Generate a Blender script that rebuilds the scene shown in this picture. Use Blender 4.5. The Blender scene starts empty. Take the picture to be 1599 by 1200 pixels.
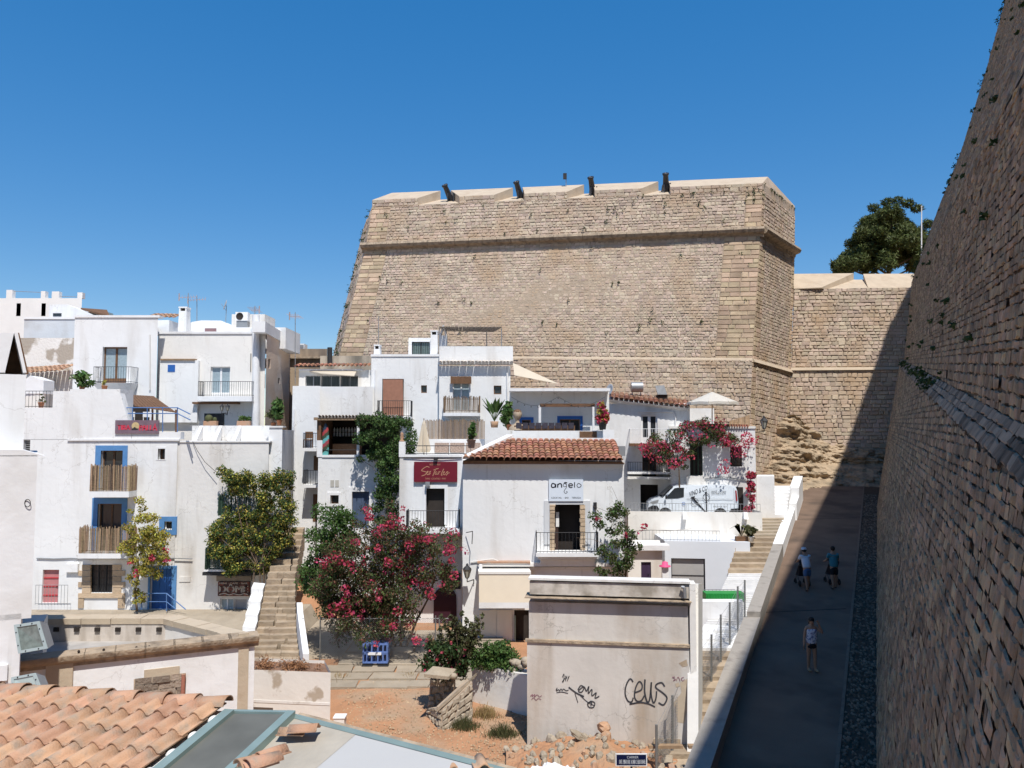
import bpy, bmesh, math, random
import numpy as np
from mathutils import Vector, Matrix, noise
R = math.radians
random.seed(7); rng = np.random.default_rng(7)
SC = bpy.context.scene; COL = SC.collection
V = Vector
# ---------------- camera, sky, sun, exposure ----------------
FPX = 1200.0; PITCH = R(3.58); CZ = 10.0          # focal length in photo pixels, upward pitch, eye height
cam = bpy.data.objects.new('camera', bpy.data.cameras.new('camera')); COL.objects.link(cam)
cam.location = (0, 0, CZ); cam.rotation_euler = (R(90) + PITCH, 0, 0)
cam.data.sensor_width = 36; cam.data.lens = FPX / 1599 * 36; cam.data.clip_start = .1; cam.data.clip_end = 5000
SC.camera = cam
SUN_AZ, SUN_EL = 14.5, 61.0                        # degrees right of straight-behind, above the horizon
wd = bpy.data.worlds.new('World'); SC.world = wd; wd.use_nodes = True
wn = wd.node_tree.nodes; wl = wd.node_tree.links
sky = wn.new('ShaderNodeTexSky'); sky.sky_type = 'NISHITA'; sky.sun_disc = False
sky.sun_elevation = R(SUN_EL); sky.sun_rotation = R(180 - SUN_AZ)
sky.altitude = 0; sky.air_density = .9; sky.dust_density = .0; sky.ozone_density = 2.7
gmn = wn.new('ShaderNodeGamma'); gmn.inputs[1].default_value = .55; hsn = wn.new('ShaderNodeHueSaturation'); hsn.inputs['Saturation'].default_value = 1.95; hsn.inputs['Value'].default_value = 1.17; hsn.inputs['Hue'].default_value = .507; wl.new(sky.outputs[0], gmn.inputs[0]); wl.new(gmn.outputs[0], hsn.inputs['Color']); wl.new(hsn.outputs[0], wn['Background'].inputs[0]); wn['Background'].inputs[1].default_value = .15
sd = bpy.data.lights.new('sun', 'SUN'); sun = bpy.data.objects.new('sun', sd); COL.objects.link(sun)
sd.energy = 3.2; sd.angle = R(.5); sd.color = (1, .96, .90)
_to = V((math.sin(R(SUN_AZ)) * math.cos(R(SUN_EL)), -math.cos(R(SUN_AZ)) * math.cos(R(SUN_EL)), math.sin(R(SUN_EL))))
sun.rotation_euler = _to.to_track_quat('Z', 'Y').to_euler(); sun.location = (0, 0, 60)
SC.view_settings.view_transform = 'Standard'; SC.view_settings.look = 'None'
SC.view_settings.exposure = .68; SC.view_settings.gamma = 1
SC.cycles.max_bounces = 6; SC.cycles.diffuse_bounces = 3; SC.cycles.caustics_reflective = False; SC.cycles.caustics_refractive = False

# ---------------- helpers ----------------
cP, sP = math.cos(PITCH), math.sin(PITCH)
def ray(px, py):
    u = (px - 799.5) / FPX; v = (600 - py) / FPX; y = cP - sP * v
    return u / y, (sP + cP * v) / y
def at(px, py, Y):
    a, b = ray(px, py); return V((a * Y, Y, CZ + b * Y))
def atz(px, py, z):                                # point of the line of sight at height z
    a, b = ray(px, py); Y = (z - CZ) / b; return V((a * Y, Y, z))
class Fac:
    """a vertical facade plane: u runs right, n faces the viewer"""
    def __init__(s, px0, Y0, px1=None, Y1=None, py=700):
        if px1 is None: px1, Y1 = px0 + 100, Y0
        p, q = at(px0, py, Y0), at(px1, py, Y1)
        s.o = V((p.x, p.y, 0)); s.u = V((q.x - p.x, q.y - p.y, 0)).normalized(); s.n = V((s.u.y, -s.u.x, 0))
    def q(s, px, py, d=0):
        a, b = ray(px, py); o = s.o + s.n * d; dr = V((a, 1, 0))
        Y = o.dot(s.n) / dr.dot(s.n); p = V((a * Y, Y, 0)) - o
        return p.dot(s.u), CZ + b * Y
    def P(s, a, z, d=0):
        r = s.o + s.u * a + s.n * d; return V((r.x, r.y, z))
    def X(s, px, py, d=0): a, z = s.q(px, py, d); return s.P(a, z, d)
MW = {}
def reg(o, m): MW[o.name] = m
def empty(name, loc, label=None, cat=None, group=None, kind=None):
    o = bpy.data.objects.new(name, None); COL.objects.link(o); o.location = loc; reg(o, V(loc)); tag(o, label, cat, group, kind); return o
def tag(o, label=None, cat=None, group=None, kind=None):
    if label: o['label'] = label
    if cat: o['category'] = cat
    if group: o['group'] = group
    if kind: o['kind'] = kind
    return o
def put(name, me, parent=None, loc=None, rot=None, scale=None, mat=None):
    """object from shared mesh data; loc is a world position"""
    o = bpy.data.objects.new(name, me); COL.objects.link(o)
    off = V((0, 0, 0))
    if parent is not None: o.parent = parent; off = MW[parent.name]
    loc = V(loc) if loc is not None else off.copy()
    o.location = loc - off; reg(o, loc)
    if rot is not None: o.rotation_euler = rot
    if scale is not None: o.scale = scale if hasattr(scale, '__len__') else (scale,) * 3
    if mat is not None and not me.materials: me.materials.append(mat)
    return o
class MB:
    def __init__(s): s.v = []; s.f = []; s.sm = []
    def add(s, vs, fs, smooth=False):
        b = len(s.v); s.v += [tuple(p) for p in vs]; s.f += [tuple(i + b for i in f) for f in fs]; s.sm += [smooth] * len(fs); return s
    def quad(s, a, b, c, d): return s.add([a, b, c, d], [(0, 1, 2, 3)])
    def poly(s, pts): return s.add(pts, [tuple(range(len(pts)))])
    def hexa(s, p):                                # 8 corners: bottom 4 ccw, top 4 ccw
        return s.add(p, [(3, 2, 1, 0), (4, 5, 6, 7), (0, 1, 5, 4), (1, 2, 6, 5), (2, 3, 7, 6), (3, 0, 4, 7)])
    def box(s, x0, x1, y0, y1, z0, z1):
        return s.hexa([(x0, y0, z0), (x1, y0, z0), (x1, y1, z0), (x0, y1, z0), (x0, y0, z1), (x1, y0, z1), (x1, y1, z1), (x0, y1, z1)])
    def fbox(s, F, a0, a1, d0, d1, z0, z1):        # d0 front (towards viewer), d1 back
        P = F.P
        return s.hexa([P(a0, z0, d0), P(a1, z0, d0), P(a1, z0, d1), P(a0, z0, d1), P(a0, z1, d0), P(a1, z1, d0), P(a1, z1, d1), P(a0, z1, d1)])
    def prism(s, pts, ex):
        n = len(pts); pts = [V(p) for p in pts]; ex = V(ex)
        fs = [tuple(range(n)), tuple(range(2 * n - 1, n - 1, -1))] + [(i, n + i, n + (i + 1) % n, (i + 1) % n) for i in range(n)]
        return s.add(pts + [p + ex for p in pts], fs)
    def tube(s, p, q, r, n=6, r2=None, cap=True):
        p, q = V(p), V(q); d = q - p
        if d.length < 1e-6: return s
        r2 = r if r2 is None else r2
        m = d.to_track_quat('Z', 'Y').to_matrix(); vs = []
        for c, rr in ((p, r), (q, r2)):
            for i in range(n):
                t = 2 * math.pi * i / n; vs.append(c + m @ V((math.cos(t) * rr, math.sin(t) * rr, 0)))
        fs = [(i, (i + 1) % n, n + (i + 1) % n, n + i) for i in range(n)]
        s.add(vs, fs, n > 5)
        if cap: s.add(vs, [tuple(range(n - 1, -1, -1)), tuple(range(n, 2 * n))])
        return s
    def path(s, pts, r, n=5):
        for a, b in zip(pts, pts[1:]): s.tube(a, b, r, n)
        return s
    def lathe(s, c, prof, n=12, ax=None, smooth=True):
        m = Matrix.Identity(3) if ax is None else V(ax).to_track_quat('Z', 'Y').to_matrix()
        vs = []; c = V(c)
        for r, z in prof:
            for i in range(n):
                t = 2 * math.pi * i / n; vs.append(c + m @ V((math.cos(t) * r, math.sin(t) * r, z)))
        fs = [(k * n + i, k * n + (i + 1) % n, (k + 1) * n + (i + 1) % n, (k + 1) * n + i) for k in range(len(prof) - 1) for i in range(n)]
        return s.add(vs, fs, smooth)
    def ball(s, c, r, n=10, m=6):
        r = V(r) if hasattr(r, '__len__') else V((r, r, r)); c = V(c); vs = []
        for j in range(m + 1):
            th = math.pi * j / m
            for i in range(n):
                t = 2 * math.pi * i / n
                vs.append(c + V((math.sin(th) * math.cos(t) * r.x, math.sin(th) * math.sin(t) * r.y, -math.cos(th) * r.z)))
        return s.add(vs, [(j * n + i, j * n + (i + 1) % n, (j + 1) * n + (i + 1) % n, (j + 1) * n + i) for j in range(m) for i in range(n)], True)
    def mesh(s, name, mat, off=V((0, 0, 0))):
        me = bpy.data.meshes.new(name); a = np.array(s.v, dtype=float).reshape(-1, 3) - np.array(off)
        me.from_pydata(a.tolist(), [], s.f); me.polygons.foreach_set('use_smooth', s.sm); me.update()
        if mat: me.materials.append(mat)
        return me
    def build(s, name, mat, parent=None, origin=None, label=None, cat=None, group=None, kind=None):
        if parent is not None: off = MW[parent.name]
        elif origin is not None: off = V(origin)
        else:
            a = np.array(s.v); off = V(((a[:, 0].min() + a[:, 0].max()) / 2, (a[:, 1].min() + a[:, 1].max()) / 2, a[:, 2].min()))
        me = s.mesh(name, mat, off); o = bpy.data.objects.new(name, me); COL.objects.link(o)
        if parent is not None: o.parent = parent; reg(o, off)
        else: o.location = off; reg(o, off)
        return tag(o, label, cat, group, kind)
# ---------------- materials ----------------
MATS = {}
def mat(name, col, rough=.85, var=.12, scale=2.0, bump=.15, bscale=25, isl=0.0, stain=None, samt=0.0, sscale=.8, streak=False, metal=0.0, spec=.3, bd=.02, trans=0.0, hue=0.0, soft=.12, rain=0.0):
    if name in MATS: return MATS[name]
    m = bpy.data.materials.new(name); m.use_nodes = True; MATS[name] = m
    nt = m.node_tree; N = nt.nodes; L = nt.links; b = N['Principled BSDF']
    b.inputs['Roughness'].default_value = rough; b.inputs['Metallic'].default_value = metal
    b.inputs['Specular IOR Level'].default_value = spec
    geo = N.new('ShaderNodeNewGeometry'); pos = geo.outputs['Position']
    def noi(sc, det=4, vec=pos):
        t = N.new('ShaderNodeTexNoise'); t.inputs['Scale'].default_value = sc; t.inputs['Detail'].default_value = det; L.new(vec, t.inputs['Vector']); return t.outputs['Fac']
    def mth(op, a, c):
        t = N.new('ShaderNodeMath'); t.operation = op
        for i, x in enumerate((a, c)):
            if isinstance(x, (int, float)): t.inputs[i].default_value = x
            else: L.new(x, t.inputs[i])
        return t.outputs[0]
    fac = mth('MULTIPLY', mth('SUBTRACT', noi(scale), .5), 2 * var * 2)
    if isl:
        oi = N.new('ShaderNodeObjectInfo')
        rnd = mth('FRACT', mth('ADD', geo.outputs['Random Per Island'], oi.outputs['Random']), 0)
        fac = mth('ADD', fac, mth('MULTIPLY', mth('SUBTRACT', rnd, .5), 2 * isl))
    val = mth('ADD', fac, 1.0)
    hs = N.new('ShaderNodeHueSaturation'); hs.inputs['Color'].default_value = (*col, 1); L.new(val, hs.inputs['Value'])
    if hue and isl:
        r2 = mth('FRACT', mth('MULTIPLY', rnd, 7.31), 0)
        L.new(mth('ADD', mth('MULTIPLY', mth('SUBTRACT', r2, .5), hue), .5), hs.inputs['Hue'])
    out = hs.outputs[0]
    if stain:
        vec = pos
        if streak:
            mp = N.new('ShaderNodeMapping'); mp.inputs['Scale'].default_value = (1, 1, .18); L.new(pos, mp.inputs['Vector']); vec = mp.outputs[0]
        t = noi(sscale, 8, vec)
        mr = N.new('ShaderNodeMapRange'); mr.inputs['From Min'].default_value = 1 - samt - soft; mr.inputs['From Max'].default_value = 1 - samt + soft; L.new(t, mr.inputs['Value'])
        mx = N.new('ShaderNodeMix'); mx.data_type = 'RGBA'; L.new(mr.outputs[0], mx.inputs[0]); L.new(out, mx.inputs[6]); mx.inputs[7].default_value = (*stain, 1); out = mx.outputs[2]
    if rain:                                        # thin vertical rain runs and faint hairline cracks
        mp = N.new('ShaderNodeMapping'); mp.inputs['Scale'].default_value = (5, 5, .35); L.new(pos, mp.inputs['Vector'])
        r1 = N.new('ShaderNodeMapRange'); r1.inputs['From Min'].default_value = .56; r1.inputs['From Max'].default_value = .78; r1.inputs['To Max'].default_value = rain; L.new(noi(1.0, 6, mp.outputs[0]), r1.inputs['Value'])
        r2_ = N.new('ShaderNodeMapRange'); r2_.inputs['From Min'].default_value = .42; r2_.inputs['From Max'].default_value = .62; L.new(noi(.45, 3), r2_.inputs['Value'])
        vo = N.new('ShaderNodeTexVoronoi'); vo.feature = 'DISTANCE_TO_EDGE'; vo.inputs['Scale'].default_value = .55
        wv = N.new('ShaderNodeVectorMath'); nz = N.new('ShaderNodeTexNoise'); nz.inputs['Scale'].default_value = 3; nz.inputs['Detail'].default_value = 6; L.new(pos, nz.inputs['Vector']); L.new(pos, wv.inputs[0]); L.new(nz.outputs['Color'], wv.inputs[1]); L.new(wv.outputs[0], vo.inputs['Vector'])
        r3 = N.new('ShaderNodeMapRange'); r3.inputs['From Min'].default_value = .012; r3.inputs['From Max'].default_value = .0; r3.inputs['To Max'].default_value = rain * 1.3; L.new(vo.outputs['Distance'], r3.inputs['Value'])
        tot = mth('ADD', mth('MULTIPLY', r1.outputs[0], r2_.outputs[0]), mth('MULTIPLY', r3.outputs[0], r2_.outputs[0]))
        mx = N.new('ShaderNodeMix'); mx.data_type = 'RGBA'; L.new(tot, mx.inputs[0]); L.new(out, mx.inputs[6]); mx.inputs[7].default_value = (.34, .31, .27, 1); out = mx.outputs[2]
    L.new(out, b.inputs['Base Color'])
    if bump:
        bp = N.new('ShaderNodeBump'); bp.inputs['Strength'].default_value = bump; bp.inputs['Distance'].default_value = bd
        L.new(noi(bscale, 5), bp.inputs['Height']); L.new(bp.outputs[0], b.inputs['Normal'])
    if trans:
        b.inputs['Subsurface Weight'].default_value = 0
        tr = N.new('ShaderNodeBsdfTranslucent'); L.new(out, tr.inputs[0]); ms = N.new('ShaderNodeMixShader'); ms.inputs[0].default_value = trans
        L.new(b.outputs[0], ms.inputs[1]); L.new(tr.outputs[0], ms.inputs[2]); L.new(ms.outputs[0], N['Material Output'].inputs[0])
    return m
W = mat('white_limewash', (.80, .80, .79), .9, .035, .9, .28, 4, bd=.04, stain=(.60, .57, .53), samt=.36, sscale=.9, streak=True, rain=.45)
W2 = mat('white_limewash_clean', (.81, .81, .81), .9, .04, 1.2, .3, 4, bd=.04, stain=(.68, .66, .63), samt=.34, sscale=.7, soft=.16, rain=.3)
WC = mat('cream_limewash', (.80, .775, .73), .9, .05, .9, .28, 4, bd=.04, stain=(.55, .48, .40), samt=.3, sscale=.8, streak=True, rain=.4)
WG = mat('grey_render', (.745, .725, .69), .9, .06, .7, .28, 5, bd=.04, stain=(.48, .43, .37), samt=.34, sscale=1.1, streak=True, rain=.5)
WPEEL = mat('peeling_plaster', (.78, .76, .72), .9, .05, 1, .6, 8, bd=.05, stain=(.42, .37, .31), samt=.46, sscale=.55, soft=.02)
PINK = mat('pink_plaster', (.72, .56, .43), .9, .08, .8, .5, 7, bd=.04, stain=(.74, .68, .62), samt=.4, sscale=.5)  # pink base with paler patches at random
GRAF = mat('weathered_cement_wall', (.63, .595, .55), .92, .07, 1.1, .25, 6, bd=.03, stain=(.44, .36, .28), samt=.40, sscale=1.0, streak=True, rain=.6)
CREAM = mat('cream_stone', (.52, .43, .32), .88, .1, 2, .4, 14, stain=(.4, .31, .22), samt=.36, sscale=2)
SAND = mat('sandstone_block', (.50, .38, .26), .9, .14, 3, .6, 14, isl=.16, bd=.03)
CORN = mat('old_cornice_stone', (.40, .31, .22), .92, .2, 4, .8, 12, bd=.05, stain=(.2, .16, .12), samt=.4, sscale=3)
BLUE = mat('blue_paint', (.10, .25, .50), .6, .1, 4, .15, 20)
BLUED = mat('deep_blue_paint', (.03, .13, .42), .5, .08, 4, .1, 20)
BLUERAIL = mat('pale_blue_metal', (.10, .2, .42), .5, .08, 4, 0)
DARK = mat('dark_interior', (.035, .028, .024), .9, .3, 2, 0)  # near-black colour that stands in for shade inside rooms, doorways and holes
GLASS = mat('window_glass', (.03, .035, .04), .12, .2, 2, 0, spec=.6)
CURT = mat('curtained_glass', (.32, .40, .44), .3, .15, 9, 0, spec=.5)
IRON = mat('black_iron', (.03, .03, .032), .6, .2, 8, .1, 30)
GREYM = mat('grey_metal', (.33, .34, .35), .45, .1, 5, .05, 30, metal=.4)
ZINC = mat('galvanised_post', (.22, .22, .21), .5, .15, 6, .05, 30, metal=.3)
WOOD = mat('brown_wood', (.16, .085, .045), .7, .25, 6, .3, 30)
WOODL = mat('pale_wood', (.34, .23, .14), .8, .25, 6, .3, 30, isl=.2)
CANE = mat('dry_cane', (.34, .245, .155), .85, .25, 12, .3, 40, isl=.55, hue=.03)
CANEG = mat('green_painted_cane', (.035, .07, .045), .8, .2, 8, .2, 30, isl=.3)
TERRA = mat('terracotta_tile', (.485, .285, .18), .85, .14, 6, .4, 40, isl=.16, hue=.014, stain=(.34, .265, .20), samt=.41, sscale=6)
TERRAD = mat('old_roof_tile', (.40, .185, .115), .88, .16, 5, .3, 30, isl=.3, hue=.03, stain=(.22, .15, .11), samt=.38, sscale=5)
TERRAW = mat('whitewashed_tile', (.62, .55, .48), .88, .16, 5, .3, 30, isl=.2)
GREENM = mat('teal_metal_frame', (.24, .32, .305), .5, .1, 4, .05, 30, metal=.2)
RUB = mat('rubble_masonry', (.545, .435, .335), .92, .14, .7, .5, 9, isl=.2, hue=.035, bd=.05, stain=(.50, .355, .23), samt=.42, sscale=.45)
RUBO = mat('ochre_ashlar', (.55, .415, .285), .92, .14, 1.5, .5, 9, isl=.24, hue=.03, bd=.04, stain=(.3, .22, .14), samt=.34, sscale=.6)
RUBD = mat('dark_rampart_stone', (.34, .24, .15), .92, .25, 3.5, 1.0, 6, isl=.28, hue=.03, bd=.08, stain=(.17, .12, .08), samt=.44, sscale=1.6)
MORT = mat('wall_mortar', (.46, .36, .265), .95, .15, 3, .6, 10, bd=.05)
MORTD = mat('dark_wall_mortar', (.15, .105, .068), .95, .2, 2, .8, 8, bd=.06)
PLAT = mat('pale_parapet_plaster', (.52, .42, .31), .92, .08, 1.5, .4, 9, stain=(.45, .35, .25), samt=.36, sscale=1)
ROCK = mat('bedrock', (.44, .335, .225), .95, .16, 1.4, 1.0, 6, bd=.12, stain=(.24, .19, .13), samt=.44, sscale=1.1)
ASPH = mat('asphalt', (.172, .118, .085), .85, .16, .9, .4, 40, bd=.015, stain=(.10, .072, .055), samt=.42, sscale=.5, soft=.08)
CONC = mat('parapet_concrete', (.34, .31, .275), .92, .12, 2, .5, 14, stain=(.2, .18, .16), samt=.36, sscale=2)
DIRT = mat('orange_dirt', (.42, .22, .118), .98, .14, 1.2, .9, 9, bd=.06, stain=(.38, .28, .19), samt=.40, sscale=.7)
PAVE = mat('worn_limestone_slab', (.37, .31, .235), .92, .12, 2, .6, 10, isl=.14, bd=.04, stain=(.33, .27, .2), samt=.38, sscale=1.5)
STEP = mat('step_stone', (.37, .29, .205), .92, .2, 3, .9, 9, isl=.16, bd=.03, stain=(.28, .21, .15), samt=.36, sscale=2)
CLOTH = mat('cream_canvas', (.58, .50, .39), .9, .05, 2, .1, 20)
def leafmat(name, col, isl=.45, hue=.05, tr=.3): return mat(name, col, .6, .1, 1.5, 0, isl=isl, hue=hue, trans=tr, spec=.25)
LG = leafmat('green_leaf', (.085, .15, .04)); LY = leafmat('yellow_green_leaf', (.42, .37, .075), .45, .07)
LD = leafmat('dark_leaf', (.045, .078, .025)); LP = leafmat('pine_needles', (.08, .10, .028), .5, .04, .15)
LB = leafmat('olive_leaf', (.10, .105, .045), .5, .06); FM = leafmat('magenta_bract', (.52, .07, .125), .35, .04, .35)
DRY = leafmat('dry_grass', (.36, .26, .12), .4, .04); BARK = mat('bark', (.14, .10, .07), .95, .25, 8, .8, 20)
# ---------------- generic builders ----------------
def stone_mesh(mb, P, Nrm, ulen, vlen, ch, sw, prot=(.02, .07), joint=.02, tilt=0.0, keep=None, jit=.25, rec=None, skip=None, vary=1.0):
    """coursed stones over a patch; P(u,v) maps metres to a point, Nrm(u,v) its normal"""
    lo = min(0, -tilt * ulen); hi = vlen + max(0, -tilt * ulen)
    v = lo
    while v < hi - ch * .3:
        h = ch * random.uniform(1 - .22 * vary, 1 + .22 * vary)
        if v + h > hi - ch * .35: h = hi - v
        u = -random.uniform(0, sw * .6)
        while u < ulen:
            w = sw * random.uniform(.55 / vary, 1.5 * vary ** .6)
            u0, u1 = max(u, 0), min(u + w, ulen)
            if ulen - u1 < sw * .3: u1 = ulen; w = ulen - u
            um = (u0 + u1) / 2; v0 = v + tilt * um; v1 = v0 + h
            v0c, v1c = max(v0, 0), min(v1, vlen)
            if vary > 1 and random.random() < .018: u += w; continue
            if u1 - u0 > .06 and v1c - v0c > .07 and not (skip and skip(um, (v0c + v1c) / 2)):
                j = joint; n = Nrm(um, (v0 + v1) / 2); pr = random.uniform(*prot); ins = min(.045, (u1 - u0) * .2, (v1c - v0c) * .22)
                jj = lambda: random.uniform(-1, 1) * jit * min(.08, h * .3)
                c = [(u0 + j + jj() * .6, v0c + j + jj() * .5), (u1 - j + jj() * .6, v0c + j + jj() * .5), (u1 - j + jj() * .6, v1c - j + jj() * .5), (u0 + j + jj() * .6, v1c - j + jj() * .5)]
                base = [P(a, b) for a, b in c]
                ca, cb = sum(x[0] for x in c) / 4, sum(x[1] for x in c) / 4
                top = []
                for a, b in c:
                    da, db = ca - a, cb - b; l = max(math.hypot(da, db), 1e-4)
                    top.append(P(a + da / l * ins * 1.3, b + db / l * ins * 1.3) + n * (pr * random.uniform(.7, 1.2)))
                if rec is not None: rec.append((base, top))
                else: mb.add(base + top, [(4, 5, 6, 7), (0, 1, 5, 4), (1, 2, 6, 5), (2, 3, 7, 6), (3, 0, 4, 7)])
            u += w
        v += h
def quadP(A, B, C, D):
    """patch from 4 corners: bl, br, tr, tl -> (P, N, ulen, vlen)"""
    A, B, C, D = V(A), V(B), V(C), V(D); ul = ((B - A).length + (C - D).length) / 2; vl = ((D - A).length + (C - B).length) / 2
    def P(u, v): s, t = u / ul, v / vl; return (A * (1 - s) + B * s) * (1 - t) + (D * (1 - s) + C * s) * t
    n = (B - A).cross(D - A).normalized()
    return P, (lambda u, v: n), ul, vl
def scatter_leaves(centers, n, size, flat=.0, aspect=.55, droop=0, shell=.55):
    """leaf quads spread through ellipsoid clumps; centers: (pos, (rx,ry,rz), weight)"""
    w = np.array([c[2] for c in centers], float); w /= w.sum()
    idx = rng.choice(len(centers), n, p=w)
    C = np.array([tuple(c[0]) for c in centers])[idx]; Rr = np.array([tuple(c[1]) for c in centers])[idx]
    d = rng.normal(size=(n, 3)); d /= np.linalg.norm(d, axis=1)[:, None]
    rad = shell + (1 - shell) * rng.random(n) ** .7; rad[rng.random(n) < .06] *= 1.12
    P = C + d * Rr * rad[:, None]
    a = rng.normal(size=(n, 3)); a[:, 2] = a[:, 2] * (1 - flat) - droop; a /= np.linalg.norm(a, axis=1)[:, None]
    b = np.cross(a, d + rng.normal(size=(n, 3)) * .8); b /= (np.linalg.norm(b, axis=1)[:, None] + 1e-9)
    s = size * rng.uniform(.6, 1.35, n)[:, None]
    nn = np.cross(a, b)
    v = np.stack([P - a * s, P + b * s * aspect + nn * s * .15, P + a * s, P - b * s * aspect + nn * s * .15], 1).reshape(-1, 3)
    return v
def leaf_obj(name, v, m, parent=None, origin=None, **k):
    n = len(v) // 4; me = bpy.data.meshes.new(name); off = MW[parent.name] if parent is not None else V(origin)
    v = v - np.array(off)
    me.vertices.add(len(v)); me.vertices.foreach_set('co', v.ravel()); me.loops.add(4 * n); me.loops.foreach_set('vertex_index', np.arange(4 * n, dtype=np.int32))
    me.polygons.add(n); me.polygons.foreach_set('loop_start', np.arange(0, 4 * n, 4, dtype=np.int32)); me.polygons.foreach_set('loop_total', np.full(n, 4, dtype=np.int32))
    me.update(); me.validate(); me.materials.append(m)
    o = bpy.data.objects.new(name, me); COL.objects.link(o)
    if parent is not None: o.parent = parent; reg(o, off)
    else: o.location = off; reg(o, off)
    return tag(o, **k)
def branchy(mb, p, q, r, n=3, wob=.12):
    pts = [V(p).lerp(V(q), i / n) + (V([random.uniform(-1, 1) for _ in range(3)]) * wob if 0 < i < n else V((0, 0, 0))) for i in range(n + 1)]
    for i in range(n): mb.tube(pts[i], pts[i + 1], r * (1 - i / n * .6), 6, r * (1 - (i + 1) / n * .6), cap=False)
def plant(name, label, cat, base, clumps, n, size, m, stems=None, flowers=None, group=None, fol='foliage', **kw):
    """clumps: list of (pos, radii, weight); stems: (p,q,r); flowers: (n,size,clumps)"""
    root = empty(name, base, label, cat, group)
    mb = MB(); st = stems if stems is not None else [(base, V(c[0]), .03) for c in clumps[:6]]
    for p, q, r in st: branchy(mb, p, q, r)
    if st: mb.build('stem', BARK, root)
    ms = m if isinstance(m, list) else [(m, 1)]
    for mm, fr in ms: leaf_obj(fol, scatter_leaves(clumps, int(n * fr), size, **kw), mm, root, kind='stuff')
    if flowers:
        k, s, cl = flowers; leaf_obj('flowers', scatter_leaves(cl, k, s, aspect=.8, shell=.85), FM, root, kind='stuff')
    return root
CYL = None
def bar(name, parent, p, q, r, m, n=6):
    """one bar as its own object, sharing a unit tube"""
    global CYL
    key = 'unit_bar_%s_%d' % (m.name, n); me = bpy.data.meshes.get(key)
    if me is None: me = MB().tube((0, 0, 0), (0, 0, 1), 1, n).mesh(key, m)
    p, q = V(p), V(q); d = q - p
    o = put(name, me, parent, p, d.to_track_quat('Z', 'Y').to_euler(), (r, r, d.length)); return o
def railing(parent, F, a0, a1, z0, z1, d, m=IRON, step=.12, r=.009, ret=0.0, name='railing', mid=0):
    """top and bottom rail as one part, each baluster its own child of it; ret = returns to the wall of that depth"""
    mb = MB(); P = F.P
    pts = [(a0, d), (a1, d)]
    if ret: pts = [(a0, d - ret), (a0, d), (a1, d), (a1, d - ret)]
    for (x0, e0), (x1, e1) in zip(pts, pts[1:]):
        for z in ([z0 + .06, z1] + ([z0 + (z1 - z0) * .5] if mid else [])): mb.tube(P(x0, z, e0), P(x1, z, e1), r * 1.5, 5)
    ob = mb.build(name, m, parent)
    for (x0, e0), (x1, e1) in zip(pts, pts[1:]):
        L = math.hypot(x1 - x0, e1 - e0); k = max(1, round(L / step))
        for i in range(k + 1):
            t = i / k; x, e = x0 + (x1 - x0) * t, e0 + (e1 - e0) * t
            bar('baluster', ob, P(x, z0, e), P(x, z1, e), r, m, 5)
    return ob
def canes(parent, F, a0, a1, z0, z1, d, ret=.6, m=CANE, w=.055, name='cane_screen'):
    mb = MB(); P = F.P
    for z in (z0 + .12, (z0 + z1) / 2, z1 - .1): mb.tube(P(a0, z, d - .03), P(a1, z, d - .03), .012, 5)
    ob = mb.build(name, m, parent)
    segs = [((a0, d), (a1, d))] + ([((a0, d - ret), (a0, d)), ((a1, d), (a1, d - ret))] if ret else [])
    for (x0, e0), (x1, e1) in segs:
        L = math.hypot(x1 - x0, e1 - e0); k = max(2, round(L / w))
        for i in range(k):
            t = (i + .5) / k; x, e = x0 + (x1 - x0) * t, e0 + (e1 - e0) * t
            j = random.uniform(-.02, .02)
            bar('slat', ob, P(x, z0 + random.uniform(0, .03), e), P(x + j, z1 + random.uniform(-.05, .06), e), w * random.uniform(.36, .5), m, 5)
    return ob
def text_mesh(s):
    cu = bpy.data.curves.new('t', 'FONT'); cu.body = s; cu.extrude = 0; ob = bpy.data.objects.new('t', cu); COL.objects.link(ob)
    dg = bpy.context.evaluated_depsgraph_get(); me = bpy.data.meshes.new_from_object(ob.evaluated_get(dg)); COL.objects.unlink(ob); bpy.data.objects.remove(ob); bpy.data.curves.remove(cu)
    return me
def lettering(parent, F, s, px0, py0, px1, py1, d, m, name='lettering', bold=0):
    """flat print that fills the given box of the facade (photo pixels turned into facade metres)"""
    a0, z1 = F.q(px0, py0, d); a1, z0 = F.q(px1, py1, d); me = text_mesh(s)
    co = np.array([v.co[:] for v in me.vertices]); mn, mx = co.min(0), co.max(0); mb = MB()
    vs = [F.P(a0 + (c[0] - mn[0]) / (mx[0] - mn[0]) * (a1 - a0), z0 + (c[1] - mn[1]) / (mx[1] - mn[1]) * (z1 - z0), d) for c in co]
    fs = [tuple(p.vertices) for p in me.polygons]; mb.add(vs, fs)
    if bold:
        for k in (-bold, bold): mb.add([v + F.u * k + F.n * .001 for v in vs], fs)
    bpy.data.meshes.remove(me); return mb.build(name, m, parent)
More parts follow.
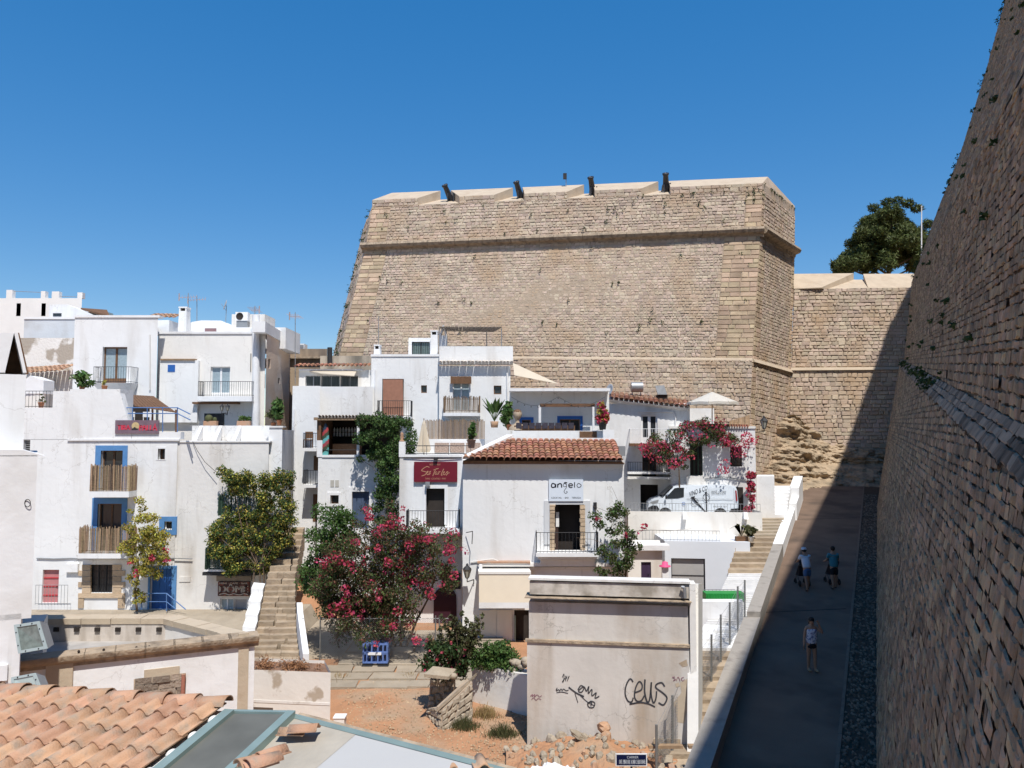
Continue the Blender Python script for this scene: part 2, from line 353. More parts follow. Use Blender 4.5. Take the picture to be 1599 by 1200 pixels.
def strokes(parent, F, lines, px0, py0, px1, py1, d, w, m, name='lettering'):
    """brush strokes given in a unit box (x right, y down) laid flat on the facade"""
    a0, z1 = F.q(px0, py0, d); a1, z0 = F.q(px1, py1, d); mb = MB()
    for ln in lines:
        ww = w
        if isinstance(ln, tuple): ww, ln = ln
        p = [V((a0 + x * (a1 - a0), z1 + y * (z0 - z1))) for x, y in ln]
        s = []                                     # smooth with Catmull-Rom
        for i in range(len(p) - 1):
            q0, q1, q2, q3 = p[max(i - 1, 0)], p[i], p[i + 1], p[min(i + 2, len(p) - 1)]
            for k in range(5):
                t = k / 5; s.append(.5 * ((2 * q1) + (q2 - q0) * t + (2 * q0 - 5 * q1 + 4 * q2 - q3) * t * t + (3 * q1 - q0 - 3 * q2 + q3) * t ** 3))
        s.append(p[-1]); L, Rr = [], []
        for i, c in enumerate(s):
            t = (s[min(i + 1, len(s) - 1)] - s[max(i - 1, 0)]); t = t.normalized() if t.length > 1e-6 else V((1, 0)); n = V((-t.y, t.x)) * ww * .5
            L.append(c + n); Rr.append(c - n)
        vs = [F.P(c.x, c.y, d) for c in L + Rr]; k = len(s)
        mb.add(vs, [(i, i + 1, k + i + 1, k + i) for i in range(k - 1)])
    return mb.build(name, m, parent)
class House:
    """a house block on a facade plane; windows and doors are real openings"""
    def __init__(s, name, label, F, px0, py0, px1, py1=None, z0=None, depth=6, m=W, cat='house', back=None, pyr=None, group=None):
        s.F = F; s.m = m; s.depth = depth; pyr = pyr or py0
        s.a0 = F.q(px0, pyr)[0]; s.a1 = F.q(px1, pyr)[0]; s.z1 = F.q((px0 + px1) / 2, py0)[1]
        s.z0 = z0 if z0 is not None else F.q((px0 + px1) / 2, py1)[1]; s.holes = []
        c = F.P((s.a0 + s.a1) / 2, s.z0, 0); s.root = empty(name, c, label, cat, group)
        e = F.P(s.a1 if (px0 + px1) / 2 < 800 else s.a0, 0); s.bv = V((e.x / e.y, 1, 0)) * depth     # side walls run back along the lane
    def rect(s, px0, py0, px1, py1, d=0):
        a0, z1 = s.F.q(px0, py0, d); a1, z0 = s.F.q(px1, py1, d); return a0, a1, z0, z1
    def part(s, name, px0, py0, px1, py1, d0, d1, m, parent=None):
        a0, a1, z0, z1 = s.rect(px0, py0, px1, py1, d0); F = s.F; mb = MB()
        if d0 - d1 > .9:
            k = s.bv / s.bv.y * (d0 - d1); q = [F.P(a0, z0, d0), F.P(a1, z0, d0), F.P(a1, z1, d0), F.P(a0, z1, d0)]; mb.hexa([q[0], q[1], q[1] + k, q[0] + k, q[3], q[2], q[2] + k, q[3] + k])
        else: mb.fbox(F, a0, a1, d0, d1, z0, z1)
        return mb.build(name, m, parent or s.root)
    def opening(s, px0, py0, px1, py1):
        r = s.rect(px0, py0, px1, py1); s.holes.append((max(r[0], s.a0 + .01), min(r[1], s.a1 - .01), max(r[2], s.z0 + .01), min(r[3], s.z1 - .01))); return s.holes[-1]
    def surround(s, px0, py0, px1, py1, h, m, t=.03, name='surround', parent=None):
        A0, A1, Z0, Z1 = s.rect(px0, py0, px1, py1); a0, a1, z0, z1 = h; mb = MB()
        if A0 < a0: mb.fbox(s.F, A0, a0, t, -.05, Z0, Z1)
        if A1 > a1: mb.fbox(s.F, a1, A1, t, -.05, Z0, Z1)
        if Z1 > z1: mb.fbox(s.F, a0, a1, t, -.05, z1, Z1)
        if Z0 < z0: mb.fbox(s.F, a0, a1, t, -.05, Z0, z0)
        return mb.build(name, m, parent or s.root)
    def window(s, px0, py0, px1, py1, fm=W2, nx=2, ny=1, rev=.16, pane=GLASS, fw=.05, name='window', door=False, bars=None, leaf=None):
        h = a0, a1, z0, z1 = s.opening(px0, py0, px1, py1); F = s.F; mb = MB(); d = -rev
        def bx(x0, x1, y0, y1, e=0): mb.fbox(F, x0, x1, d + e, d - .05, y0, y1)
        bx(a0, a0 + fw, z0, z1); bx(a1 - fw, a1, z0, z1); bx(a0 + fw, a1 - fw, z1 - fw, z1); bx(a0 + fw, a1 - fw, z0, z0 + (fw * (4 if door else 1)))
        for i in range(1, nx): x = a0 + (a1 - a0) * i / nx; bx(x - fw * .8, x + fw * .8, z0 + fw, z1 - fw, .004)
        for i in range(1, ny): y = z0 + (z1 - z0) * i / ny; bx(a0 + fw, a1 - fw, y - fw * .35, y + fw * .35, -.004)
        o = mb.build(name, fm, s.root); m2 = MB()
        for i in range(nx): m2.fbox(F, a0 + (a1 - a0) * i / nx + .01, a0 + (a1 - a0) * (i + 1) / nx - .01, d - .03, d - .045, z0 + .01, z1 - .01)
        m2.build('pane', pane, o)
        if bars:
            k = max(2, round((a1 - a0) / bars))
            for i in range(1, k): x = a0 + (a1 - a0) * i / k; bar('bar', o, F.P(x, z0, -.05), F.P(x, z1, -.05), .01, IRON, 5)
        return o, h
    def solid_door(s, px0, py0, px1, py1, m, rev=.12, planks=4, name='door'):
        h = a0, a1, z0, z1 = s.opening(px0, py0, px1, py1); mb = MB()
        for i in range(planks): mb.fbox(s.F, a0 + (a1 - a0) * i / planks + .006, a0 + (a1 - a0) * (i + 1) / planks - .006, -rev, -rev - .05, z0, z1)
        mb.fbox(s.F, a0, a1, -rev - .02, -rev - .08, z0, z1)
        o = mb.build(name, m, s.root); MB().ball(s.F.P(a1 - .12, z0 + (z1 - z0) * .48, -rev + .03), .03, 8, 5).build('handle', IRON, o); return o, h
    def slab(s, px0, px1, py0, py1, d, m=W2, name='balcony', taper=0):
        a0, a1, z0, z1 = s.rect(px0, py0, px1, py1, d); mb = MB(); F = s.F
        mb.hexa([F.P(a0 + taper, z0, d - taper * 2), F.P(a1 - taper, z0, d - taper * 2), F.P(a1 - taper, z0, -.05), F.P(a0 + taper, z0, -.05), F.P(a0, z1, d), F.P(a1, z1, d), F.P(a1, z1, -.05), F.P(a0, z1, -.05)])
        return mb.build(name, m, s.root), (a0, a1, z1)
    def balcony(s, px0, px1, pyr, py0, py1, d=.65, kind='bars', m=IRON, step=.12, sm=W2, taper=0, w=.055):
        o, (a0, a1, z) = s.slab(px0, px1, py0, py1, d, sm, taper=taper); zt = s.rect(px0, pyr, px1, py0, d)[3]
        if kind == 'bars': railing_sub(o, s.F, a0 + .03, a1 - .03, z, zt, d - .04, m, step, d - .04)
        else: canes_sub(o, s.F, a0 + .02, a1 - .02, z + .01, zt, d - .03, d - .05, CANE if m is IRON else m, w)
        return o
    def done(s, top=True, wm=None):
        F = s.F; xs = sorted({s.a0, s.a1, *[h[0] for h in s.holes], *[h[1] for h in s.holes]}); zs = sorted({s.z0, s.z1, *[h[2] for h in s.holes], *[h[3] for h in s.holes]})
        mb = MB(); P = F.P
        for i in range(len(xs) - 1):
            for j in range(len(zs) - 1):
                cx, cz = (xs[i] + xs[i + 1]) / 2, (zs[j] + zs[j + 1]) / 2
                if any(h[0] < cx < h[1] and h[2] < cz < h[3] for h in s.holes): continue
                mb.quad(P(xs[i], zs[j]), P(xs[i + 1], zs[j]), P(xs[i + 1], zs[j + 1]), P(xs[i], zs[j + 1]))
        for a0, a1, z0, z1 in s.holes:
            t = -.24
            mb.quad(P(a0, z0), P(a0, z1), P(a0, z1, t), P(a0, z0, t)); mb.quad(P(a1, z1), P(a1, z0), P(a1, z0, t), P(a1, z1, t))
            mb.quad(P(a0, z1), P(a1, z1), P(a1, z1, t), P(a0, z1, t)); mb.quad(P(a1, z0), P(a0, z0), P(a0, z0, t), P(a1, z0, t))
        a0, a1, z0, z1, D = s.a0, s.a1, s.z0, s.z1, -s.depth
        B = lambda a, z: P(a, z) + s.bv
        mb.quad(B(a0, z0), P(a0, z0), P(a0, z1), B(a0, z1)); mb.quad(P(a1, z0), B(a1, z0), B(a1, z1), P(a1, z1)); mb.quad(B(a1, z0), B(a0, z0), B(a0, z1), B(a1, z1))
        if top: mb.quad(P(a0, z1), P(a1, z1), B(a1, z1), B(a0, z1))
        o = mb.build('wall', wm or s.m, s.root)
        if s.holes:
            m2 = MB()
            for a0, a1, z0, z1 in s.holes:
                e = .25; m2.quad(P(a0 - e, z0 - e, -.9), P(a1 + e, z0 - e, -.9), P(a1 + e, z1 + e, -.9), P(a0 - e, z1 + e, -.9))
            m2.build('room', DARK, s.root)  # dark sheet behind each opening, in place of the unlit room
        return s
def railing_sub(parent, F, a0, a1, z0, z1, d, m, step, ret):
    """rails joined, every baluster an object of its own, all sub-parts of a balcony"""
    mb = MB(); P = F.P; pts = [(a0, d - ret), (a0, d), (a1, d), (a1, d - ret)] if ret else [(a0, d), (a1, d)]
    for (x0, e0), (x1, e1) in zip(pts, pts[1:]):
        for z in (z0 + .06, z1): bar('rail', parent, P(x0, z, e0), P(x1, z, e1), .014, m, 5)
    for (x0, e0), (x1, e1) in zip(pts, pts[1:]):
        k = max(1, round(math.hypot(x1 - x0, e1 - e0) / step))
        for i in range(k + 1): t = i / k; x, e = x0 + (x1 - x0) * t, e0 + (e1 - e0) * t; bar('baluster', parent, P(x, z0, e), P(x, z1, e), .009, m, 5)
def canes_sub(parent, F, a0, a1, z0, z1, d, ret, m, w):
    mb = MB(); P = F.P
    for z in (z0 + .12, z1 - .12): bar('rail', parent, P(a0, z, d - .04), P(a1, z, d - .04), .014, IRON, 5)
    for (x0, e0), (x1, e1) in [((a0, d), (a1, d)), ((a0, d - ret), (a0, d)), ((a1, d), (a1, d - ret))]:
        k = max(2, round(math.hypot(x1 - x0, e1 - e0) / w))
        for i in range(k):
            t = (i + .5) / k; x, e = x0 + (x1 - x0) * t, e0 + (e1 - e0) * t
            bar('slat', parent, P(x, z0, e), P(x + random.uniform(-.02, .02), z1 + random.uniform(-.07, .07), e), w * random.uniform(.26, .42), m, 5)
TILE = {}
def tile_mesh(w, l, m, n=6, th=.014):
    key = (round(w, 3), round(l, 3), m.name)
    if key not in TILE:
        mb = MB(); vs = []
        for y, k in ((-l / 2, 1.0), (l / 2, .82)):
            for rr in (w / 2 * k, w / 2 * k - th):
                for i in range(n + 1): t = math.pi * i / n; vs.append((-math.cos(t) * rr, y, math.sin(t) * rr * .8 + (0.03 if y < 0 else 0)))
        k = n + 1; fs = []
        for i in range(n): fs += [(i, i + 1, 2 * k + i + 1, 2 * k + i), (k + i + 1, k + i, 3 * k + i, 3 * k + i + 1), (i + 1, i, k + i, k + i + 1), (2 * k + i, 2 * k + i + 1, 3 * k + i + 1, 3 * k + i)]
        mb.add(vs, fs, False); me = mb.mesh('roof_tile', m); sm = [j % 4 < 2 for j in range(len(fs))]; me.polygons.foreach_set('use_smooth', sm); TILE[key] = me
    return TILE[key]
def tile_roof(parent, ridge0, ridge1, down, length, w, l, m, name='roof_tile', pans=True, jit=.012):
    """rows of barrel tiles from a ridge line down a slope, every tile its own object"""
    r0, r1 = V(ridge0), V(ridge1); ud = V(down).normalized(); ur = (r1 - r0).normalized(); nrm = ur.cross(-ud).normalized()
    if nrm.z < 0: nrm = -nrm
    x = (-ud).cross(nrm).normalized(); mtx = Matrix((x, -ud, nrm)).transposed(); rot = mtx.to_euler()
    W_ = (r1 - r0).length; nc = max(1, round(W_ / w)); nr = max(1, round(length / (l * .8))); me = tile_mesh(w * 1.02, l, m)
    flip = (mtx @ Matrix.Rotation(math.pi, 3, 'Y')).to_euler()
    for c in range(nc):
        for k in range(nr):
            p = r0 + ur * (W_ * (c + .5) / nc) + ud * (l * .8 * (k + .5)) + nrm * .05
            put(name, me, parent, p + nrm * random.uniform(0, jit) + ur * random.uniform(-jit, jit), (rot.x, rot.y, rot.z + random.uniform(-.02, .02)))
# ---------------- ground and street ----------------
def RX(Y): return .478 * (Y - .7)
def LX(Y): return 7.5 + .443 * (Y - 25)
def ZR(Y): return -.4 + .1125 * Y
g = MB().quad((-600, -300, -.6), (600, -300, -.6), (600, 900, -.6), (-600, 900, -.6)); g.build('ground', DIRT, origin=(0, 0, -.6), kind='structure')
road = MB()
ys = [-4 + 1.0 * i for i in range(62)]
for y0, y1 in zip(ys, ys[1:]):
    road.quad((LX(y0) - .1, y0, ZR(y0)), (RX(y0) - .95, y0, ZR(y0)), (RX(y1) - .95, y1, ZR(y1)), (LX(y1) - .1, y1, ZR(y1)))
road.build('road', ASPH, kind='structure', origin=(10, 25, 2))
gut = MB()
for y0, y1 in zip(ys, ys[1:]): gut.quad((RX(y0) - .95, y0, ZR(y0) - .01), (RX(y0) + .3, y0, ZR(y0) - .01), (RX(y1) + .3, y1, ZR(y1) - .01), (RX(y1) - .95, y1, ZR(y1) - .01))
gutter = gut.build('gutter', mat('gutter_bed', (.07, .052, .038), .9, .2, 3, .6, 20), kind='structure', origin=(11, 25, 2))
peb = MB()
for i in range(2600):
    y = 14 + 40 * random.random() ** 1.3; x = RX(y) - random.uniform(.02, .88); r = random.uniform(.03, .075); z = ZR(y)
    t0 = random.uniform(0, 6.3); k = 5
    bs = [(x + math.cos(t0 + j * 6.283 / k) * r * random.uniform(.7, 1.2), y + math.sin(t0 + j * 6.283 / k) * r * random.uniform(.8, 1.6), z - .01) for j in range(k)]
    tp = [(x + (b[0] - x) * .6, y + (b[1] - y) * .6, z + random.uniform(.015, .04)) for b in bs]
    peb.add(bs + tp, [tuple(range(k, 2 * k))] + [(j, (j + 1) % k, k + (j + 1) % k, k + j) for j in range(k)])
peb.build('cobbles', mat('gutter_cobble', (.17, .125, .09), .85, .2, 3, .3, 30, isl=.5), gutter, kind='stuff')
kb = MB()
for y0, y1 in zip(ys[16:], ys[17:]):
    kb.hexa([(RX(y0) - 1.02, y0 + .01, ZR(y0) - .1), (RX(y0) - .92, y0 + .01, ZR(y0) - .1), (RX(y1) - .92, y1 - .01, ZR(y1) - .1), (RX(y1) - 1.02, y1 - .01, ZR(y1) - .1), (RX(y0) - 1.02, y0 + .01, ZR(y0) + .025), (RX(y0) - .92, y0 + .01, ZR(y0) + .025), (RX(y1) - .92, y1 - .01, ZR(y1) + .025), (RX(y1) - 1.02, y1 - .01, ZR(y1) + .025)])
kb.build('kerb', mat('kerb_stone', (.19, .14, .105), .85, .15, 3, .3, 20), gutter)
for Yj in (30.3, 46.2):
    jx = MB().quad((LX(Yj), Yj, ZR(Yj) + .004), (RX(Yj) - 1.0, Yj + .4, ZR(Yj + .4) + .004), (RX(Yj) - 1.0, Yj + .48, ZR(Yj + .48) + .004), (LX(Yj), Yj + .06, ZR(Yj + .06) + .004))
    jx.build('road_joint', mat('tar_joint', (.02, .02, .02), .8, .1, 3, 0), kind='structure')
# parapet between street and stairs
par = empty('parapet_wall', (LX(25), 25, ZR(25)), 'low concrete parapet along the ramp street, whitewashed at its upper end', 'wall')
def par_seg(y0, y1, h0, h1, t, m, name='coping', ox=0.0, drop=2.2):
    mb = MB(); n = max(1, int((y1 - y0) / 1.5))
    for i in range(n):
        a, b = y0 + (y1 - y0) * i / n, y0 + (y1 - y0) * (i + 1) / n; ha, hb = h0 + (h1 - h0) * i / n, h0 + (h1 - h0) * (i + 1) / n
        mb.hexa([(LX(a) - t + ox, a, ZR(a) - drop), (LX(a) + ox, a, ZR(a) - drop), (LX(b) + ox, b, ZR(b) - drop), (LX(b) - t + ox, b, ZR(b) - drop), (LX(a) - t + ox, a, ZR(a) + ha), (LX(a) + ox, a, ZR(a) + ha), (LX(b) + ox, b, ZR(b) + hb), (LX(b) - t + ox, b, ZR(b) + hb)])
    return mb.build(name, m, par)
par_seg(12, 28.6, .42, .42, .62, CONC, 'wall_section'); par_seg(28.6, 38.0, .62, .66, .5, CONC, 'wall_section'); par_seg(38.0, 46.0, .68, .7, .5, W2, 'painted_section')
par_seg(46.0, 48.2, 1.0, 1.0, .75, W2, 'painted_block', .1); par_seg(48.2, 52.0, 1.5, 1.6, .6, W2, 'painted_block', .1)
# ---------------- right rampart ----------------
prof_px = [(1366, 790), (1384, 690), (1397, 590), (1413, 563), (1424, 440), (1462, 335), (1500, 240), (1540, 110), (1570, 0), (1582, -45)]
bx, bz = RX(50), ZR(50)
prof = [(at(x, y, 50).x - bx, at(x, y, 50).z - bz) for x, y in prof_px]
prof[0] = (0, 0); prof[1] = (.8, 4.4); prof[2] = (1.72, 9.0); prof[3] = (2.06, 9.45)
def WP(Y, i, f=0.0):
    o, h = prof[i]
    if f: o, h = o + (prof[i + 1][0] - o) * f, h + (prof[i + 1][1] - h) * f
    return V((RX(Y) + o, Y, ZR(Y) + h))
ramp = empty('rampart_wall', (RX(30), 30, ZR(30)), 'huge battered stone rampart in shade, rising beside the ramp street', 'rampart')
YA, YB = -8.0, 50.0
mb = MB(); core = MB()
n = V((.05, 0, -.02))
for i in range(len(prof) - 1): core.quad(WP(YB, i) + n, WP(YA, i) + n, WP(YA, i + 1) + n, WP(YB, i + 1) + n)
top = len(prof) - 1; dx = V((14, 0, 0))
def FLK(i): p = WP(YB, i); return V((p.x * 1.262, 63.0, p.z))       # the flank runs on to the curtain wall
core.quad(WP(YB, top) + n, WP(YA, top) + n, WP(YA, top) + dx, FLK(top) + dx); core.quad(WP(YB, top) + n, FLK(top) + dx, FLK(top) + V((1, 0, 0)), FLK(top))
for i in range(top): core.quad(WP(YB, i) + n, WP(YB, i + 1) + n, FLK(i + 1), FLK(i))
zt = WP(YB, top).z + .2; zn = zt - 2.0
core.hexa([WP(YA, top) + n, WP(YA, top) + V((3, 0, 0)), WP(YB, top) + V((3, 0, 0)), WP(YB, top) + n] + [V((p.x, p.y, zt if p.y > 20 else zn)) for p in (WP(YA, top) + n, WP(YA, top) + V((3, 0, 0)), WP(YB, top) + V((3, 0, 0)), WP(YB, top) + n)])  # unseen raised top, added and sized to place the wall's shadow on the street
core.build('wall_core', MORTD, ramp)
rec = []; led = []
def inview(p):
    q = (p - V((0, 0, CZ))); yy = q.y * cP + q.z * sP
    if yy < 1: return None
    x = 799.5 + q.x / yy * FPX; y = 600 - (q.z * cP - q.y * sP) / yy * FPX
    return x, y, yy
for i in range(top):
    P_, N_, ul, vl = quadP(WP(YB, i), WP(2.0, i), WP(2.0, i + 1), WP(YB, i + 1))
    def skp(u, v, P_=P_):
        r = inview(P_(u, v)); return r is None or r[0] > 1680 or r[1] < -90 or r[1] > 1290
    r_ = []
    if i == 2: stone_mesh(None, P_, N_, ul, vl, .2, .34, (.0, .03), .008, rec=r_, skip=skp, jit=.9)
    else: stone_mesh(None, P_, N_, ul, vl, .165 if i > 2 else .175, .25, (-.008, .032), .012, tilt=(.09 if i < 2 else .02), rec=r_, skip=skp, jit=1.0, vary=1.35)
    (led if i == 2 else rec).extend(r_)
FS = [(4, 5, 6, 7), (0, 1, 5, 4), (1, 2, 6, 5), (2, 3, 7, 6), (3, 0, 4, 7)]
def psize(s):
    rs = [inview(p) for p in s[0]]
    if any(r is None for r in rs): return 0
    c = sum(r[0] for r in rs) / 4, sum(r[1] for r in rs) / 4
    if not (0 < c[0] < 1599 and 0 < c[1] < 1200): return 0
    x = [r[0] for r in rs]; y = [r[1] for r in rs]; return (max(x) - min(x)) * (max(y) - min(y))
rec.sort(key=psize, reverse=True)
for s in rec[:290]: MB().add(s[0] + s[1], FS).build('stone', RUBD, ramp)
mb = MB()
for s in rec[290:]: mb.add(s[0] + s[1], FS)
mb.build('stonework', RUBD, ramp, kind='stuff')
mb = MB()
for s in led: mb.add(s[0] + s[1], FS)
mb.build('ledge_slabs', mat('grey_ledge_slab', (.25, .18, .125), .9, .35, 3, .9, 8, isl=.5), ramp, kind='stuff')
# weeds rooted in the rampart joints and on the ledge
cl = []
for k in range(150):
    if random.random() < .16: Y = random.uniform(18, 50); p = WP(Y, 2, random.uniform(.2, 1)); s = random.uniform(.12, .3)
    else: i = random.randrange(3, top); Y = random.uniform(14, 50); p = WP(Y, i, random.random()); s = random.uniform(.08, .2)
    cl.append((p + V((-.05, 0, .02)), (s * .7, s * 1.3, s * .5), s))
for k in range(26): i = random.randrange(4, top); p = WP(50, i, random.random()); s = random.uniform(.1, .32); cl.append((p + V((-.1, -.1, 0)), (s, s, s), s))
leaf_obj('weeds', scatter_leaves(cl, 3800, .07, shell=.2), LD, ramp, kind='stuff')
# ---------------- bastion ----------------
bast = empty('bastion', at(1172, 760, 54.5), 'tall sunlit stone bastion with sloping walls, moulded band and cannon parapet', 'bastion')
bw = MB(); st = MB(); ash = MB()
def face(A, B, C, D, ch, sw, q0=0, q1=0, prot=(.015, .06)):
    P_, N_, ul, vl = quadP(A, B, C, D); n = N_(0, 0)
    bw.quad(*[V(p) - n * .03 for p in (A, B, C, D)])
    if q0 or q1 or True:
        def sub(u0, u1, mbx, c, s, jit, pr):
            if u1 - u0 < .2: return
            stone_mesh(mbx, lambda u, v: P_(u + u0, v), N_, u1 - u0, vl, c, s, pr, .015, jit=jit)
        sub(0, q0, ash, .34, .85, .1, (.02, .045)); sub(q0, ul - q1, st, ch, sw, .9, prot); sub(ul - q1, ul, ash, .34, .85, .1, (.02, .045))
# pixel rows -> bastion outline at the base, the seam, the moulding and the parapet
Lb, Lm, Lc, Lt = at(478, 780, 59.4), at(529, 558, 60.0), at(571, 385, 60.7), at(581, 324, 60.9)
Rb, Rm, Rc, Rt = at(1167, 790, 54.5), at(1175, 563, 55.0), at(1188, 360, 55.7), at(1191, 297, 55.9)
Sb, Sm, Sc, St = at(1226, 800, 61.4), at(1235, 580, 62.0), at(1241, 393, 62.5), at(1241, 338, 62.6)
Bb, Bm, Bc, Bt = [V((p.x + o, 68, p.z)) for p, o in ((Lb, -2.8), (Lm, -2.5), (Lc, -2.35), (Lt, -2.1))]
out = V((-.06, -.16, 0))
face(Lb + out, Rb + out, Rm + out, Lm + out, .29, .36, 0, 0, (.015, .06)); face(Lm, Rm, Rc, Lc, .235, .31, 1.9, 2.6, (.008, .035)); face(Lc, Rc, Rt, Lt, .23, .36, 1.6, 1.2, (.008, .035))
face(Rb + out, Sb, Sm, Rm + out, .34, .5, .9, .5); face(Rm, Sm, Sc, Rc, .235, .31, 1.3, .7, (.008, .035)); face(Rc, Sc, St, Rt, .27, .5, .5, .3)
face(Bb, Lb, Lm, Bm, .6, 1.2); face(Bm, Lm, Lc, Bc, .6, 1.2); face(Bc, Lc, Lt, Bt, .6, 1.2)
bw.quad(Lt, Rt, V((Rt.x + 2, 82, Rt.z)), Bt); bw.quad(Rt, St, V((St.x + 2, 82, Rt.z)), V((Rt.x + 2, 82, Rt.z)))
bw.build('wall_core', MORT, bast); st.build('stonework', RUB, bast, kind='stuff'); ash.build('corner_blocks', RUBO, bast, kind='stuff')
cord = MB()
def moulding(p, q, nrm):
    nseg = max(2, int((q - p).length / 1.1))
    for i in range(nseg):
        a, b = p.lerp(q, (i + .012) / nseg), p.lerp(q, (i + .988) / nseg); j = random.uniform(-.02, .02)
        pr = [(-.1, -.5), (.04, -.5), (.08, -.3), (.42, -.2), (.54, .0), (.46, .2), (.12, .28), (-.1, .3)]
        vs = [e + nrm * (x + j) + V((0, 0, z)) for e in (a, b) for x, z in pr]; k = len(pr)
        cord.add(vs, [(m_, (m_ + 1) % k, k + (m_ + 1) % k, k + m_) for m_ in range(k)] + [tuple(range(k)), tuple(range(2 * k - 1, k - 1, -1))])
nm = (Rc - Lc).cross(V((0, 0, 1))).normalized(); ns = (Sc - Rc).cross(V((0, 0, 1))).normalized()
moulding(Lc - (Rc - Lc).normalized() * .3, Rc + (Rc - Lc).normalized() * .2, nm); moulding(Rc + ns * .0, Sc, ns); cord.build('moulding', CORN, bast)
seam = MB(); m1 = Lm.lerp(Rm, .33)
for p, q, nn in ((m1, Rm, nm), (Rm, Sm, ns)):
    seam.prism([p + nn * .2 + V((0, 0, -.13)), q + nn * .2 + V((0, 0, -.13)), q + nn * .03 + V((0, 0, .16)), p + nn * .03 + V((0, 0, .16))], -nn * .3)
seam.build('offset_ledge', PLAT, bast)
# parapet: sloping merlons and splayed embrasures
def sill(px): return at(px, 324 - (px - 583) * .0435, 60.9 - (px - 583) / 609 * 5.0)
def mfront(px): return at(px, 312.5 - (px - 583) * .0435, 60.9 - (px - 583) / 609 * 5.0)
def crest(px): return at(px, 301.5 - (px - 612) * .0428, 63.2 - (px - 612) / 585 * 4.9)
for (fa, fb, ra, rb) in ((581, 652, 612, 688), (717, 772, 704, 801), (819, 886, 816, 912), (929, 1002, 926, 1028), (1047, 1191, 1044, 1199)):
    f0, f1, c1, c0 = mfront(fa), mfront(fb), crest(rb), crest(ra); b0, b1 = sill(fa), sill(fb); lo = b0.z - .3
    mb = MB(); mb.hexa([V((f0.x, f0.y, b0.z - .02)) - nm * .03, V((f1.x, f1.y, b1.z - .02)) - nm * .03, V((c1.x, c1.y, lo)), V((c0.x, c0.y, lo)), f0 - nm * .02, f1 - nm * .02, c1, c0]); mo = mb.build('merlon', PLAT, bast)
    P_, N_, ul, vl = quadP(b0, b1, f1, f0); m2 = MB(); stone_mesh(m2, P_, N_, ul, vl, .26, .5, (.02, .06), .012, jit=.8); m2.build('facing_stones', RUB, mo, kind='stuff')
sl = MB(); a, b, c, d = sill(640), sill(1060), crest(1050), crest(650); sl.quad(a + V((0, 0, .02)), b + V((0, 0, .02)), V((c.x, c.y, c.z - .75)), V((d.x, d.y, d.z - .75))); sl.build('embrasure_floor', PLAT, bast)
sl = MB().hexa([St - ns * 1.2 - V((0, 0, .4)), St - V((0, 0, .4)), Rt - V((0, 0, .2)), Rt - ns * 1.2 - V((0, 0, .4)), at(1241, 322, 62.8), at(1241, 324, 62.6), mfront(1191) - nm * .03, crest(1199)]); sl.build('merlon', RUB, bast)
cl = []
for k in range(80):
    t = random.random(); s = random.random() ** 2.2
    p = Lt.lerp(Rt, 1 - (1 - t) ** 1.7 * .98).lerp(Lc.lerp(Rc, t), s) if random.random() < .7 else Lc.lerp(Rc, t).lerp(Lm.lerp(Rm, t), random.random() * .8)
    r = random.uniform(.06, .2); cl.append((p + nm * .1, (r, r, r * 1.3), r))
for k in range(40): p = (Bm.lerp(Lm, random.uniform(.6, 1))).lerp(Bt.lerp(Lt, random.uniform(.6, 1)), random.random()); r = random.uniform(.15, .35); cl.append((p + V((-.2, -.05, 0)), (r, r, r), r))
for k in range(26): p = Rt.lerp(St, random.random()) + V((0, 0, .55)); r = random.uniform(.08, .2); cl.append((p, (r, r, r), r))
leaf_obj('weeds', scatter_leaves(cl, 1500, .07, shell=.2), LD, bast, kind='stuff')
# cannons
IRONG = mat('gun_iron', (.022, .022, .026), .45, .2, 6, .1, 20, spec=.5)
for k, (px, py, lab) in enumerate(((700, 316, 'black iron cannon in the embrasure closest to the bastion left corner'), (809, 312, 'black iron cannon in the second embrasure, right of the corner one'), (922, 306, 'black iron cannon in the embrasure beside the rooftop floodlight'), (1036, 301, 'black iron cannon in the last embrasure before the long right merlon'))):
    base = at(px + 4, py - 2, 62.0 - (px - 640) / 609 * 5.0); root = empty('cannon', base, lab, 'cannon', None)
    ax = V((-.42 + .1 * k, -.55, .92)).normalized()
    MB().lathe(base + V((0, 0, .1)) - ax * .5, [(0, -.12), (.1, -.1), (.08, 0), (.3, .03), (.3, .12), (.27, .2), (.26, .8), (.24, .85), (.2, 1.6), (.22, 1.63), (.26, 1.72), (.25, 1.8), (.12, 1.8), (.12, 1.5)], 14, ax).build('barrel', IRONG, root)
    mb = MB()
    for sx in (-.26, .2): mb.prism([base + V((sx, -.5, -.35)), base + V((sx, .9, -.35)), base + V((sx, .9, .0)), base + V((sx, .2, .55)), base + V((sx, -.5, .5))], (.09, 0, 0))
    mb.box(base.x - .2, base.x + .2, base.y - .3, base.y + .6, base.z - .3, base.z - .15); ca = mb.build('carriage', IRONG, root)
    for sx in (-.33, .33):
        for sy in (-.35, .6): MB().tube(base + V((sx - .04, sy, -.3)), base + V((sx + .04, sy, -.3)), .17, 12).build('wheel', IRONG, root)
fl = at(884, 292, 60.5); r = empty('roof_floodlight', fl, 'small floodlight on a short mast above the bastion parapet', 'floodlight'); MB().tube(fl - V((0, 0, .3)), fl + V((0, 0, .75)), .03).build('mast', GREYM, r)
MB().fbox(Fac(884, 60.4), -.14, .14, .1, -.1, fl.z + .6, fl.z + 1.05).build('lamp_head', IRON, r)
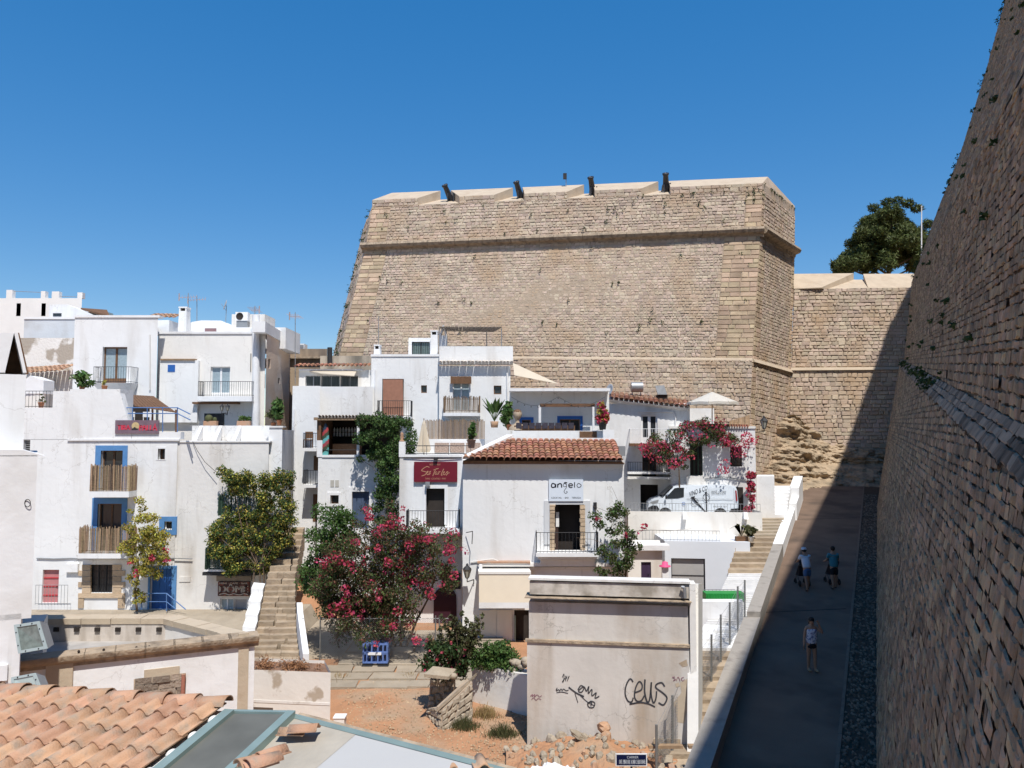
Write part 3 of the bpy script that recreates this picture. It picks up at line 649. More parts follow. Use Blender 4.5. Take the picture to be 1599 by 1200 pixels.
# ---------------- curtain wall beyond ----------------
cur = empty('curtain_wall', at(1330, 690, 62.5), 'sunlit stone curtain wall joining the bastion, half shaded by the rampart', 'rampart')
bw = MB(); st = MB()
cs = [(at(1230, 700, 61.7), at(1520, 700, 60.7), at(1520, 577, 61.2), at(1235, 579, 62.0), .34, .5), (at(1235, 579, 62.1), at(1520, 577, 61.3), at(1520, 448, 61.8), at(1240, 452, 62.6), .3, .46)]
for A, B, C, D, ch, sw in cs:
    P_, N_, ul, vl = quadP(A, B, C, D); n = N_(0, 0); bw.quad(*[p - n * .03 for p in (A, B, C, D)]); stone_mesh(st, P_, N_, ul, vl, ch, sw, (.015, .07), .018, jit=.9)
bw.quad(at(1240, 452, 62.6), at(1520, 448, 61.8), at(1520, 448, 61.8) + V((0, 9, 0)), at(1240, 452, 62.6) + V((0, 9, 0)))
bw.build('wall_core', MORT, cur); st.build('stonework', RUB, cur, kind='stuff')
for fa, fb, ra, rb in ((1238, 1283, 1238, 1333), (1356, 1520, 1348, 1520)):
    f0, f1, c1, c0 = at(fa, 451, 62.6), at(fb, 449, 62.2), at(rb, 427, 65.4), at(ra, 428, 65.4); z = f0.z - .04
    MB().hexa([V((f0.x, f0.y, z)), V((f1.x, f1.y, z)), V((c1.x, c1.y, z - .6)), V((c0.x, c0.y, z - .6)), f0, f1, c1, c0]).build('merlon', PLAT, cur)
MB().quad(at(1270, 453, 62.55), at(1370, 452, 62.35), at(1358, 437, 65.4), at(1330, 437, 65.4)).build('embrasure_floor', PLAT, cur)
c2 = MB(); stn = []; A, B = at(1233, 577, 62.0), at(1520, 575, 61.2); c2.prism([A + V((0, -.16, -.1)), B + V((0, -.16, -.1)), B + V((0, -.02, .14)), A + V((0, -.02, .14))], (0, .3, 0)); c2.build('offset_ledge', PLAT, cur)
# ---------------- bedrock under the walls ----------------
def fbm(p, o=5): return noise.fractal(p, 1.0, 2.0, o)
nx, ny = 230, 130; vs = []; fs = []
for j in range(ny + 1):
    for i in range(nx + 1):
        s, t = i / nx, j / ny
        px = 1150 + s * 290; topy = 705 - 55 * math.exp(-((px - 1235) / 45.0) ** 2) - 12 * math.exp(-((px - 1330) / 60.0) ** 2) ; boty = 800
        py = topy + (boty - topy) * t
        Y = 61.4 - 7.0 * t ** 1.2 - 2.0 * math.exp(-((px - 1225) / 30) ** 2) * (1 - t)
        p = at(px, py, Y); q = V((p.x * .22, p.y * .2, p.z * .75 + p.x * .1))
        strat = noise.noise(V((p.x * .1, 3, p.z * 1.7 + .25 * math.sin(p.x * .5)))) * .45
        zz = p.z * 1.15 + .35 * fbm(V((p.x * .3, p.y * .3, 2))) + p.x * .07; led_ = abs((zz % 1.0) - .5) * 2; rg = 1 - abs(noise.noise(V((p.x * .8, p.z * 2.2, 5)))) * 2; f2 = fbm(V((p.x * 1.6, p.y * 1.2, p.z * 2.8)), 6)
        p = p + V((0, -1, .12)) * (fbm(q) * 1.0 + strat * .7 + led_ ** 2 * .1 + rg * .16 + f2 * .2)
        vs.append(p)
for j in range(ny):
    for i in range(nx): a = j * (nx + 1) + i; fs.append((a, a + nx + 1, a + nx + 2, a + 1))
MB().add(vs, fs, False).build('rock_outcrop', ROCK, kind='structure', origin=at(1280, 780, 56))
MB().quad((15, 50.5, ZR(50.5)), (33, 50.5, ZR(50.5)), (36, 60, ZR(52)), (17, 60, ZR(52))).build('street_end', mat('dusty_pavement', (.22, .185, .15), .9, .15, 1, .4, 20), kind='structure', origin=(24, 54, ZR(50.5)))
# ---------------- pine and flagpole behind the curtain wall ----------------
pc = []
for k in range(95):
    px = random.uniform(1312, 1452); t = (px - 1388) / 78.0; topy = 312 + 98 * abs(t) ** 1.7 + (14 if px < 1340 else 0)
    py = topy + 10 + (420 - topy - 10) * random.random() ** 1.1
    rr = random.uniform(.6, 1.15); pc.append((at(px, py, 73 + random.uniform(-3.2, 3.2)), (rr, rr, rr * .72), rr * rr))
for px, py, r_ in ((1385, 365, 2.6), (1350, 395, 1.9), (1420, 380, 2.2), (1325, 408, 1.1), (1440, 400, 1.3)): pc.append((at(px, py, 74), (r_, r_ * .8, r_ * .8), r_ * r_ * 1.1))
for px, py in ((1306, 412), (1318, 408), (1328, 380), (1340, 372), (1352, 345), (1365, 325), (1385, 316), (1402, 314), (1418, 318), (1432, 326), (1448, 350), (1456, 372), (1340, 398), (1310, 418)): pc.append((at(px, py, 72.5), (.6, .6, .42), .4))
tb = at(1388, 560, 73); stem = [(tb, at(1388, 400, 73), .4)] + [(at(1388, 440 - 10 * (i % 6), 73), pc[i * 3][0], .12) for i in range(18)]
plant('pine_tree', 'dense dark green pine tree rising behind the curtain wall', 'tree', tb, pc, 52000, .22, LP, stem, aspect=.22, shell=.45, fol='crown')
fp = at(1439, 452, 67); r = empty('flagpole', fp, 'thin white flagpole standing in front of the pine', 'flagpole'); MB().tube(fp, at(1439, 324, 67), .06, 8, .045).build('pole', W2, r); MB().ball(at(1439, 323, 67), .07, 8, 6).build('finial', W2, r)
# ---------------- left group of houses ----------------
def tv_antenna(px, py0, py1, Y, label, ang=0.0):
    b = at(px, py1, Y); t = at(px, py0, Y); r = empty('tv_antenna', b, label, 'antenna'); MB().tube(b, t, .022, 6).build('mast', GREYM, r)
    mb = MB(); c = t - V((0, 0, .25)); dx = V((math.cos(ang), math.sin(ang), .12)); mb.tube(c - dx * .5, c + dx * .5, .014, 5)
    for k in range(7):
        p = c + dx * (-.48 + k * .16); u = V((-math.sin(ang), math.cos(ang), 0)); mb.tube(p - u * .22 - V((0, 0, .12)), p + u * .22 + V((0, 0, .16)), .009, 4)
    mb.tube(c - dx * .5 - V((0, 0, .2)), c - dx * .5 + V((0, 0, .25)), .03, 5); mb.build('array', mat('antenna_metal', (.42, .3, .26), .6, .2, 5, 0), r)
def sat_dish(px, py, Y, rad, label, ax=(-.4, -.8, .35), pole=.6):
    c = at(px, py, Y); r = empty('satellite_dish', c - V((0, 0, pole)), label, 'dish'); ax = V(ax).normalized()
    MB().lathe(c, [(0, 0), (rad * .6, rad * .06), (rad, rad * .2), (rad * .97, rad * .22), (rad * .6, rad * .08), (0, .02)], 16, ax).build('reflector', mat('dish_grey', (.42, .43, .45), .6, .1, 3, 0), r)
    mb = MB().tube(c - V((0, 0, pole)), c - ax * .03, .02); mb.tube(c - V((0, 0, rad)), c + ax * rad * .9, .012, 5); mb.build('mount', GREYM, r)
def chimney(px0, py0, px1, py1, Y, label, cap=True, name='chimney', pointed=False):
    F = Fac(px0, Y); a0, z1 = F.q(px0, py0); a1, z0 = F.q(px1, py1); r = empty(name, F.P((a0 + a1) / 2, z0, -.2), label, 'chimney'); w = a1 - a0; h = z1 - z0; mb = MB()
    if pointed:
        hh = z0 + h * .55; mb.fbox(F, a0, a1, .15, -.3, z0, hh)
        m_ = (a0 + a1) / 2
        for s0, s1 in ((a0, m_), (a1, m_)):
            k = .1 if s0 == a0 else -.1; mb.prism([F.P(s0, hh, .15), F.P(s0 + k, hh, .15), F.P(s1 + k * .2, z1, .15), F.P(s1 - k * .2, z1, .15)], F.n * -.45)
    else:
        e = w * .18; mb.hexa([F.P(a0, z0, .2), F.P(a1, z0, .2), F.P(a1, z0, -.4), F.P(a0, z0, -.4), F.P(a0 + e * .3, z1 - .25, .18), F.P(a1 - e * .3, z1 - .25, .18), F.P(a1 - e * .3, z1 - .25, -.38), F.P(a0 + e * .3, z1 - .25, -.38)])
        for s in (a0 + e * .3, a1 - e * .3 - w * .16): mb.fbox(F, s, s + w * .16, .18, -.38, z1 - .25, z1 - .07)
        mb.fbox(F, a0, a1, .2, -.4, z1 - .07, z1)
        MB().fbox(F, a0 + w * .25, a1 - w * .25, .05, -.3, z1 - .24, z1 - .08).build('flue', DARK, r)
    mb.build('stack', W2, r); return r
def pot_plant(px, py, Y, h, label, m=LG, potm=None, n=160, size=.09, wide=.3, cat='plant', leafy=None, pr=.13, flowers=0, name='potted_plant'):
    b = at(px, py, Y); r = empty(name, b, label, cat); MB().lathe(b, [(0, 0), (pr * .7, 0), (pr, pr * 1.7), (pr * 1.1, pr * 1.75), (pr * 1.05, pr * 1.95), (pr * .85, pr * 1.9), (0, pr * 1.6)], 12).build('pot', potm or mat('clay_pot', (.34, .14, .07), .85, .15, 6, .2, 30), r)
    c = b + V((0, 0, pr * 1.8 + h * .5)); cl = [(c + V((random.uniform(-.5, .5) * wide, random.uniform(-.5, .5) * wide, random.uniform(-.4, .4) * h)), (wide * .55, wide * .55, h * .3), 1) for _ in range(6)]
    mb = MB(); 
    for q in cl: branchy(mb, b + V((0, 0, pr)), q[0], .012, 2, .03)
    mb.build('stem', BARK, r); leaf_obj('foliage', scatter_leaves(cl, n, size, shell=.2), m, r)
    if flowers: leaf_obj('flowers', scatter_leaves(cl, flowers, size, aspect=.8, shell=.7), FM, r, kind='stuff')
    return r
def lantern(px, py, Y, label, h=.62, bracket=(.5, 0), glassm=None, side=0, name='wall_lantern'):
    """hanging street lantern on a wall bracket; (px,py) is the lantern's middle, the bracket reaches `bracket` metres from it"""
    c = at(px, py, Y); r = empty(name, c - V((0, 0, h / 2)), label, 'lantern'); g = glassm or mat('lantern_glass', (.42, .40, .33), .25, .1, 3, 0, spec=.5); k = h / .62
    MB().lathe(c, [(.07 * k, -.24 * k), (.16 * k, .1 * k), (.15 * k, .1 * k), (.06 * k, -.23 * k)], 6, smooth=False).build('glass', g, r)
    mb = MB().lathe(c, [(.19 * k, .1 * k), (.15 * k, .16 * k), (.05 * k, .25 * k), (.05 * k, .3 * k), (0, .36 * k)], 6, smooth=False); mb.lathe(c, [(0, -.3 * k), (.05 * k, -.28 * k), (.08 * k, -.24 * k), (0, -.23 * k)], 6)
    for i in range(6): t = i * math.pi / 3; mb.tube(c + V((math.cos(t) * .075 * k, math.sin(t) * .075 * k, -.24 * k)), c + V((math.cos(t) * .17 * k, math.sin(t) * .17 * k, .1 * k)), .012 * k, 4)
    mb.build('housing', IRON, r); e = c + V((bracket[0], bracket[1], .0)); b2 = c + V((0, 0, -.3 * k))
    MB().path([b2, b2 + V((0, 0, -.12)), e + V((0, 0, -.42 * k)), e + V((0, .05, -.6 * k))], .02, 6).build('bracket', IRON, r); return r
# --- house with the blue windows and cane balconies ---
F1 = Fac(40, 35.0)
h = House('blue_window_house', 'white three storey house with blue window frames and cane screened balconies', F1, 20, 687, 277.5, z0=1.2, depth=6)
w, r = h.window(158, 704, 190, 770, WOOD, 2, 1, .2, name='window'); h.surround(149.5, 696, 197.5, 770, r, BLUE, .02)
w, r = h.window(153, 787, 188, 866, WOOD, 2, 2, .2, GLASS, name='window'); h.surround(144.5, 778, 196.5, 866, r, BLUE, .02)
h.balcony(138.5, 201, 727, 768, 777, .75, 'cane'); h.balcony(121.5, 201, 824, 865, 872.5, .75, 'cane')
w, r = h.window(247, 701, 257.5, 718, WOOD, 1, 1, .3); h.surround(244, 698, 259, 719, r, W2, .015)
w, r = h.window(257, 814.5, 268.5, 828, W2, 1, 1, .12, bars=.09); h.surround(249, 807, 275.5, 835.5, r, BLUE, .02)
w, r = h.window(141.5, 882, 175, 926, IRON, 3, 4, .1, GLASS, .03, bars=.12)
for i, (x0, x1) in enumerate(((128, 141), (122, 141), (128, 141), (122, 141), (128, 141))):
    y0 = 882 + i * 9; h.part('quoin', x0, y0 + .4, x1, y0 + 8.6, .05, -.05, SAND); h.part('quoin', 175.5, y0 + .4, 175.5 + (141 - x0), y0 + 8.6, .05, -.05, SAND)
h.part('quoin', 122, 927, 194, 934, .07, -.05, SAND); h.part('quoin', 122, 934.5, 130, 950, .05, -.05, SAND); h.part('quoin', 184, 934.5, 194, 950, .05, -.05, SAND)
RED = mat('faded_red_door', (.5, .20, .20), .7, .1, 4, .1, 20); dr, r = h.solid_door(67, 890, 90.5, 942, RED, .12, 1)
for y in (902, 915, 929): h.part('door_band', 66.5, y, 91, y + 1.6, -.09, -.14, mat('red_paint', (.5, .04, .05), .6, .1, 4, 0), dr)
dr, r = h.solid_door(235, 888, 267, 952, BLUED, .2, 3); h.surround(232, 884, 274, 952, r, BLUE, .02)
w, r = h.window(37, 685, 46.5, 708, GREYM, 1, 6, .1)
a0, a1, z0, z1 = h.rect(56, 914, 105, 945, .5); railing(h.root, F1, a0, a1, z0, z1, .5, GREYM, .14)
h.part('meter_box', 103, 881, 121, 894, .14, 0, W2)
h.part('band_course', 105, 685.5, 280, 688.5, .07, -.02, W2)
a0, a1, z0, z1 = h.rect(110, 608, 186, 686); D = .03
MB().fbox(F1, a0, a1, D, -1.2, z0, z1).build('parapet_block', W, h.root)
p0 = F1.q(186, 614)[1]; a2 = F1.q(206, 676)[0]; zz = F1.q(206, 676)[1]
MB().prism([F1.P(a1 + .002, z0, D), F1.P(a2, z0, D), F1.P(a2, zz, D), F1.P(a1 + .002, p0, D)], F1.n * -.4).build('parapet_slope', W, h.root)
h.part('parapet', 206.2, 675, 282, 686, .03, -.35, W)
h.part('parapet_block', 20, 637, 110, 686.5, 0, -4, W); h.part('parapet_block', 83, 611, 110, 637, 0, -2, W)
a0, a1, z0, z1 = h.rect(40, 611, 83, 637, -.05); railing(h.root, F1, a0, a1, z0, z1, -.05, IRON, .16)
mb = MB()
for i in range(9):
    x = F1.q(58 + i * 27, 872)[0]; mb.tube(F1.P(x, F1.q(0, 872 + (i % 2) * .8)[1], .04), F1.P(F1.q(85 + i * 27, 872)[0], F1.q(0, 872 + ((i + 1) % 2) * .8)[1], .04), .025, 5)
mb.build('cable', GREYM, h.root)
h.done()
SIGNG = mat('sign_grey_brown', (.19, .13, .16), .6, .15, 6, 0); REDL = mat('sign_red_letters', (.62, .05, .09), .6, .05, 5, 0)
s = empty('terrace_sign', F1.X(213, 668, .06), 'dark restaurant sign with red letters and a round moon on the white parapet', 'sign')
a0, a1, z0, z1 = h.rect(180, 656.5, 247.5, 677.5, .1); MB().fbox(F1, a0, a1, .1, .035, z0, z1).build('board', SIGNG, s)
lettering(s, F1, 'TIRA', 183.5, 664, 203, 671.5, .103, REDL, bold=.02); lettering(s, F1, 'PALLÁ', 218, 662, 245, 672.5, .103, REDL, bold=.02)
c = F1.X(211.5, 665.5, .104); MB().lathe(c, [(0, 0), (.175, 0)], 20, F1.n).build('moon', mat('moon_tan', (.55, .42, .22), .7, .2, 9, 0), s)
MB().poly([c + F1.n * .004 + F1.u * x + V((0, 0, z)) for x, z in ((-.17, -.14), (-.02, -.04), (.03, -.1), (.13, -.12), (.1, -.17), (-.16, -.18))]).build('hill_mark', IRON, s)
# terrace behind the parapet: blue rail, awning, furniture
tr = empty('terrace_awning', at(230, 690, 37.5), 'brown slatted awning roof over the blue railed terrace', 'awning'); mb = MB()
A, B, C, D_ = at(186, 617, 37.8), at(243, 622, 37.4), at(292, 652, 36.6), at(200, 640, 36.6)
for i in range(12):
    t0, t1 = i / 12 + .006, (i + 1) / 12 - .006; MB().prism([at(186, 617, 38.5).lerp(at(240, 620, 38.5), t0), at(186, 617, 38.5).lerp(at(240, 620, 38.5), t1), at(196, 633, 36.3).lerp(at(275, 645, 36.3), t1), at(196, 633, 36.3).lerp(at(275, 645, 36.3), t0)], (0, 0, .04)).build('slat', WOOD, tr)
for px, Y in ((190, 38.4), (238, 38.4), (275, 36.4), (200, 36.4)): MB().tube(at(px, 690, Y), at(px, 640 if Y < 37 else 622, Y), .05).build('post', WOOD, tr)
bk = MB().box(at(190, 0, 39.4).x, at(250, 0, 39.4).x, 39.4, 39.6, at(0, 690, 39.4).z, at(0, 620, 39.4).z).build('awning_shade_sheet', DARK, tr)  # dark sheet added for the shade under the awning
br = empty('terrace_railing', F1.X(240, 676, -.1), 'pale blue two bar railing around the terrace parapet', 'railing'); 
for py in (637, 646): MB().path([F1.X(183, py, -.15), F1.X(277, py, -.15), at(297, py + 10, 34.0)], .025, 6).build('rail', BLUERAIL, br)
for px in (184, 207, 230, 254, 277): bar('post', br, F1.X(px, 676, -.15), F1.X(px, 636, -.15), .022, BLUERAIL, 6)
for px, lab in ((203, 'white folded chair back beside the awning post'), (229, 'white chair back in the middle of the blue railed terrace')):
    b = at(px, 680, 36.2); r = empty('terrace_chair', b, lab, 'chair'); MB().box(b.x - .2, b.x + .2, b.y - .02, b.y + .02, b.z + .85, b.z + 1.1).build('backrest', W2, r); MB().box(b.x - .2, b.x + .2, b.y + .0, b.y + .4, b.z + .42, b.z + .46).build('seat', W2, r)
    for sx in (-.18, .18):
        for sy in (0, .38): MB().tube(b + V((sx, sy, 0)), b + V((sx, sy, .85 if sy == 0 else .42)), .018, 5).build('leg', W2, r)
# steps and blue handrail by the blue door
hr = empty('blue_handrail', F1.X(240, 958, .6), 'blue tube handrail in front of the deep blue door', 'railing')
MB().path([F1.X(221, 952, .7), F1.X(221, 927, .7), F1.X(260, 927, .7), F1.X(290, 952, .9)], .022, 6).build('rail', BLUERAIL, hr)
MB().path([F1.X(221, 940, .7), F1.X(260, 940, .7), F1.X(275, 952, .9)], .016, 6).build('mid_rail', BLUERAIL, hr); MB().path([F1.X(260, 927, .7), F1.X(260, 955, .7)], .02, 6).build('post', BLUERAIL, hr)
# --- DOME house ---
F2 = Fac(277, 35.05)
h = House('bar_house', 'grey rendered house with green balconies behind the tall climbing vine', F2, 277.5, 690, 420, z0=1.2, depth=5, m=WG)
w, r = h.window(355, 742, 387, 775, mat('green_paint', (.03, .07, .05), .6, .1, 4, 0), 2, 1, .2); h.balcony(339, 402, 774, 806, 809, .7, 'cane', CANEG)
w, r = h.window(326, 835, 350, 858, WOOD, 1, 1, .2); h.balcony(318.5, 352, 857, 890, 893, .7, 'cane', CANEG)
h.part('door_canopy', 316, 894, 402, 899, .7, -.05, IRON); h.part('lintel', 338, 900, 392, 908, .1, -.05, mat('weathered_beam', (.3, .25, .2), .9, .2, 5, .4, 20))
w, r = h.window(344, 935, 363.5, 992, W2, 2, 3, .08, CURT, .04); dr, r = h.window(365, 935, 385, 992, W2, 1, 1, .08, mat('pale_door_panel', (.45, .43, .42), .6, .05, 4, 0), .05, name='door', door=True)
h.part('coping', 277.5, 688.5, 422, 691, .05, -.35, W); MB().path([F2.X(301, 690, .05), F2.X(308, 704, .12), F2.X(320, 722, .2), F2.X(338, 738, .3)], .012, 5).build('cable', IRON, h.root); h.done()
DOMB = mat('sign_dark_brown', (.07, .035, .03), .7, .5, 18, 0, stain=(.28, .09, .06), samt=.45, sscale=7); s = empty('bar_sign', F2.X(364, 930, .1), 'dark patterned bar sign with large cream letters above the double door', 'sign')
a0, a1, z0, z1 = h.rect(340.5, 909, 389, 931, .14); MB().fbox(F2, a0, a1, .14, 0, z0, z1).build('board', DOMB, s); CRL = mat('sign_cream_letters', (.66, .58, .48), .7, .05, 5, 0)
lettering(s, F2, 'DÔME', 342.5, 912.5, 387, 925.5, .143, CRL, bold=.015); lettering(s, F2, 'MINI · CAFE · BAR', 343, 910, 386.5, 912.6, .143, CRL)
strokes(s, F2, [[(0, .6), (.2, .2), (.35, .8), (.5, .3), (.7, .8), (.85, .3), (1, .6)]], 342, 926.5, 387, 930, .143, .03, CRL, 'ornament')
h2 = House('annex_house', 'narrow white annex with a stepped parapet beside the stair alley', Fac(420, 35.3), 420.5, 667, 441, z0=1.2, depth=5); h2.part('coping', 420, 665.5, 442, 668, .05, -.4, W2); h2.done()
Fs = Fac(441, 35.3, 459, 39.5); hs = House('alley_house', 'white side wall running back along the stair alley', Fs, 441, 672, 459, z0=1.2, depth=.6); hs.done()
s = empty('name_plate', F1.X(286, 905, .03), 'small engraved wall plate beside the deep blue door', 'sign'); a0, a1, z0, z1 = h.rect(280, 901, 297, 909, .03); MB().fbox(F2, a0, a1, .03, 0, z0, z1).build('plate', WG, s)
# --- upper left house ---
F3 = Fac(117, 41.0)
h = House('upper_left_house', 'large white cubic house with a brown balcony door above the awning terrace', F3, 117, 494, 247, z0=2, depth=8)
w, r = h.window(160.5, 542, 197, 599, WOOD, 2, 1, .2, CURT, .07, name='balcony_door', door=True); h.balcony(144, 204, 573, 598, 611, .8, 'bars', IRON, .13, taper=.18)
h.part('coping', 116, 492.5, 249, 496, .06, -.4, W2); MB().path([F3.X(234, 523, .04), F3.X(234, 610, .04)], .035, 6).build('rain_stain_pipe', WG, h.root)
h.done()
Fq = Fac(250, 42.0)
h = House('cream_upper_house', 'sun worn white house with pale curtained balcony doors and a tall white pipe', Fq, 247, 520, 415, z0=2, depth=9, m=WC)
w, r = h.window(329, 573, 358.5, 620, W2, 2, 1, .12, CURT, .06, name='balcony_door', door=True); h.balcony(308, 393, 596, 619, 627, .8, 'bars', IRON, .12)
h.part('lower_block', 250, 563, 307.5, 660, .25, -.05, W); h.part('coping', 250, 560.5, 304, 563, .33, -.05, WOODL); h.part('window', 262, 570, 273, 581, .27, .2, BLUED)
h.part('window', 319, 646, 350, 665, .02, -.05, GLASS); h.part('beam', 300, 628, 370, 631, .5, -.05, WOOD)
h.part('coping', 246, 518, 394, 521.5, .06, -.4, W2)
MB().tube(Fq.X(399.5, 665, .25), Fq.X(399.5, 492, .25), .2, 12).build('chimney_pipe', W2, h.root); MB().tube(Fq.X(405, 665, .1), Fq.X(405, 540, .1), .05, 8).build('drain_pipe', W2, h.root)
h.done()
F4 = Fac(415, 42.0, 456, 49.5)
h = House('pink_side_house', 'peach plastered side wall of the upper house with tiny windows', F4, 415, 524, 452, z0=2, depth=2, m=PINK, pyr=600); h.window(419, 560, 422, 576, WOOD, 1, 1, .1); h.window(434, 590, 437, 600, WOOD, 1, 1, .1); h.part('coping', 414, 519, 455, 528, .08, -.6, W2); h.done()
# roof level clutter
F5 = Fac(250, 45.0)
r = empty('roof_room', F5.X(330, 520), 'low white rooftop room with a curved parapet and small slot window', 'house')
pts = [(283, 525), (283, 512), (300, 503), (315, 500.5), (345, 501), (358, 509), (368, 520), (368, 525)]
MB().prism([F5.X(x, y) for x, y in pts], (0, 1.5, 0)).build('curved_wall', W2, r); MB().fbox(F5, *h.__class__.rect(h, 0, 0, 1, 1)[:0] or (F5.q(320, 515)[0], F5.q(338, 515)[0]), .02, -.2, F5.q(0, 518)[1], F5.q(0, 513)[1]).build('window', mat('shaded_window', (.25, .15, .16), .8, .1, 3, 0), r)
MB().fbox(F5, F5.q(365, 515)[0], F5.q(447, 515)[0], .1, -3, F5.q(0, 545)[1], F5.q(0, 512)[1]).build('roof_wall', W2, r)
MB().fbox(F5, F5.q(352, 500)[0], F5.q(405, 500)[0], -1, -3, F5.q(0, 515)[1], F5.q(0, 487)[1]).build('roof_hut', WG, r)
ac = empty('air_conditioner', F5.X(372, 499, .1), 'white air conditioner box with a round fan on the roof hut', 'air conditioner'); a0, z1 = F5.q(363, 485.5); a1, z0 = F5.q(382, 499); MB().fbox(F5, a0, a1, -.5, -.9, z0, z1).build('case', W2, ac); MB().lathe(F5.P(a0 + (a1 - a0) * .35, (z0 + z1) / 2, -.49), [(0, .0), (.19, 0), (.2, .02), (.22, 0)], 18, F5.n).build('fan_grille', DARK, ac)
MB().fbox(F5, a0 + .05, a1 - .05, -.55, -.85, z0 - .4, z0).build('stand', GREYM, ac)
chimney(281, 480, 293, 520, 44.5, 'rounded white chimney with a dark mouth beside the roof tiles', name='chimney')
rt = empty('small_tile_roof', at(262, 505, 46), 'short row of terracotta roof tiles behind the white parapet', 'roof'); tile_roof(rt, at(244, 493, 47), at(284, 494, 47), (0, -.9, -.28), 1.4, .27, .5, TERRA)
MB().box(at(240, 0, 46).x, at(284, 0, 46).x, 45.5, 47.5, at(0, 520, 46).z, at(0, 502, 46).z).build('roof_base', W, rt)
tv_antenna(294, 458, 506, 45.5, 'leaning television antenna with brown elements beside the chimney', .5); tv_antenna(307.5, 462, 506, 46, 'straight mast television antenna right of the chimney', .3); tv_antenna(398, 478, 496, 44, 'small television antenna on top of the white pipe', 2.4)
tv_antenna(461, 488, 600, 43.5, 'tall slim antenna mast in front of the brown old house', 1.2)
sat_dish(353, 477, 45.5, .32, 'satellite dish on a pole beside the air conditioner', (-1, -.5, .3), 1.0)
mb = MB(); r = empty('roof_glass_screen', at(448, 545, 47), 'green tinted screen panel at the roof edge', 'screen'); MB().prism([at(444, 520, 46.5), at(452, 524, 48.5), at(452, 548, 48.5), at(444, 535, 46.5)], (.04, 0, 0)).build('panel', mat('green_screen', (.12, .2, .2), .3, .1, 3, 0, spec=.5), r)
# terrace of the cream house: planters, lamps, parapet with pink shade
Ft = Fac(300, 39.0)
t = empty('terrace_wall', Ft.X(350, 690), 'low white terrace wall with sloped buttresses under the flower boxes', 'wall')
a0, z1 = Ft.q(300, 665); a1, z0 = Ft.q(422, 700); MB().fbox(Ft, a0, a1, 0, -.3, z0 - 2, z1).build('wall', W, t)
for px in (312, 342, 372): a, z = Ft.q(px, 688); MB().prism([Ft.P(a, z, .8), Ft.P(a + .15, z, .8), Ft.P(a + .15, z1, .01), Ft.P(a, z1, .01)], V((0, 0, -.6))).build('buttress', W2, t)
for px, lab, n_ in ((329, 'terracotta flower box with a round cactus left of the twin lamp', 60), (381, 'terracotta flower box with spiky leaves right of the twin lamp', 90)):
    b = Ft.X(px, 665, -.15); r = empty('flower_box', b, lab, 'planter'); MB().box(b.x - .33, b.x + .33, b.y - .13, b.y + .13, b.z, b.z + .24).build('box', TERRA, r)
    if n_ == 60: MB().ball(b + V((-.1, 0, .36)), (.2, .2, .2), 12, 8).ball(b + V((.2, 0, .3)), (.12, .12, .14)).build('cactus', LB, r)
    else: leaf_obj('foliage', scatter_leaves([(b + V((x, 0, .36)), (.14, .1, .14), 1) for x in (-.2, 0, .2)], 140, .08, shell=.1), LG, r)
lantern(346.5, 637, 40.6, 'left lamp of the twin black wall lamp under the balcony', .4, (.12, .25)); lantern(355.5, 637, 40.6, 'right lamp of the twin black wall lamp under the balcony', .4, (-.12, .25))
pot_plant(436, 664, 38.0, 1.0, 'bushy green terrace plant beside the peach wall', LG, n=420, size=.12, wide=.5); pot_plant(427, 668, 38.3, .7, 'palm like terrace plant at the stepped parapet', LB, n=200, size=.14, wide=.4)
pot_plant(128, 611, 36.2, .6, 'leafy shrub in a clay pot behind the tall white parapet', LG, n=260, size=.12, wide=.55); pot_plant(163, 611, 36.0, .25, 'small terracotta pot on the white parapet', LY, n=40, size=.06, wide=.15); pot_plant(64, 637, 35.6, .45, 'small bare plant in a pot behind the iron terrace rail', LB, n=24, size=.07, wide=.2)
# --- far left: crenellated house, blue grey box, peeling wall ---
F6 = Fac(0, 60.0)
h = House('crenellated_house', 'distant cream white house with square corner posts on its roof', F6, -40, 466, 128, z0=4, depth=6, m=mat('pale_cream_plaster', (.82, .80, .76), .9, .05, .9, .4, 6))
for x0, x1, y in ((10, 19, 453), (64, 70.5, 455), (81, 92, 455.5), (121, 128.5, 457)): h.part('roof_post', x0, y, x1, 466, 0, -.4, h.m)
MB().path([F6.X(19, 455, -.2), F6.X(64, 457, -.2)], .025, 5).path([F6.X(92, 463, -.2), F6.X(121, 464, -.2)], .025, 5).build('wire', GREYM, h.root)
for x in (26, 65): h.part('window', x, 474, x + 6, 494, .0, -.02, mat('shaded_niche', (.55, .5, .45), .9, .05, 3, 0))  # flat patches, a niche's shade put into their colour
h.done()
F7 = Fac(0, 50.0); h = House('grey_blue_house', 'plain pale blue grey rendered block below the crenellated house', F7, 38, 497, 118, z0=3, depth=5, m=mat('blue_grey_render', (.60, .63, .66), .9, .05, 1.0, .4, 7, stain=(.5, .5, .5), samt=.35)); h.part('coping', 37, 495.5, 119, 498.5, .06, -.4, W2); h.done()
g = empty('gable_house', at(108, 497, 55), 'small white gabled house with one dark window', 'house'); MB().prism([at(77, 500, 55), at(77, 476, 55), at(103, 475.5, 55), at(145, 492, 55), at(145, 500, 55)], (0, 4, 0)).build('wall', W, g); MB().fbox(Fac(100, 54.98), *[Fac(100, 54.98).q(x, 490)[0] for x in (83, 96)], .02, -.05, Fac(100, 54.98).q(90, 494)[1], Fac(100, 54.98).q(90, 489.5)[1]).build('window', GLASS, g)
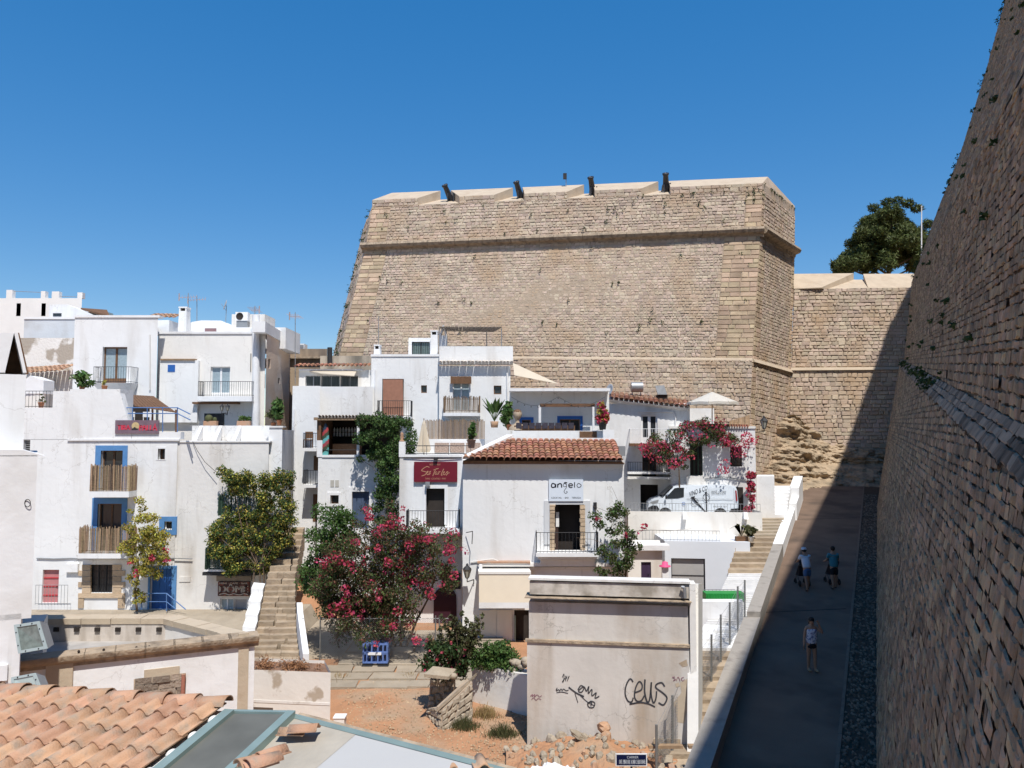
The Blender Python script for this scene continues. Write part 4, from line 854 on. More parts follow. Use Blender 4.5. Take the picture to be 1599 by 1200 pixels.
g = empty('glass_pavilion', at(150, 497, 56), 'brown roofed glass pavilion behind the white parapet', 'pavilion'); MB().prism([at(126, 481, 56), at(167, 484, 56), at(171, 493, 55), at(150, 488, 55)], (0, 0, -.12)).build('roof', WOOD, g); MB().prism([at(138, 500, 56), at(166, 500, 56), at(166, 487, 56), at(138, 485, 56)], (0, 1, 0)).build('glazing', mat('pale_green_glass', (.45, .52, .48), .2, .1, 3, 0, spec=.5), g)
F8 = Fac(0, 46.0); h = House('peeling_wall_house', 'old house wall with peeling plaster above a small tiled roof', F8, 22, 528, 117, z0=3, depth=3, m=WPEEL); h.done()
rt = empty('lean_to_roof', at(80, 600, 44), 'sagging terracotta lean to roof below the peeling wall', 'roof'); tile_roof(rt, at(40, 577, 45.8), at(117, 572, 45.8), (0, -.93, -.3), 1.5, .26, .5, TERRA)
MB().box(at(40, 0, 45).x, at(94, 0, 45).x, 44.9, 45.8, at(0, 640, 45).z, at(0, 590, 45).z).build('patio_wall', WC, rt)
g = empty('garden_shed', at(55, 610, 42), 'white sloped stair block behind the iron railed terrace', 'shed'); MB().prism([at(40, 615, 42), at(68, 615, 42), at(68, 594, 42), at(47, 587, 42), at(40, 592, 42)], (0, 1, 0)).build('wall', W2, g)
# --- near left block with the peaked chimney ---
F9 = Fac(-160, 16.2, 41, 17.5); h = House('near_left_house', 'tall white house end with a triangular chimney mouth, close by', F9, -160, 582, 41, z0=1, depth=5, m=W2)
pk = [(-60, 582), (-60, 520), (26, 520), (40.5, 582)]
MB().prism([F9.X(x, y) for x, y in ((-60, 582), (-60, 520), (22, 520), (8, 580), (8, 582))], (-1.06, 1.6, 0)).build('chimney_hood', W2, h.root)
MB().prism([F9.X(x, y, .01) for x, y in ((22, 520), (28, 520), (41.5, 582), (36.5, 582))], (-1.06, 1.6, 0)).build('chimney_hood', W2, h.root)
MB().quad(*[F9.X(x, y, -.9) for x, y in ((-5, 585), (45, 585), (30, 520), (5, 520))]).build('flue', WOOD, h.root); h.done()
F10 = Fac(-160, 15.2, 60, 16.2); h = House('near_left_wing', 'blank white wing of the near house with a sloping parapet and iron ring', F10, -160, 712, 58.5, py1=974, depth=4, m=W2)
MB().prism([F10.X(x, y) for x, y in ((-160, 713), (58.5, 713), (69, 712), (36, 703), (-160, 700))], (-.3, .5, 0)).build('parapet', W2, h.root)
c = F10.X(43, 786, .03); MB().path([c + V((math.cos(t * .524) * .06, 0, math.sin(t * .524) * .08)) for t in range(13)], .008, 5).build('iron_ring', IRON, h.root)
h.part('lower_wall', -160, 974.5, 22, 1250, 0, -4, W2); h.part('lower_recess', 21.5, 974.5, 58, 1250, -3.2, -4, WC); h.part('sill', -160, 1057, 11, 1063, .06, -.02, W2); h.done()
# ---------------- centre: stair alley, terrace bar, upper houses ----------------
# stone staircase between the bar house and the bougainvillea
sp = [(V((-8.35, 27.6, 1.25)), 1.95), (V((-9.1, 30.2, 2.35)), 1.5), (V((-9.85, 33.2, 3.7)), 1.2), (V((-10.45, 37.2, 5.45)), 1.0)]
stairs = empty('stone_staircase', sp[0][0], 'worn stone stairs climbing between white walls past the vine', 'stairs')
def stair_at(t):
    k = t * 3; i = min(int(k), 2); f = k - i; a, b = sp[i], sp[i + 1]; return a[0].lerp(b[0], f), a[1] + (b[1] - a[1]) * f
NS = 25
for i in range(NS):
    c, w = stair_at(i / NS); c2, w2 = stair_at((i + 1) / NS); j = random.uniform(-.02, .02); zt = c2.z - .02 + j * .4
    cuts = [0] + sorted(random.uniform(.2, .8) for _ in range(2)) + [1]
    for f0, f1 in zip(cuts, cuts[1:]):
        if f1 - f0 < .08: continue
        e = [random.uniform(-.035, .035) for _ in range(3)]; za = zt + e[0] * .5; zc = zt + e[1] * .5; x0, x1, X0, X1 = c.x + w * (f0 - .5) + .004, c.x + w * (f1 - .5) - .004, c2.x + w2 * (f0 - .5) + .004, c2.x + w2 * (f1 - .5) - .004
        MB().hexa([(x0, c.y + e[0], c.z - .9), (x1, c.y + e[1], c.z - .9), (X1, c2.y + .1, c.z - .9), (X0, c2.y + .1, c.z - .9), (x0, c.y + e[0], za), (x1, c.y + e[1], zc), (X1, c2.y + .1, zt), (X0, c2.y + .1, zt)]).build('step_stone', STEP, stairs)
sw = empty('stair_side_wall', V((-9.5, 29.5, 1.2)), 'white stepped wall on the vine side of the stone stairs', 'wall')
for i in range(7):
    c, w = stair_at(.03 + i * .085); c2, w2 = stair_at(.03 + (i + 1) * .085); x = c.x - w / 2
    MB().hexa([(x - .5, c.y, c.z - 1), (x - .02, c.y, c.z - 1), (c2.x - w2 / 2 - .02, c2.y, c.z - 1), (c2.x - w2 / 2 - .5, c2.y, c.z - 1), (x - .5, c.y, c.z + .4), (x - .02, c.y, c.z + .36), (c2.x - w2 / 2 - .02, c2.y, c.z + .45), (c2.x - w2 / 2 - .5, c2.y, c.z + .5)]).build('wall_section', W, sw)
sw = empty('stair_balustrade', V((-7.2, 28.3, 1.2)), 'white masonry balustrade at the foot of the stone stairs', 'wall')
for i in range(5):
    c, w = stair_at(.02 + i * .07); c2, w2 = stair_at(.02 + (i + 1) * .07); x = c.x + w / 2; x2 = c2.x + w2 / 2
    MB().hexa([(x + .03, c.y, c.z - 1), (x + .25, c.y, c.z - 1), (x2 + .25, c2.y, c.z - 1), (x2 + .03, c2.y, c.z - 1), (x + .03, c.y, c.z + .85), (x + .25, c.y, c.z + .85), (x2 + .25, c2.y, c2.z + .85), (x2 + .03, c2.y, c2.z + .85)]).build('wall_section', W2, sw)
# white block with two tiny balconies at the alley
Fa = Fac(455, 40.5)
h = House('alley_block', 'white block with two small railed balconies at the head of the alley', Fa, 457, 603, 500, z0=3, depth=5)
h.part('recess_shade', 473, 675, 497, 700, .01, -.05, mat('blue_grey_shade', (.62, .66, .72), .9, .03, 2, 0))  # flat panel, the shade of a recess put into its blue-grey colour
for y0, y1, y2, lab in ((677, 700, 705, 0), (735, 757, 762, 1)): h.balcony(472, 497, y0, y1, y2, .9, 'bars', IRON, .13)
h.part('door', 490, 712, 497, 735, .012, -.05, WOOD); h.part('door', 489, 772, 495, 815, .012, -.05, WOOD); MB().tube(Fa.X(459, 640, .1), Fa.X(459, 790, .1), .06, 8).build('drain_pipe', W2, h.root); h.done()
b = Fa.X(481, 700, .45); r = empty('balcony_chair', b, 'small brown chair on the upper alley balcony', 'chair'); MB().box(b.x - .2, b.x + .2, b.y - .2, b.y + .2, b.z + .4, b.z + .45).build('seat', WOOD, r); MB().box(b.x - .2, b.x + .2, b.y + .16, b.y + .2, b.z + .5, b.z + .85).build('backrest', WOOD, r)
for sx in (-.18, .18):
    for sy in (-.18, .18): MB().tube(b + V((sx, sy, 0)), b + V((sx, sy, .85 if sy > 0 else .4)), .02, 5).build('leg', WOOD, r)
# white wall with the barred terrace window above it
h = House('terrace_block', 'white block carrying a tile edged terrace with dark barred windows', Fac(458, 42.0), 458, 604, 582, z0=3, depth=5); h.done()
Fb = Fac(458, 43.5); h = House('barred_window_house', 'low terrace house with a strip of dark barred windows and cream awning', Fb, 467, 578, 580, z0=4, depth=4, m=WG)
for x0, x1 in ((477, 500), (502, 530), (532, 559)): h.window(x0, 587, x1, 606, GREYM, 2, 1, .15, GLASS, .04, bars=.16)
MB().prism([Fb.X(483, 580.5, .05), Fb.X(557, 580.5, .05), Fb.X(553, 588, 1.0), Fb.X(500, 584, 1.0)], (0, 0, .04)).build('awning', CLOTH, h.root); h.part('beam', 467, 576.5, 566, 579, .15, 0, W2)
tile_roof(h.root, Fb.X(466, 571, -.5), Fb.X(580, 571, -.5), (0, -.95, -.25), 1.0, .25, .5, TERRAD); h.done()
h = House('brown_old_house', 'weathered brown house with a stained flat roof below the bastion', Fac(455, 50.0), 452, 545, 511, z0=5, depth=4, m=mat('stained_brown_render', (.40, .31, .22), .92, .12, 1, .5, 7, stain=(.15, .12, .1), samt=.45, sscale=1, streak=True)); h.part('eave', 450, 557, 513, 560, .3, 0, CORN); h.part('roof_box', 459, 537, 475, 545, 0, -.8, W2); h.part('vent_grille', 465, 539, 474, 544, .02, -.02, GREYM); h.done()
h = House('stained_parapet_house', 'house with a moss stained parapet wall and a black flue', Fac(500, 48.0), 500, 556, 582, z0=5, depth=4, m=mat('moss_stained_wall', (.45, .38, .30), .92, .12, 1, .5, 7, stain=(.17, .15, .12), samt=.48, sscale=1.1, streak=True)); MB().tube(Fac(515, 47).X(515, 572), Fac(515, 47).X(515, 543), .15, 10).build('flue', IRON, h.root); h.done()
# tall house with brown blind
Fp = Fac(580, 43.0); h = House('brown_blind_house', 'tall white house with a long brown roller blind over its balcony door', Fp, 580, 555, 686, z0=3, depth=7)
w, r = h.window(597, 592, 630, 652, WOOD, 2, 1, .2); 
BLIND = mat('brown_blind', (.27, .13, .085), .8, .12, 5, .2, 60); MB().prism([Fp.X(598, 593, .06), Fp.X(629, 593, .06), Fp.X(630, 650, .55), Fp.X(598, 650, .55)], V((0, -.015, 0))).build('roller_blind', BLIND, h.root)
h.balcony(588, 642, 626, 651, 655, .7, 'bars', IRON, .12); w, r = h.window(657.5, 602, 666.5, 614, WOOD, 1, 1, .15); h.part('coping', 579, 553.5, 687, 557, .05, -.4, W2); MB().tube(Fp.X(586, 577, .05), Fp.X(586, 650, .05), .04, 6).build('drain_pipe', W2, h.root); h.done()
chimney(584.5, 539, 594, 557, 44, 'small white box chimney on the blind house'); tv_antenna(591, 494, 540, 44.2, 'rusty antenna mast above the small box chimney', .1)
Fd = Fac(640, 45.0); h = House('dormer_room', 'white rooftop room with a barred glass window', Fd, 638, 528, 673, z0=10, depth=2, m=W2); h.window(643, 534, 671, 556, IRON, 2, 1, .1, mat('greenish_glass', (.12, .16, .15), .15, .1, 3, 0, spec=.6), .04, bars=.13); h.done()
chimney(672.5, 517, 684, 558, 44.5, 'tall white square chimney beside the rooftop room'); chimney(686.5, 508, 698, 545, 44.0, 'white chimney with a pointed triangular cap', pointed=True)
# sibling house with tile eave and cane balcony
Fq2 = Fac(686, 42.5); h = House('tile_eave_house', 'white house with a whitewashed tile eave and brown cane balcony', Fq2, 686, 572, 797, z0=3, depth=6)
h.part('parapet', 686, 541, 801, 569, 0, -.4, W); tile_roof(h.root, Fq2.X(686, 566, .02), Fq2.X(802, 566, .02), (0, -.9, -.3), .5, .2, .42, TERRAW)
w, r = h.window(707, 597, 733, 646, W2, 2, 1, .15, CURT, .05, name='balcony_door', door=True); MB().fbox(Fq2, *[Fq2.q(x, 590, .25)[0] for x in (703.5, 736)], .25, .2, Fq2.q(0, 599.5, .25)[1], Fq2.q(0, 588, .25)[1]).build('rolled_blind', WOOD, h.root)
h.balcony(692, 749, 620, 645, 650, .75, 'cane', mat('brown_cane', (.20, .135, .085), .85, .2, 10, .3, 40, isl=.3)); w, r = h.window(771, 602.5, 783, 616, WOOD, 1, 1, .12); MB().tube(Fq2.X(792, 575, .06), Fq2.X(792, 640, .06), .045, 8).build('drain_pipe', W2, h.root); h.done()
Fg = Fac(700, 44.0); r = empty('roof_pergola', Fg.X(730, 545), 'thin reed pergola on grey posts above the tile eave house', 'pergola')
for i in range(16):
    t0, t1 = i / 16 + .004, (i + 1) / 16 - .004; L0, R0, L1, R1 = at(685, 511.5, 43.2), at(784, 512, 43.2), at(692, 517, 45.5), at(771, 519, 45.5)
    MB().prism([L0.lerp(R0, t0), L0.lerp(R0, t1), L1.lerp(R1, t1), L1.lerp(R1, t0)], (0, 0, .06)).build('slat', mat('grey_reed', (.17, .14, .115), .9, .2, 8, .3, 30), r)
for px, Y in ((686, 43.3), (783, 43.3), (760, 45.3), (697, 45.3)): bar('post', r, at(px, 548, Y), at(px, 513, Y), .03, GREYM, 6)
# terrace of the restaurant: bamboo screen, benches, closed parasol
Fe = Fac(660, 38.6); r = empty('bamboo_screen', Fe.X(710, 690), 'bamboo slat screen behind the closed parasol terrace', 'screen'); a0, z1 = Fe.q(664, 657); a1, z0 = Fe.q(757, 686); k = 44
for i in range(k): x = a0 + (a1 - a0) * (i + .5) / k; bar('slat', r, Fe.P(x, z0, 0), Fe.P(x, z1 + random.uniform(-.05, .08), 0), .026, mat('brown_bamboo', (.27, .185, .115), .85, .2, 10, .3, 40, isl=.3), 5)
r = empty('cushioned_bench', Fe.X(710, 708, .6), 'white built in bench with patterned cushions under the bamboo screen', 'bench'); a0, z1 = Fe.q(664, 686); a1, z0 = Fe.q(757, 714); MB().fbox(Fe, a0, a1, .5, 0, z0, z1).build('bench_back', W2, r)
for x0, x1 in ((679, 701), (703, 725), (728, 750)): b0, y1 = Fe.q(x0, 692, .56); b1, y0 = Fe.q(x1, 707, .56); MB().fbox(Fe, b0, b1, .6, .505, y0, y1).build('cushion', mat('patterned_cushion', (.36, .27, .22), .9, .5, 16, .2, 20), r)
b = at(662, 712, 36.3); r = empty('closed_parasol', b, 'closed cream parasol standing on the restaurant terrace', 'parasol'); mb = MB(); t = at(662, 657, 36.3)
prf = [(.03, 0), (.09, -.15), (.17, -.7), (.27, -1.35), (.22, -1.5)]; vs = []; n_ = 20
for rr, z in prf:
    for i in range(n_): q = 2 * math.pi * i / n_; k = 1 + .28 * (1 if i % 2 else -1) * min(1, -z); vs.append(t + V((math.cos(q) * rr * k, math.sin(q) * rr * k, z)))
mb.add(vs, [(j * n_ + i, j * n_ + (i + 1) % n_, (j + 1) * n_ + (i + 1) % n_, (j + 1) * n_ + i) for j in range(len(prf) - 1) for i in range(n_)]).build('canopy', CLOTH, r); MB().tube(b, t + V((0, 0, .1)), .025, 8).build('pole', WOODL, r)
# terrace bar with blue door
Fk = Fac(490, 38.0); h = House('terrace_bar_house', 'white house with a dark open terrace bar above a blue plank door', Fk, 497, 713, 625, z0=2, depth=5)
dr, r = h.solid_door(550, 768, 576, 826, mat('slate_blue_door', (.075, .105, .17), .6, .15, 5, .2, 25), .14, 4); h.surround(545, 761, 580, 826, r, W2, .04)
w, r = h.window(516, 773.5, 529, 787.5, WOOD, 1, 1, .2); h.surround(511.5, 769, 533, 791, r, W2, .04)
for x in (516, 523.5): h.part('vent_grille', x, 750, x + 5.5, 760.5, .02, -.02, mat('vent_beige', (.5, .48, .43), .8, .1, 3, 0))
h.part('pillar', 495, 688, 503, 714, .03, -.4, W2); h.part('parapet_cap', 503, 711, 626, 714.5, .05, -.3, W2); h.done()
r = empty('terrace_bar', Fk.X(560, 712, -.5), 'shaded bar terrace with shelves of white bottles under a tiled beam', 'bar'); z0 = Fk.q(0, 714)[1]; zt = Fk.q(0, 656)[1]
a0, a1 = Fk.q(500, 700)[0], Fk.q(612, 700)[0]
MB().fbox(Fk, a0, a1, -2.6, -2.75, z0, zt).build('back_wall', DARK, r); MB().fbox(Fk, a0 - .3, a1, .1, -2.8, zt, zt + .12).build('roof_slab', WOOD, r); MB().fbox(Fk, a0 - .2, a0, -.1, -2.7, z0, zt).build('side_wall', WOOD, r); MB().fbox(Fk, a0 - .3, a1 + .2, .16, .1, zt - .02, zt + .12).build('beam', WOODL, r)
for k in range(24): p = Fk.X(500 + k * 5.2, 652.5, .1); put('roof_tile', tile_mesh(.15, .35, TERRAW), r, p + V((0, 0, .02)), (R(-10), 0, 0))
for x in (499, 559): q = Fk.q(x, 700)[0]; MB().fbox(Fk, q - .06, q + .06, .02, -.1, z0, zt).build('post', W2 if x > 520 else WOOD, r)
for row, y in enumerate((672, 678.5)):
    MB().fbox(Fk, Fk.q(520, y)[0], Fk.q(556, y)[0], -2.3, -2.6, Fk.q(0, y + 4)[1], Fk.q(0, y + 3.6)[1]).build('shelf', WOODL, r)
for k in range(1): MB().fbox(Fk, Fk.q(512, 700)[0], Fk.q(556, 700)[0], -1.0, -1.5, z0, Fk.q(0, 694)[1]).build('counter', WOOD, r)
MB().path([Fk.X(500, 703, .0), Fk.X(612, 703, .0)], .02, 6).build('rail', IRON, r)
for row, y in enumerate((672, 678.5)):
    for k in range(8):
        p = Fk.X(522 + k * 4.6, y + 3.4, -2.42); MB().lathe(p, [(0, 0), (.06, 0), (.06, .17), (.025, .22), (.025, .27), (0, .27)], 8).build('bottle', W2, origin=p, label='white bottle on the %s shelf of the dark terrace bar' % ('upper' if row == 0 else 'lower'), cat='bottle', group='white bottles in the terrace bar')
b = Fk.X(508, 711, -.05); t = Fk.X(508.5, 661, -.05); s = empty('surfboard', b, 'surfboard with diagonal turquoise red and green stripes standing on the bar terrace', 'surfboard'); H_ = t.z - b.z; cols = [(.03, .05, .08), (.42, .06, .06), (.05, .07, .04), (.13, .42, .42), (.35, .06, .07), (.06, .08, .04), (.13, .42, .40)]
def wid(k): return .17 * math.sqrt(max(0, 1 - (abs(k - .42) / (.58 if k > .42 else .7)) ** 2.4))
N_ = 42; bands = [MB() for _ in range(7)]
for i in range(N_):
    k0, k1 = i / N_, (i + 1) / N_
    for j in range(6):
        e0, e1 = -1 + j / 3, -1 + (j + 1) / 3; q = [b + V((wid(k) * e, -.04 * math.sqrt(max(0, 1 - e * e)), k * H_)) for k, e in ((k0, e0), (k0, e1), (k1, e1), (k1, e0))]
        bands[int(min(6, max(0, (1 - (k0 + .5 / N_)) * 7.6 - .5 + (e0 + .17) * .75)))].quad(*q)
for i, bm in enumerate(bands):
    if bm.f: bm.build('stripe', mat('surfboard_stripe_%s' % 'abcdefg'[i], cols[i], .35, .05, 4, 0, spec=.5), s)
MB().tube(b + V((0, .03, 0)), b + V((0, .03, H_ * .97)), .05, 8).build('board_core', W2, s)
# restaurant with dark red sign
Fr = Fac(623, 34.5); h = House('red_sign_house', 'narrow white restaurant house carrying the dark red sign', Fr, 624, 713, 723.5, py1=836, depth=5)
w, r = h.window(665.5, 763, 694, 829, DARK, 1, 1, .22, DARK, .03, name='balcony_door'); h.surround(661, 757, 699, 829, r, W2, .05)
h.part('wall_lamp', 664, 753, 671, 760, .25, .05, GREYM); h.balcony(633, 717, 798, 827, 833.5, .8, 'bars', IRON, .13, sm=W2)
h.part('parapet_cap', 632, 710.5, 735, 714, .05, -.3, W2); h.part('pillar', 623, 690, 632, 714, .04, -.3, W2); MB().lathe(Fr.X(627.5, 690, -.1), [(0, 0), (.11, 0), (.11, .06), (.05, .1), (.1, .2), (.06, .3), (.08, .36), (0, .44)], 10).build('finial', TERRA, h.root)
a0, a1, z0, z1 = h.rect(632, 700, 735, 711, -.1); railing(h.root, Fr, a0, a1, z0, z1 + .1, -.1, IRON, .9, .012)
MB().path([Fr.X(630, 714.5, .05), Fr.X(665, 715.5, .06), Fr.X(690, 716, .06), Fr.X(722, 715, .05)], .018, 5).build('cable', IRON, h.root); h.part('floodlight', 677, 714.5, 683, 719, .25, .03, IRON); h.done()
s = empty('red_sign', Fr.X(680, 753, .05), 'dark red restaurant sign with golden brush script above the balcony', 'sign'); a0, a1, z0, z1 = h.rect(646.5, 721.5, 714, 753, .12); MB().fbox(Fr, a0, a1, .12, .02, z0, z1).build('board', mat('dark_red_board', (.16, .012, .025), .5, .06, 3, 0), s); GOLD = mat('gold_script', (.50, .27, .16), .6, .06, 5, 0)
SES = [[(.30, .12), (.22, .02), (.1, .2), (.03, .42), (.12, .52), (.2, .6), (.15, .85), (.03, .97)], [(.21, .7), (.26, .55), (.23, .5), (.21, .75), (.25, .85), (.3, .7)], [(.36, .5), (.31, .55), (.33, .7), (.3, .85)], [(.54, .2), (.47, .6), (.42, .98)], [(.44, .38), (.62, .2)], [(.56, .55), (.51, .6), (.5, .8), (.55, .75), (.57, .55), (.56, .82), (.6, .75)], [(.63, .5), (.62, .82)], [(.63, .62), (.68, .5)], [(.8, .25), (.74, .6), (.71, .9), (.76, .85)], [(.78, .7), (.83, .58), (.8, .55), (.78, .75), (.82, .86), (.87, .72)], [(.95, .52), (.89, .6), (.93, .72), (.88, .92)], [(.93, .7), (1, .65)]]
strokes(s, Fr, SES, 657, 728.5, 702, 744, .124, .028, GOLD); lettering(s, Fr, 'RESTAURANT', 671, 724.5, 688, 727, .123, GOLD); lettering(s, Fr, 'TAPAS · COCKTAILS · VINO', 664, 746.5, 696, 749, .123, GOLD)
# recessed ground floor beneath, with the arched maroon door
Fu = Fac(618, 35.8); h = House('shaded_ground_floor', 'shaded lower floor with an arched maroon door under the restaurant balcony', Fu, 617, 830, 722, z0=1.0, depth=3, m=W)
c = Fu.q(695, 960); MB().prism([Fu.P(c[0] + .52 * math.cos(math.pi * i / 12), 2.4 + .52 * math.sin(math.pi * i / 12), .06) for i in range(13)] + [Fu.P(c[0] - .52, 1.0, .06), Fu.P(c[0] + .52, 1.0, .06)], Fu.n * -.1).build('arched_door', mat('maroon_door', (.045, .012, .022), .6, .1, 4, 0), h.root); h.part('notice_board', 690, 895, 719, 920, .06, -.01, IRON); h.done()
# ---------------- angel sign house ----------------
Fn = Fac(723, 33.0); h = House('tiled_bar_house', 'broad white house with a terracotta roof and a stone framed balcony door', Fn, 723, 724, 974, z0=.9, depth=5)
hole = h.opening(859, 788, 913, 863); a0, a1, z0, z1 = hole
h.surround(849.5, 782, 922, 850, hole, mat('pale_grey_trim', (.62, .63, .64), .9, .04, 3, .1, 20), .05)
for s_ in (0, 1):
    z = z0 + .02; i = 0
    while z < z1 - .05:
        hh = random.uniform(.13, .22); x0, x1 = (a0 - .02, a0 + .2) if s_ == 0 else (a1 - .2, a1 + .02); j = random.uniform(-.025, .025)
        MB().fbox(Fn, x0 + (j if s_ else 0), x1 + (0 if s_ else j), .07 + random.uniform(0, .03), -.2, z, min(z + hh - .015, z1)).build('jamb_stone', SAND, h.root); z += hh
MB().fbox(Fn, a0 + .2, a1 - .2, -.85, -.9, z0, z1).build('doorway_shade', DARK, h.root)  # near-black panel for the shade inside the open doorway
h.part('door_leaf', 862, 790, 872, 862, -.3, -.35, mat('dark_brown_door', (.05, .03, .025), .6, .2, 4, .1, 20)); h.part('curtain', 868, 800, 873, 823, -.28, -.33, W)
o, (b0, b1, zb) = h.slab(837, 935, 864, 870, .8, W2, 'balcony'); railing_sub(o, Fn, *[Fn.q(x, 850, .76)[0] for x in (838, 934)], zb, Fn.q(0, 832, .76)[1], .76, IRON, .15, .74)
h.part('slab_moulding', 840, 870.2, 932, 874, .6, -.05, W2); h.part('slab_moulding', 844, 874.2, 929, 880, .4, -.05, WC)
h.part('ledge', 746, 880, 972, 885, .35, -.05, WC); h.part('ledge_edge', 745, 878, 828, 880, .4, -.05, TERRA); h.part('lower_band', 828, 886, 972, 890, .15, -.05, WG)
h.part('speaker_box', 927, 785, 932, 796, .12, 0, IRON); h.part('meter_box', 748, 882, 753, 890, .5, .36, W2)
aw = h.part('awning_box', 747, 893, 829, 897, 1.0, 0, WC); MB().prism([Fn.X(748, 897, .95), Fn.X(829, 897, .95), Fn.X(829, 941, 1.0), Fn.X(748, 941, 1.0)], V((0, -.02, 0))).build('awning_drop', mat('cream_awning', (.82, .72, .57), .9, .04, 2, .1, 20), h.root); MB().prism([Fn.X(748, 941, 1.0), Fn.X(829, 941, 1.0), Fn.X(829, 950, 1.0), Fn.X(748, 950, 1.0)], V((0, -.02, 0))).build('awning_valance', W2, h.root)
d_, r = h.window(803, 953, 826, 1012, IRON, 1, 1, .1, DARK, .03, name='door'); h.part('shutter_panel', 748, 953, 775, 1010, .03, -.02, WC); h.part('shutter_panel', 776, 953, 800, 1010, .04, -.02, WC); h.part('door_edge', 803, 962, 805.5, 1012, .1, 0, GREENM)
MB().path([Fn.X(735, 878, .05), Fn.X(770, 873, .07), Fn.X(790, 882, .07), Fn.X(812, 877, .07), Fn.X(835, 880, .06)], .025, 5).build('cable', WG, h.root)
# roof
Rr0, Rr1 = Fn.X(795, 687, -1.9), Fn.X(962, 688, -1.9); Er0, Er1 = Fn.X(723, 717.5, .4), Fn.X(972, 720, .4)
MB().hexa([Fn.P(Fn.q(723, 724)[0], h.z1 - .02, .3), Fn.P(h.a1, h.z1 - .02, .3), Rr1 - V((0, 0, .5)), Rr0 - V((0, 0, .5)), Er0 - V((0, 0, .06)), Er1 - V((0, 0, .06)), Rr1 - V((0, 0, .05)), Rr0 - V((0, 0, .05))]).build('roof_deck', WOOD, h.root)
h.part('eave_board', 723, 719.5, 974, 726, .3, 0, W2)
nc, nr = 27, 8; me = tile_mesh(.265, .42, TERRAD)
for c in range(nc):
    e = Er0.lerp(Er1, (c + .5) / nc); tR = min(1, max(0, (e.x - Rr0.x) / (Rr1.x - Rr0.x))); dirv = (Rr0.lerp(Rr1, 1.0) - Er1); dirv = V((0, Rr0.y - Er0.y, Rr0.z - Er0.z)); L_ = dirv.length; up = dirv.normalized(); nrm = V((1, 0, 0)).cross(up); rot = Matrix((V((1, 0, 0)), up, nrm)).transposed().to_euler()
    for k in range(nr):
        s_ = (k + .4) / nr * L_; p = e + up * s_
        if p.x < Er0.x + (Rr0.x - Er0.x) * (s_ / L_) - .05: continue
        put('roof_tile', me, h.root, p + nrm * (.03 + random.uniform(0, .012)) + V((random.uniform(-.01, .01), 0, 0)), (rot.x, rot.y, rot.z + random.uniform(-.03, .03)))
MB().prism([Er0 + V((-.05, 0, 0)), Er0 + V((.22, 0, .02)), Rr0 + V((.2, 0, .1)), Rr0 + V((-.12, 0, .1))], (0, 0, .13)).build('hip_mortar', W2, h.root); MB().hexa([Rr0 + V((-.1, -.1, -.3)), Rr1 + V((.1, -.1, -.3)), Rr1 + V((.1, .3, -.3)), Rr0 + V((-.1, .3, -.3)), Rr0 + V((-.1, -.1, .1)), Rr1 + V((.1, -.1, .1)), Rr1 + V((.1, .3, .1)), Rr0 + V((-.1, .3, .1))]).build('ridge_mortar', W2, h.root)
h.done()
s = empty('halo_sign', Fn.X(884, 782, .05), 'white square bar sign with a haloed curly letter over the balcony door', 'sign'); a0, a1, z0, z1 = h.rect(857, 749, 911, 783, .1); MB().fbox(Fn, a0, a1, .1, .02, z0, z1).build('board', mat('pale_blue_white_board', (.68, .74, .82), .4, .03, 3, 0), s); BLK = mat('black_letters', (.02, .02, .025), .6, .05, 5, 0)
ANG = [(.05, [(.13, .2), (.04, .1), (0, .35), (.03, .55), (.11, .5), (.14, .2), (.14, .58)]), (.05, [(.21, .58), (.21, .15)]), (.05, [(.21, .3), (.27, .12), (.33, .2), (.34, .58)]), (.022, [(.5, .2), (.42, .12), (.39, .32), (.43, .48), (.5, .4), (.5, .18), (.5, .55), (.45, .8), (.42, 1.05), (.47, 1.25), (.53, 1.1), (.49, 1.0)]), (.03, [(.42, .02), (.47, -.03), (.52, .02), (.47, .06), (.42, .02)]), (.045, [(.58, .35), (.7, .33), (.67, .13), (.59, .18), (.58, .42), (.63, .58), (.7, .52)]), (.04, [(.77, -.05), (.77, .58)]), (.028, [(.97, .2), (.9, .1), (.85, .32), (.89, .55), (.97, .48), (.99, .3), (.97, .2)])]
strokes(s, Fn, ANG, 861, 754, 908, 767.5, .104, .05, BLK); lettering(s, Fn, 'COCKTAIL  ·  BAR  ·  TERRAZA', 861, 776.3, 907, 779, .104, BLK)
lantern(729.5, 893, 32.4, 'street lantern on a curly iron bracket at the white house corner', .62, (.25, .5)); MB().path([Fn.X(728, 832, .1), Fn.X(738, 830, .5), Fn.X(737, 850, .6)], .018, 6).build('iron_hook', IRON, h.root)
# ---------------- terrace behind the tiled roof ----------------
Ft2 = Fac(795, 38.2); h = House('blue_trim_terrace_house', 'white terrace house with blue framed openings and a shade wall', Ft2, 797, 609, 951, z0=3, depth=3)
h.part('coping', 795, 606.5, 953, 611, .9, -.3, W2)
w, r = h.window(874, 655, 906, 690, WOOD, 2, 1, .15); h.surround(870, 650, 910, 690, r, BLUED, .03); w, r = h.window(815, 656, 829, 690, WOOD, 1, 1, .15); h.surround(811, 652, 833, 690, r, BLUED, .03)
h.part('beam', 843, 630.5, 929, 635.5, .8, .6, WOOD); h.part('post', 841, 633, 845, 690, .8, .7, W2); h.part('post', 925, 633, 928.5, 690, .8, .7, W2); h.done()
cb = MB(); r = empty('light_string', Ft2.X(820, 620, .9), 'string of small lamps sagging below the terrace ceiling', 'light string'); pts = [Ft2.X(798 + i * 10.5, 620 + 14 * math.sin(math.pi * ((i % 7) / 7.0)), .85) for i in range(15)]; MB().path(pts, .008, 4).build('cable', IRON, r)
for p in pts[1:-1]: MB().ball(p - V((0, 0, .06)), .03, 6, 5).build('bulb', IRON, r)
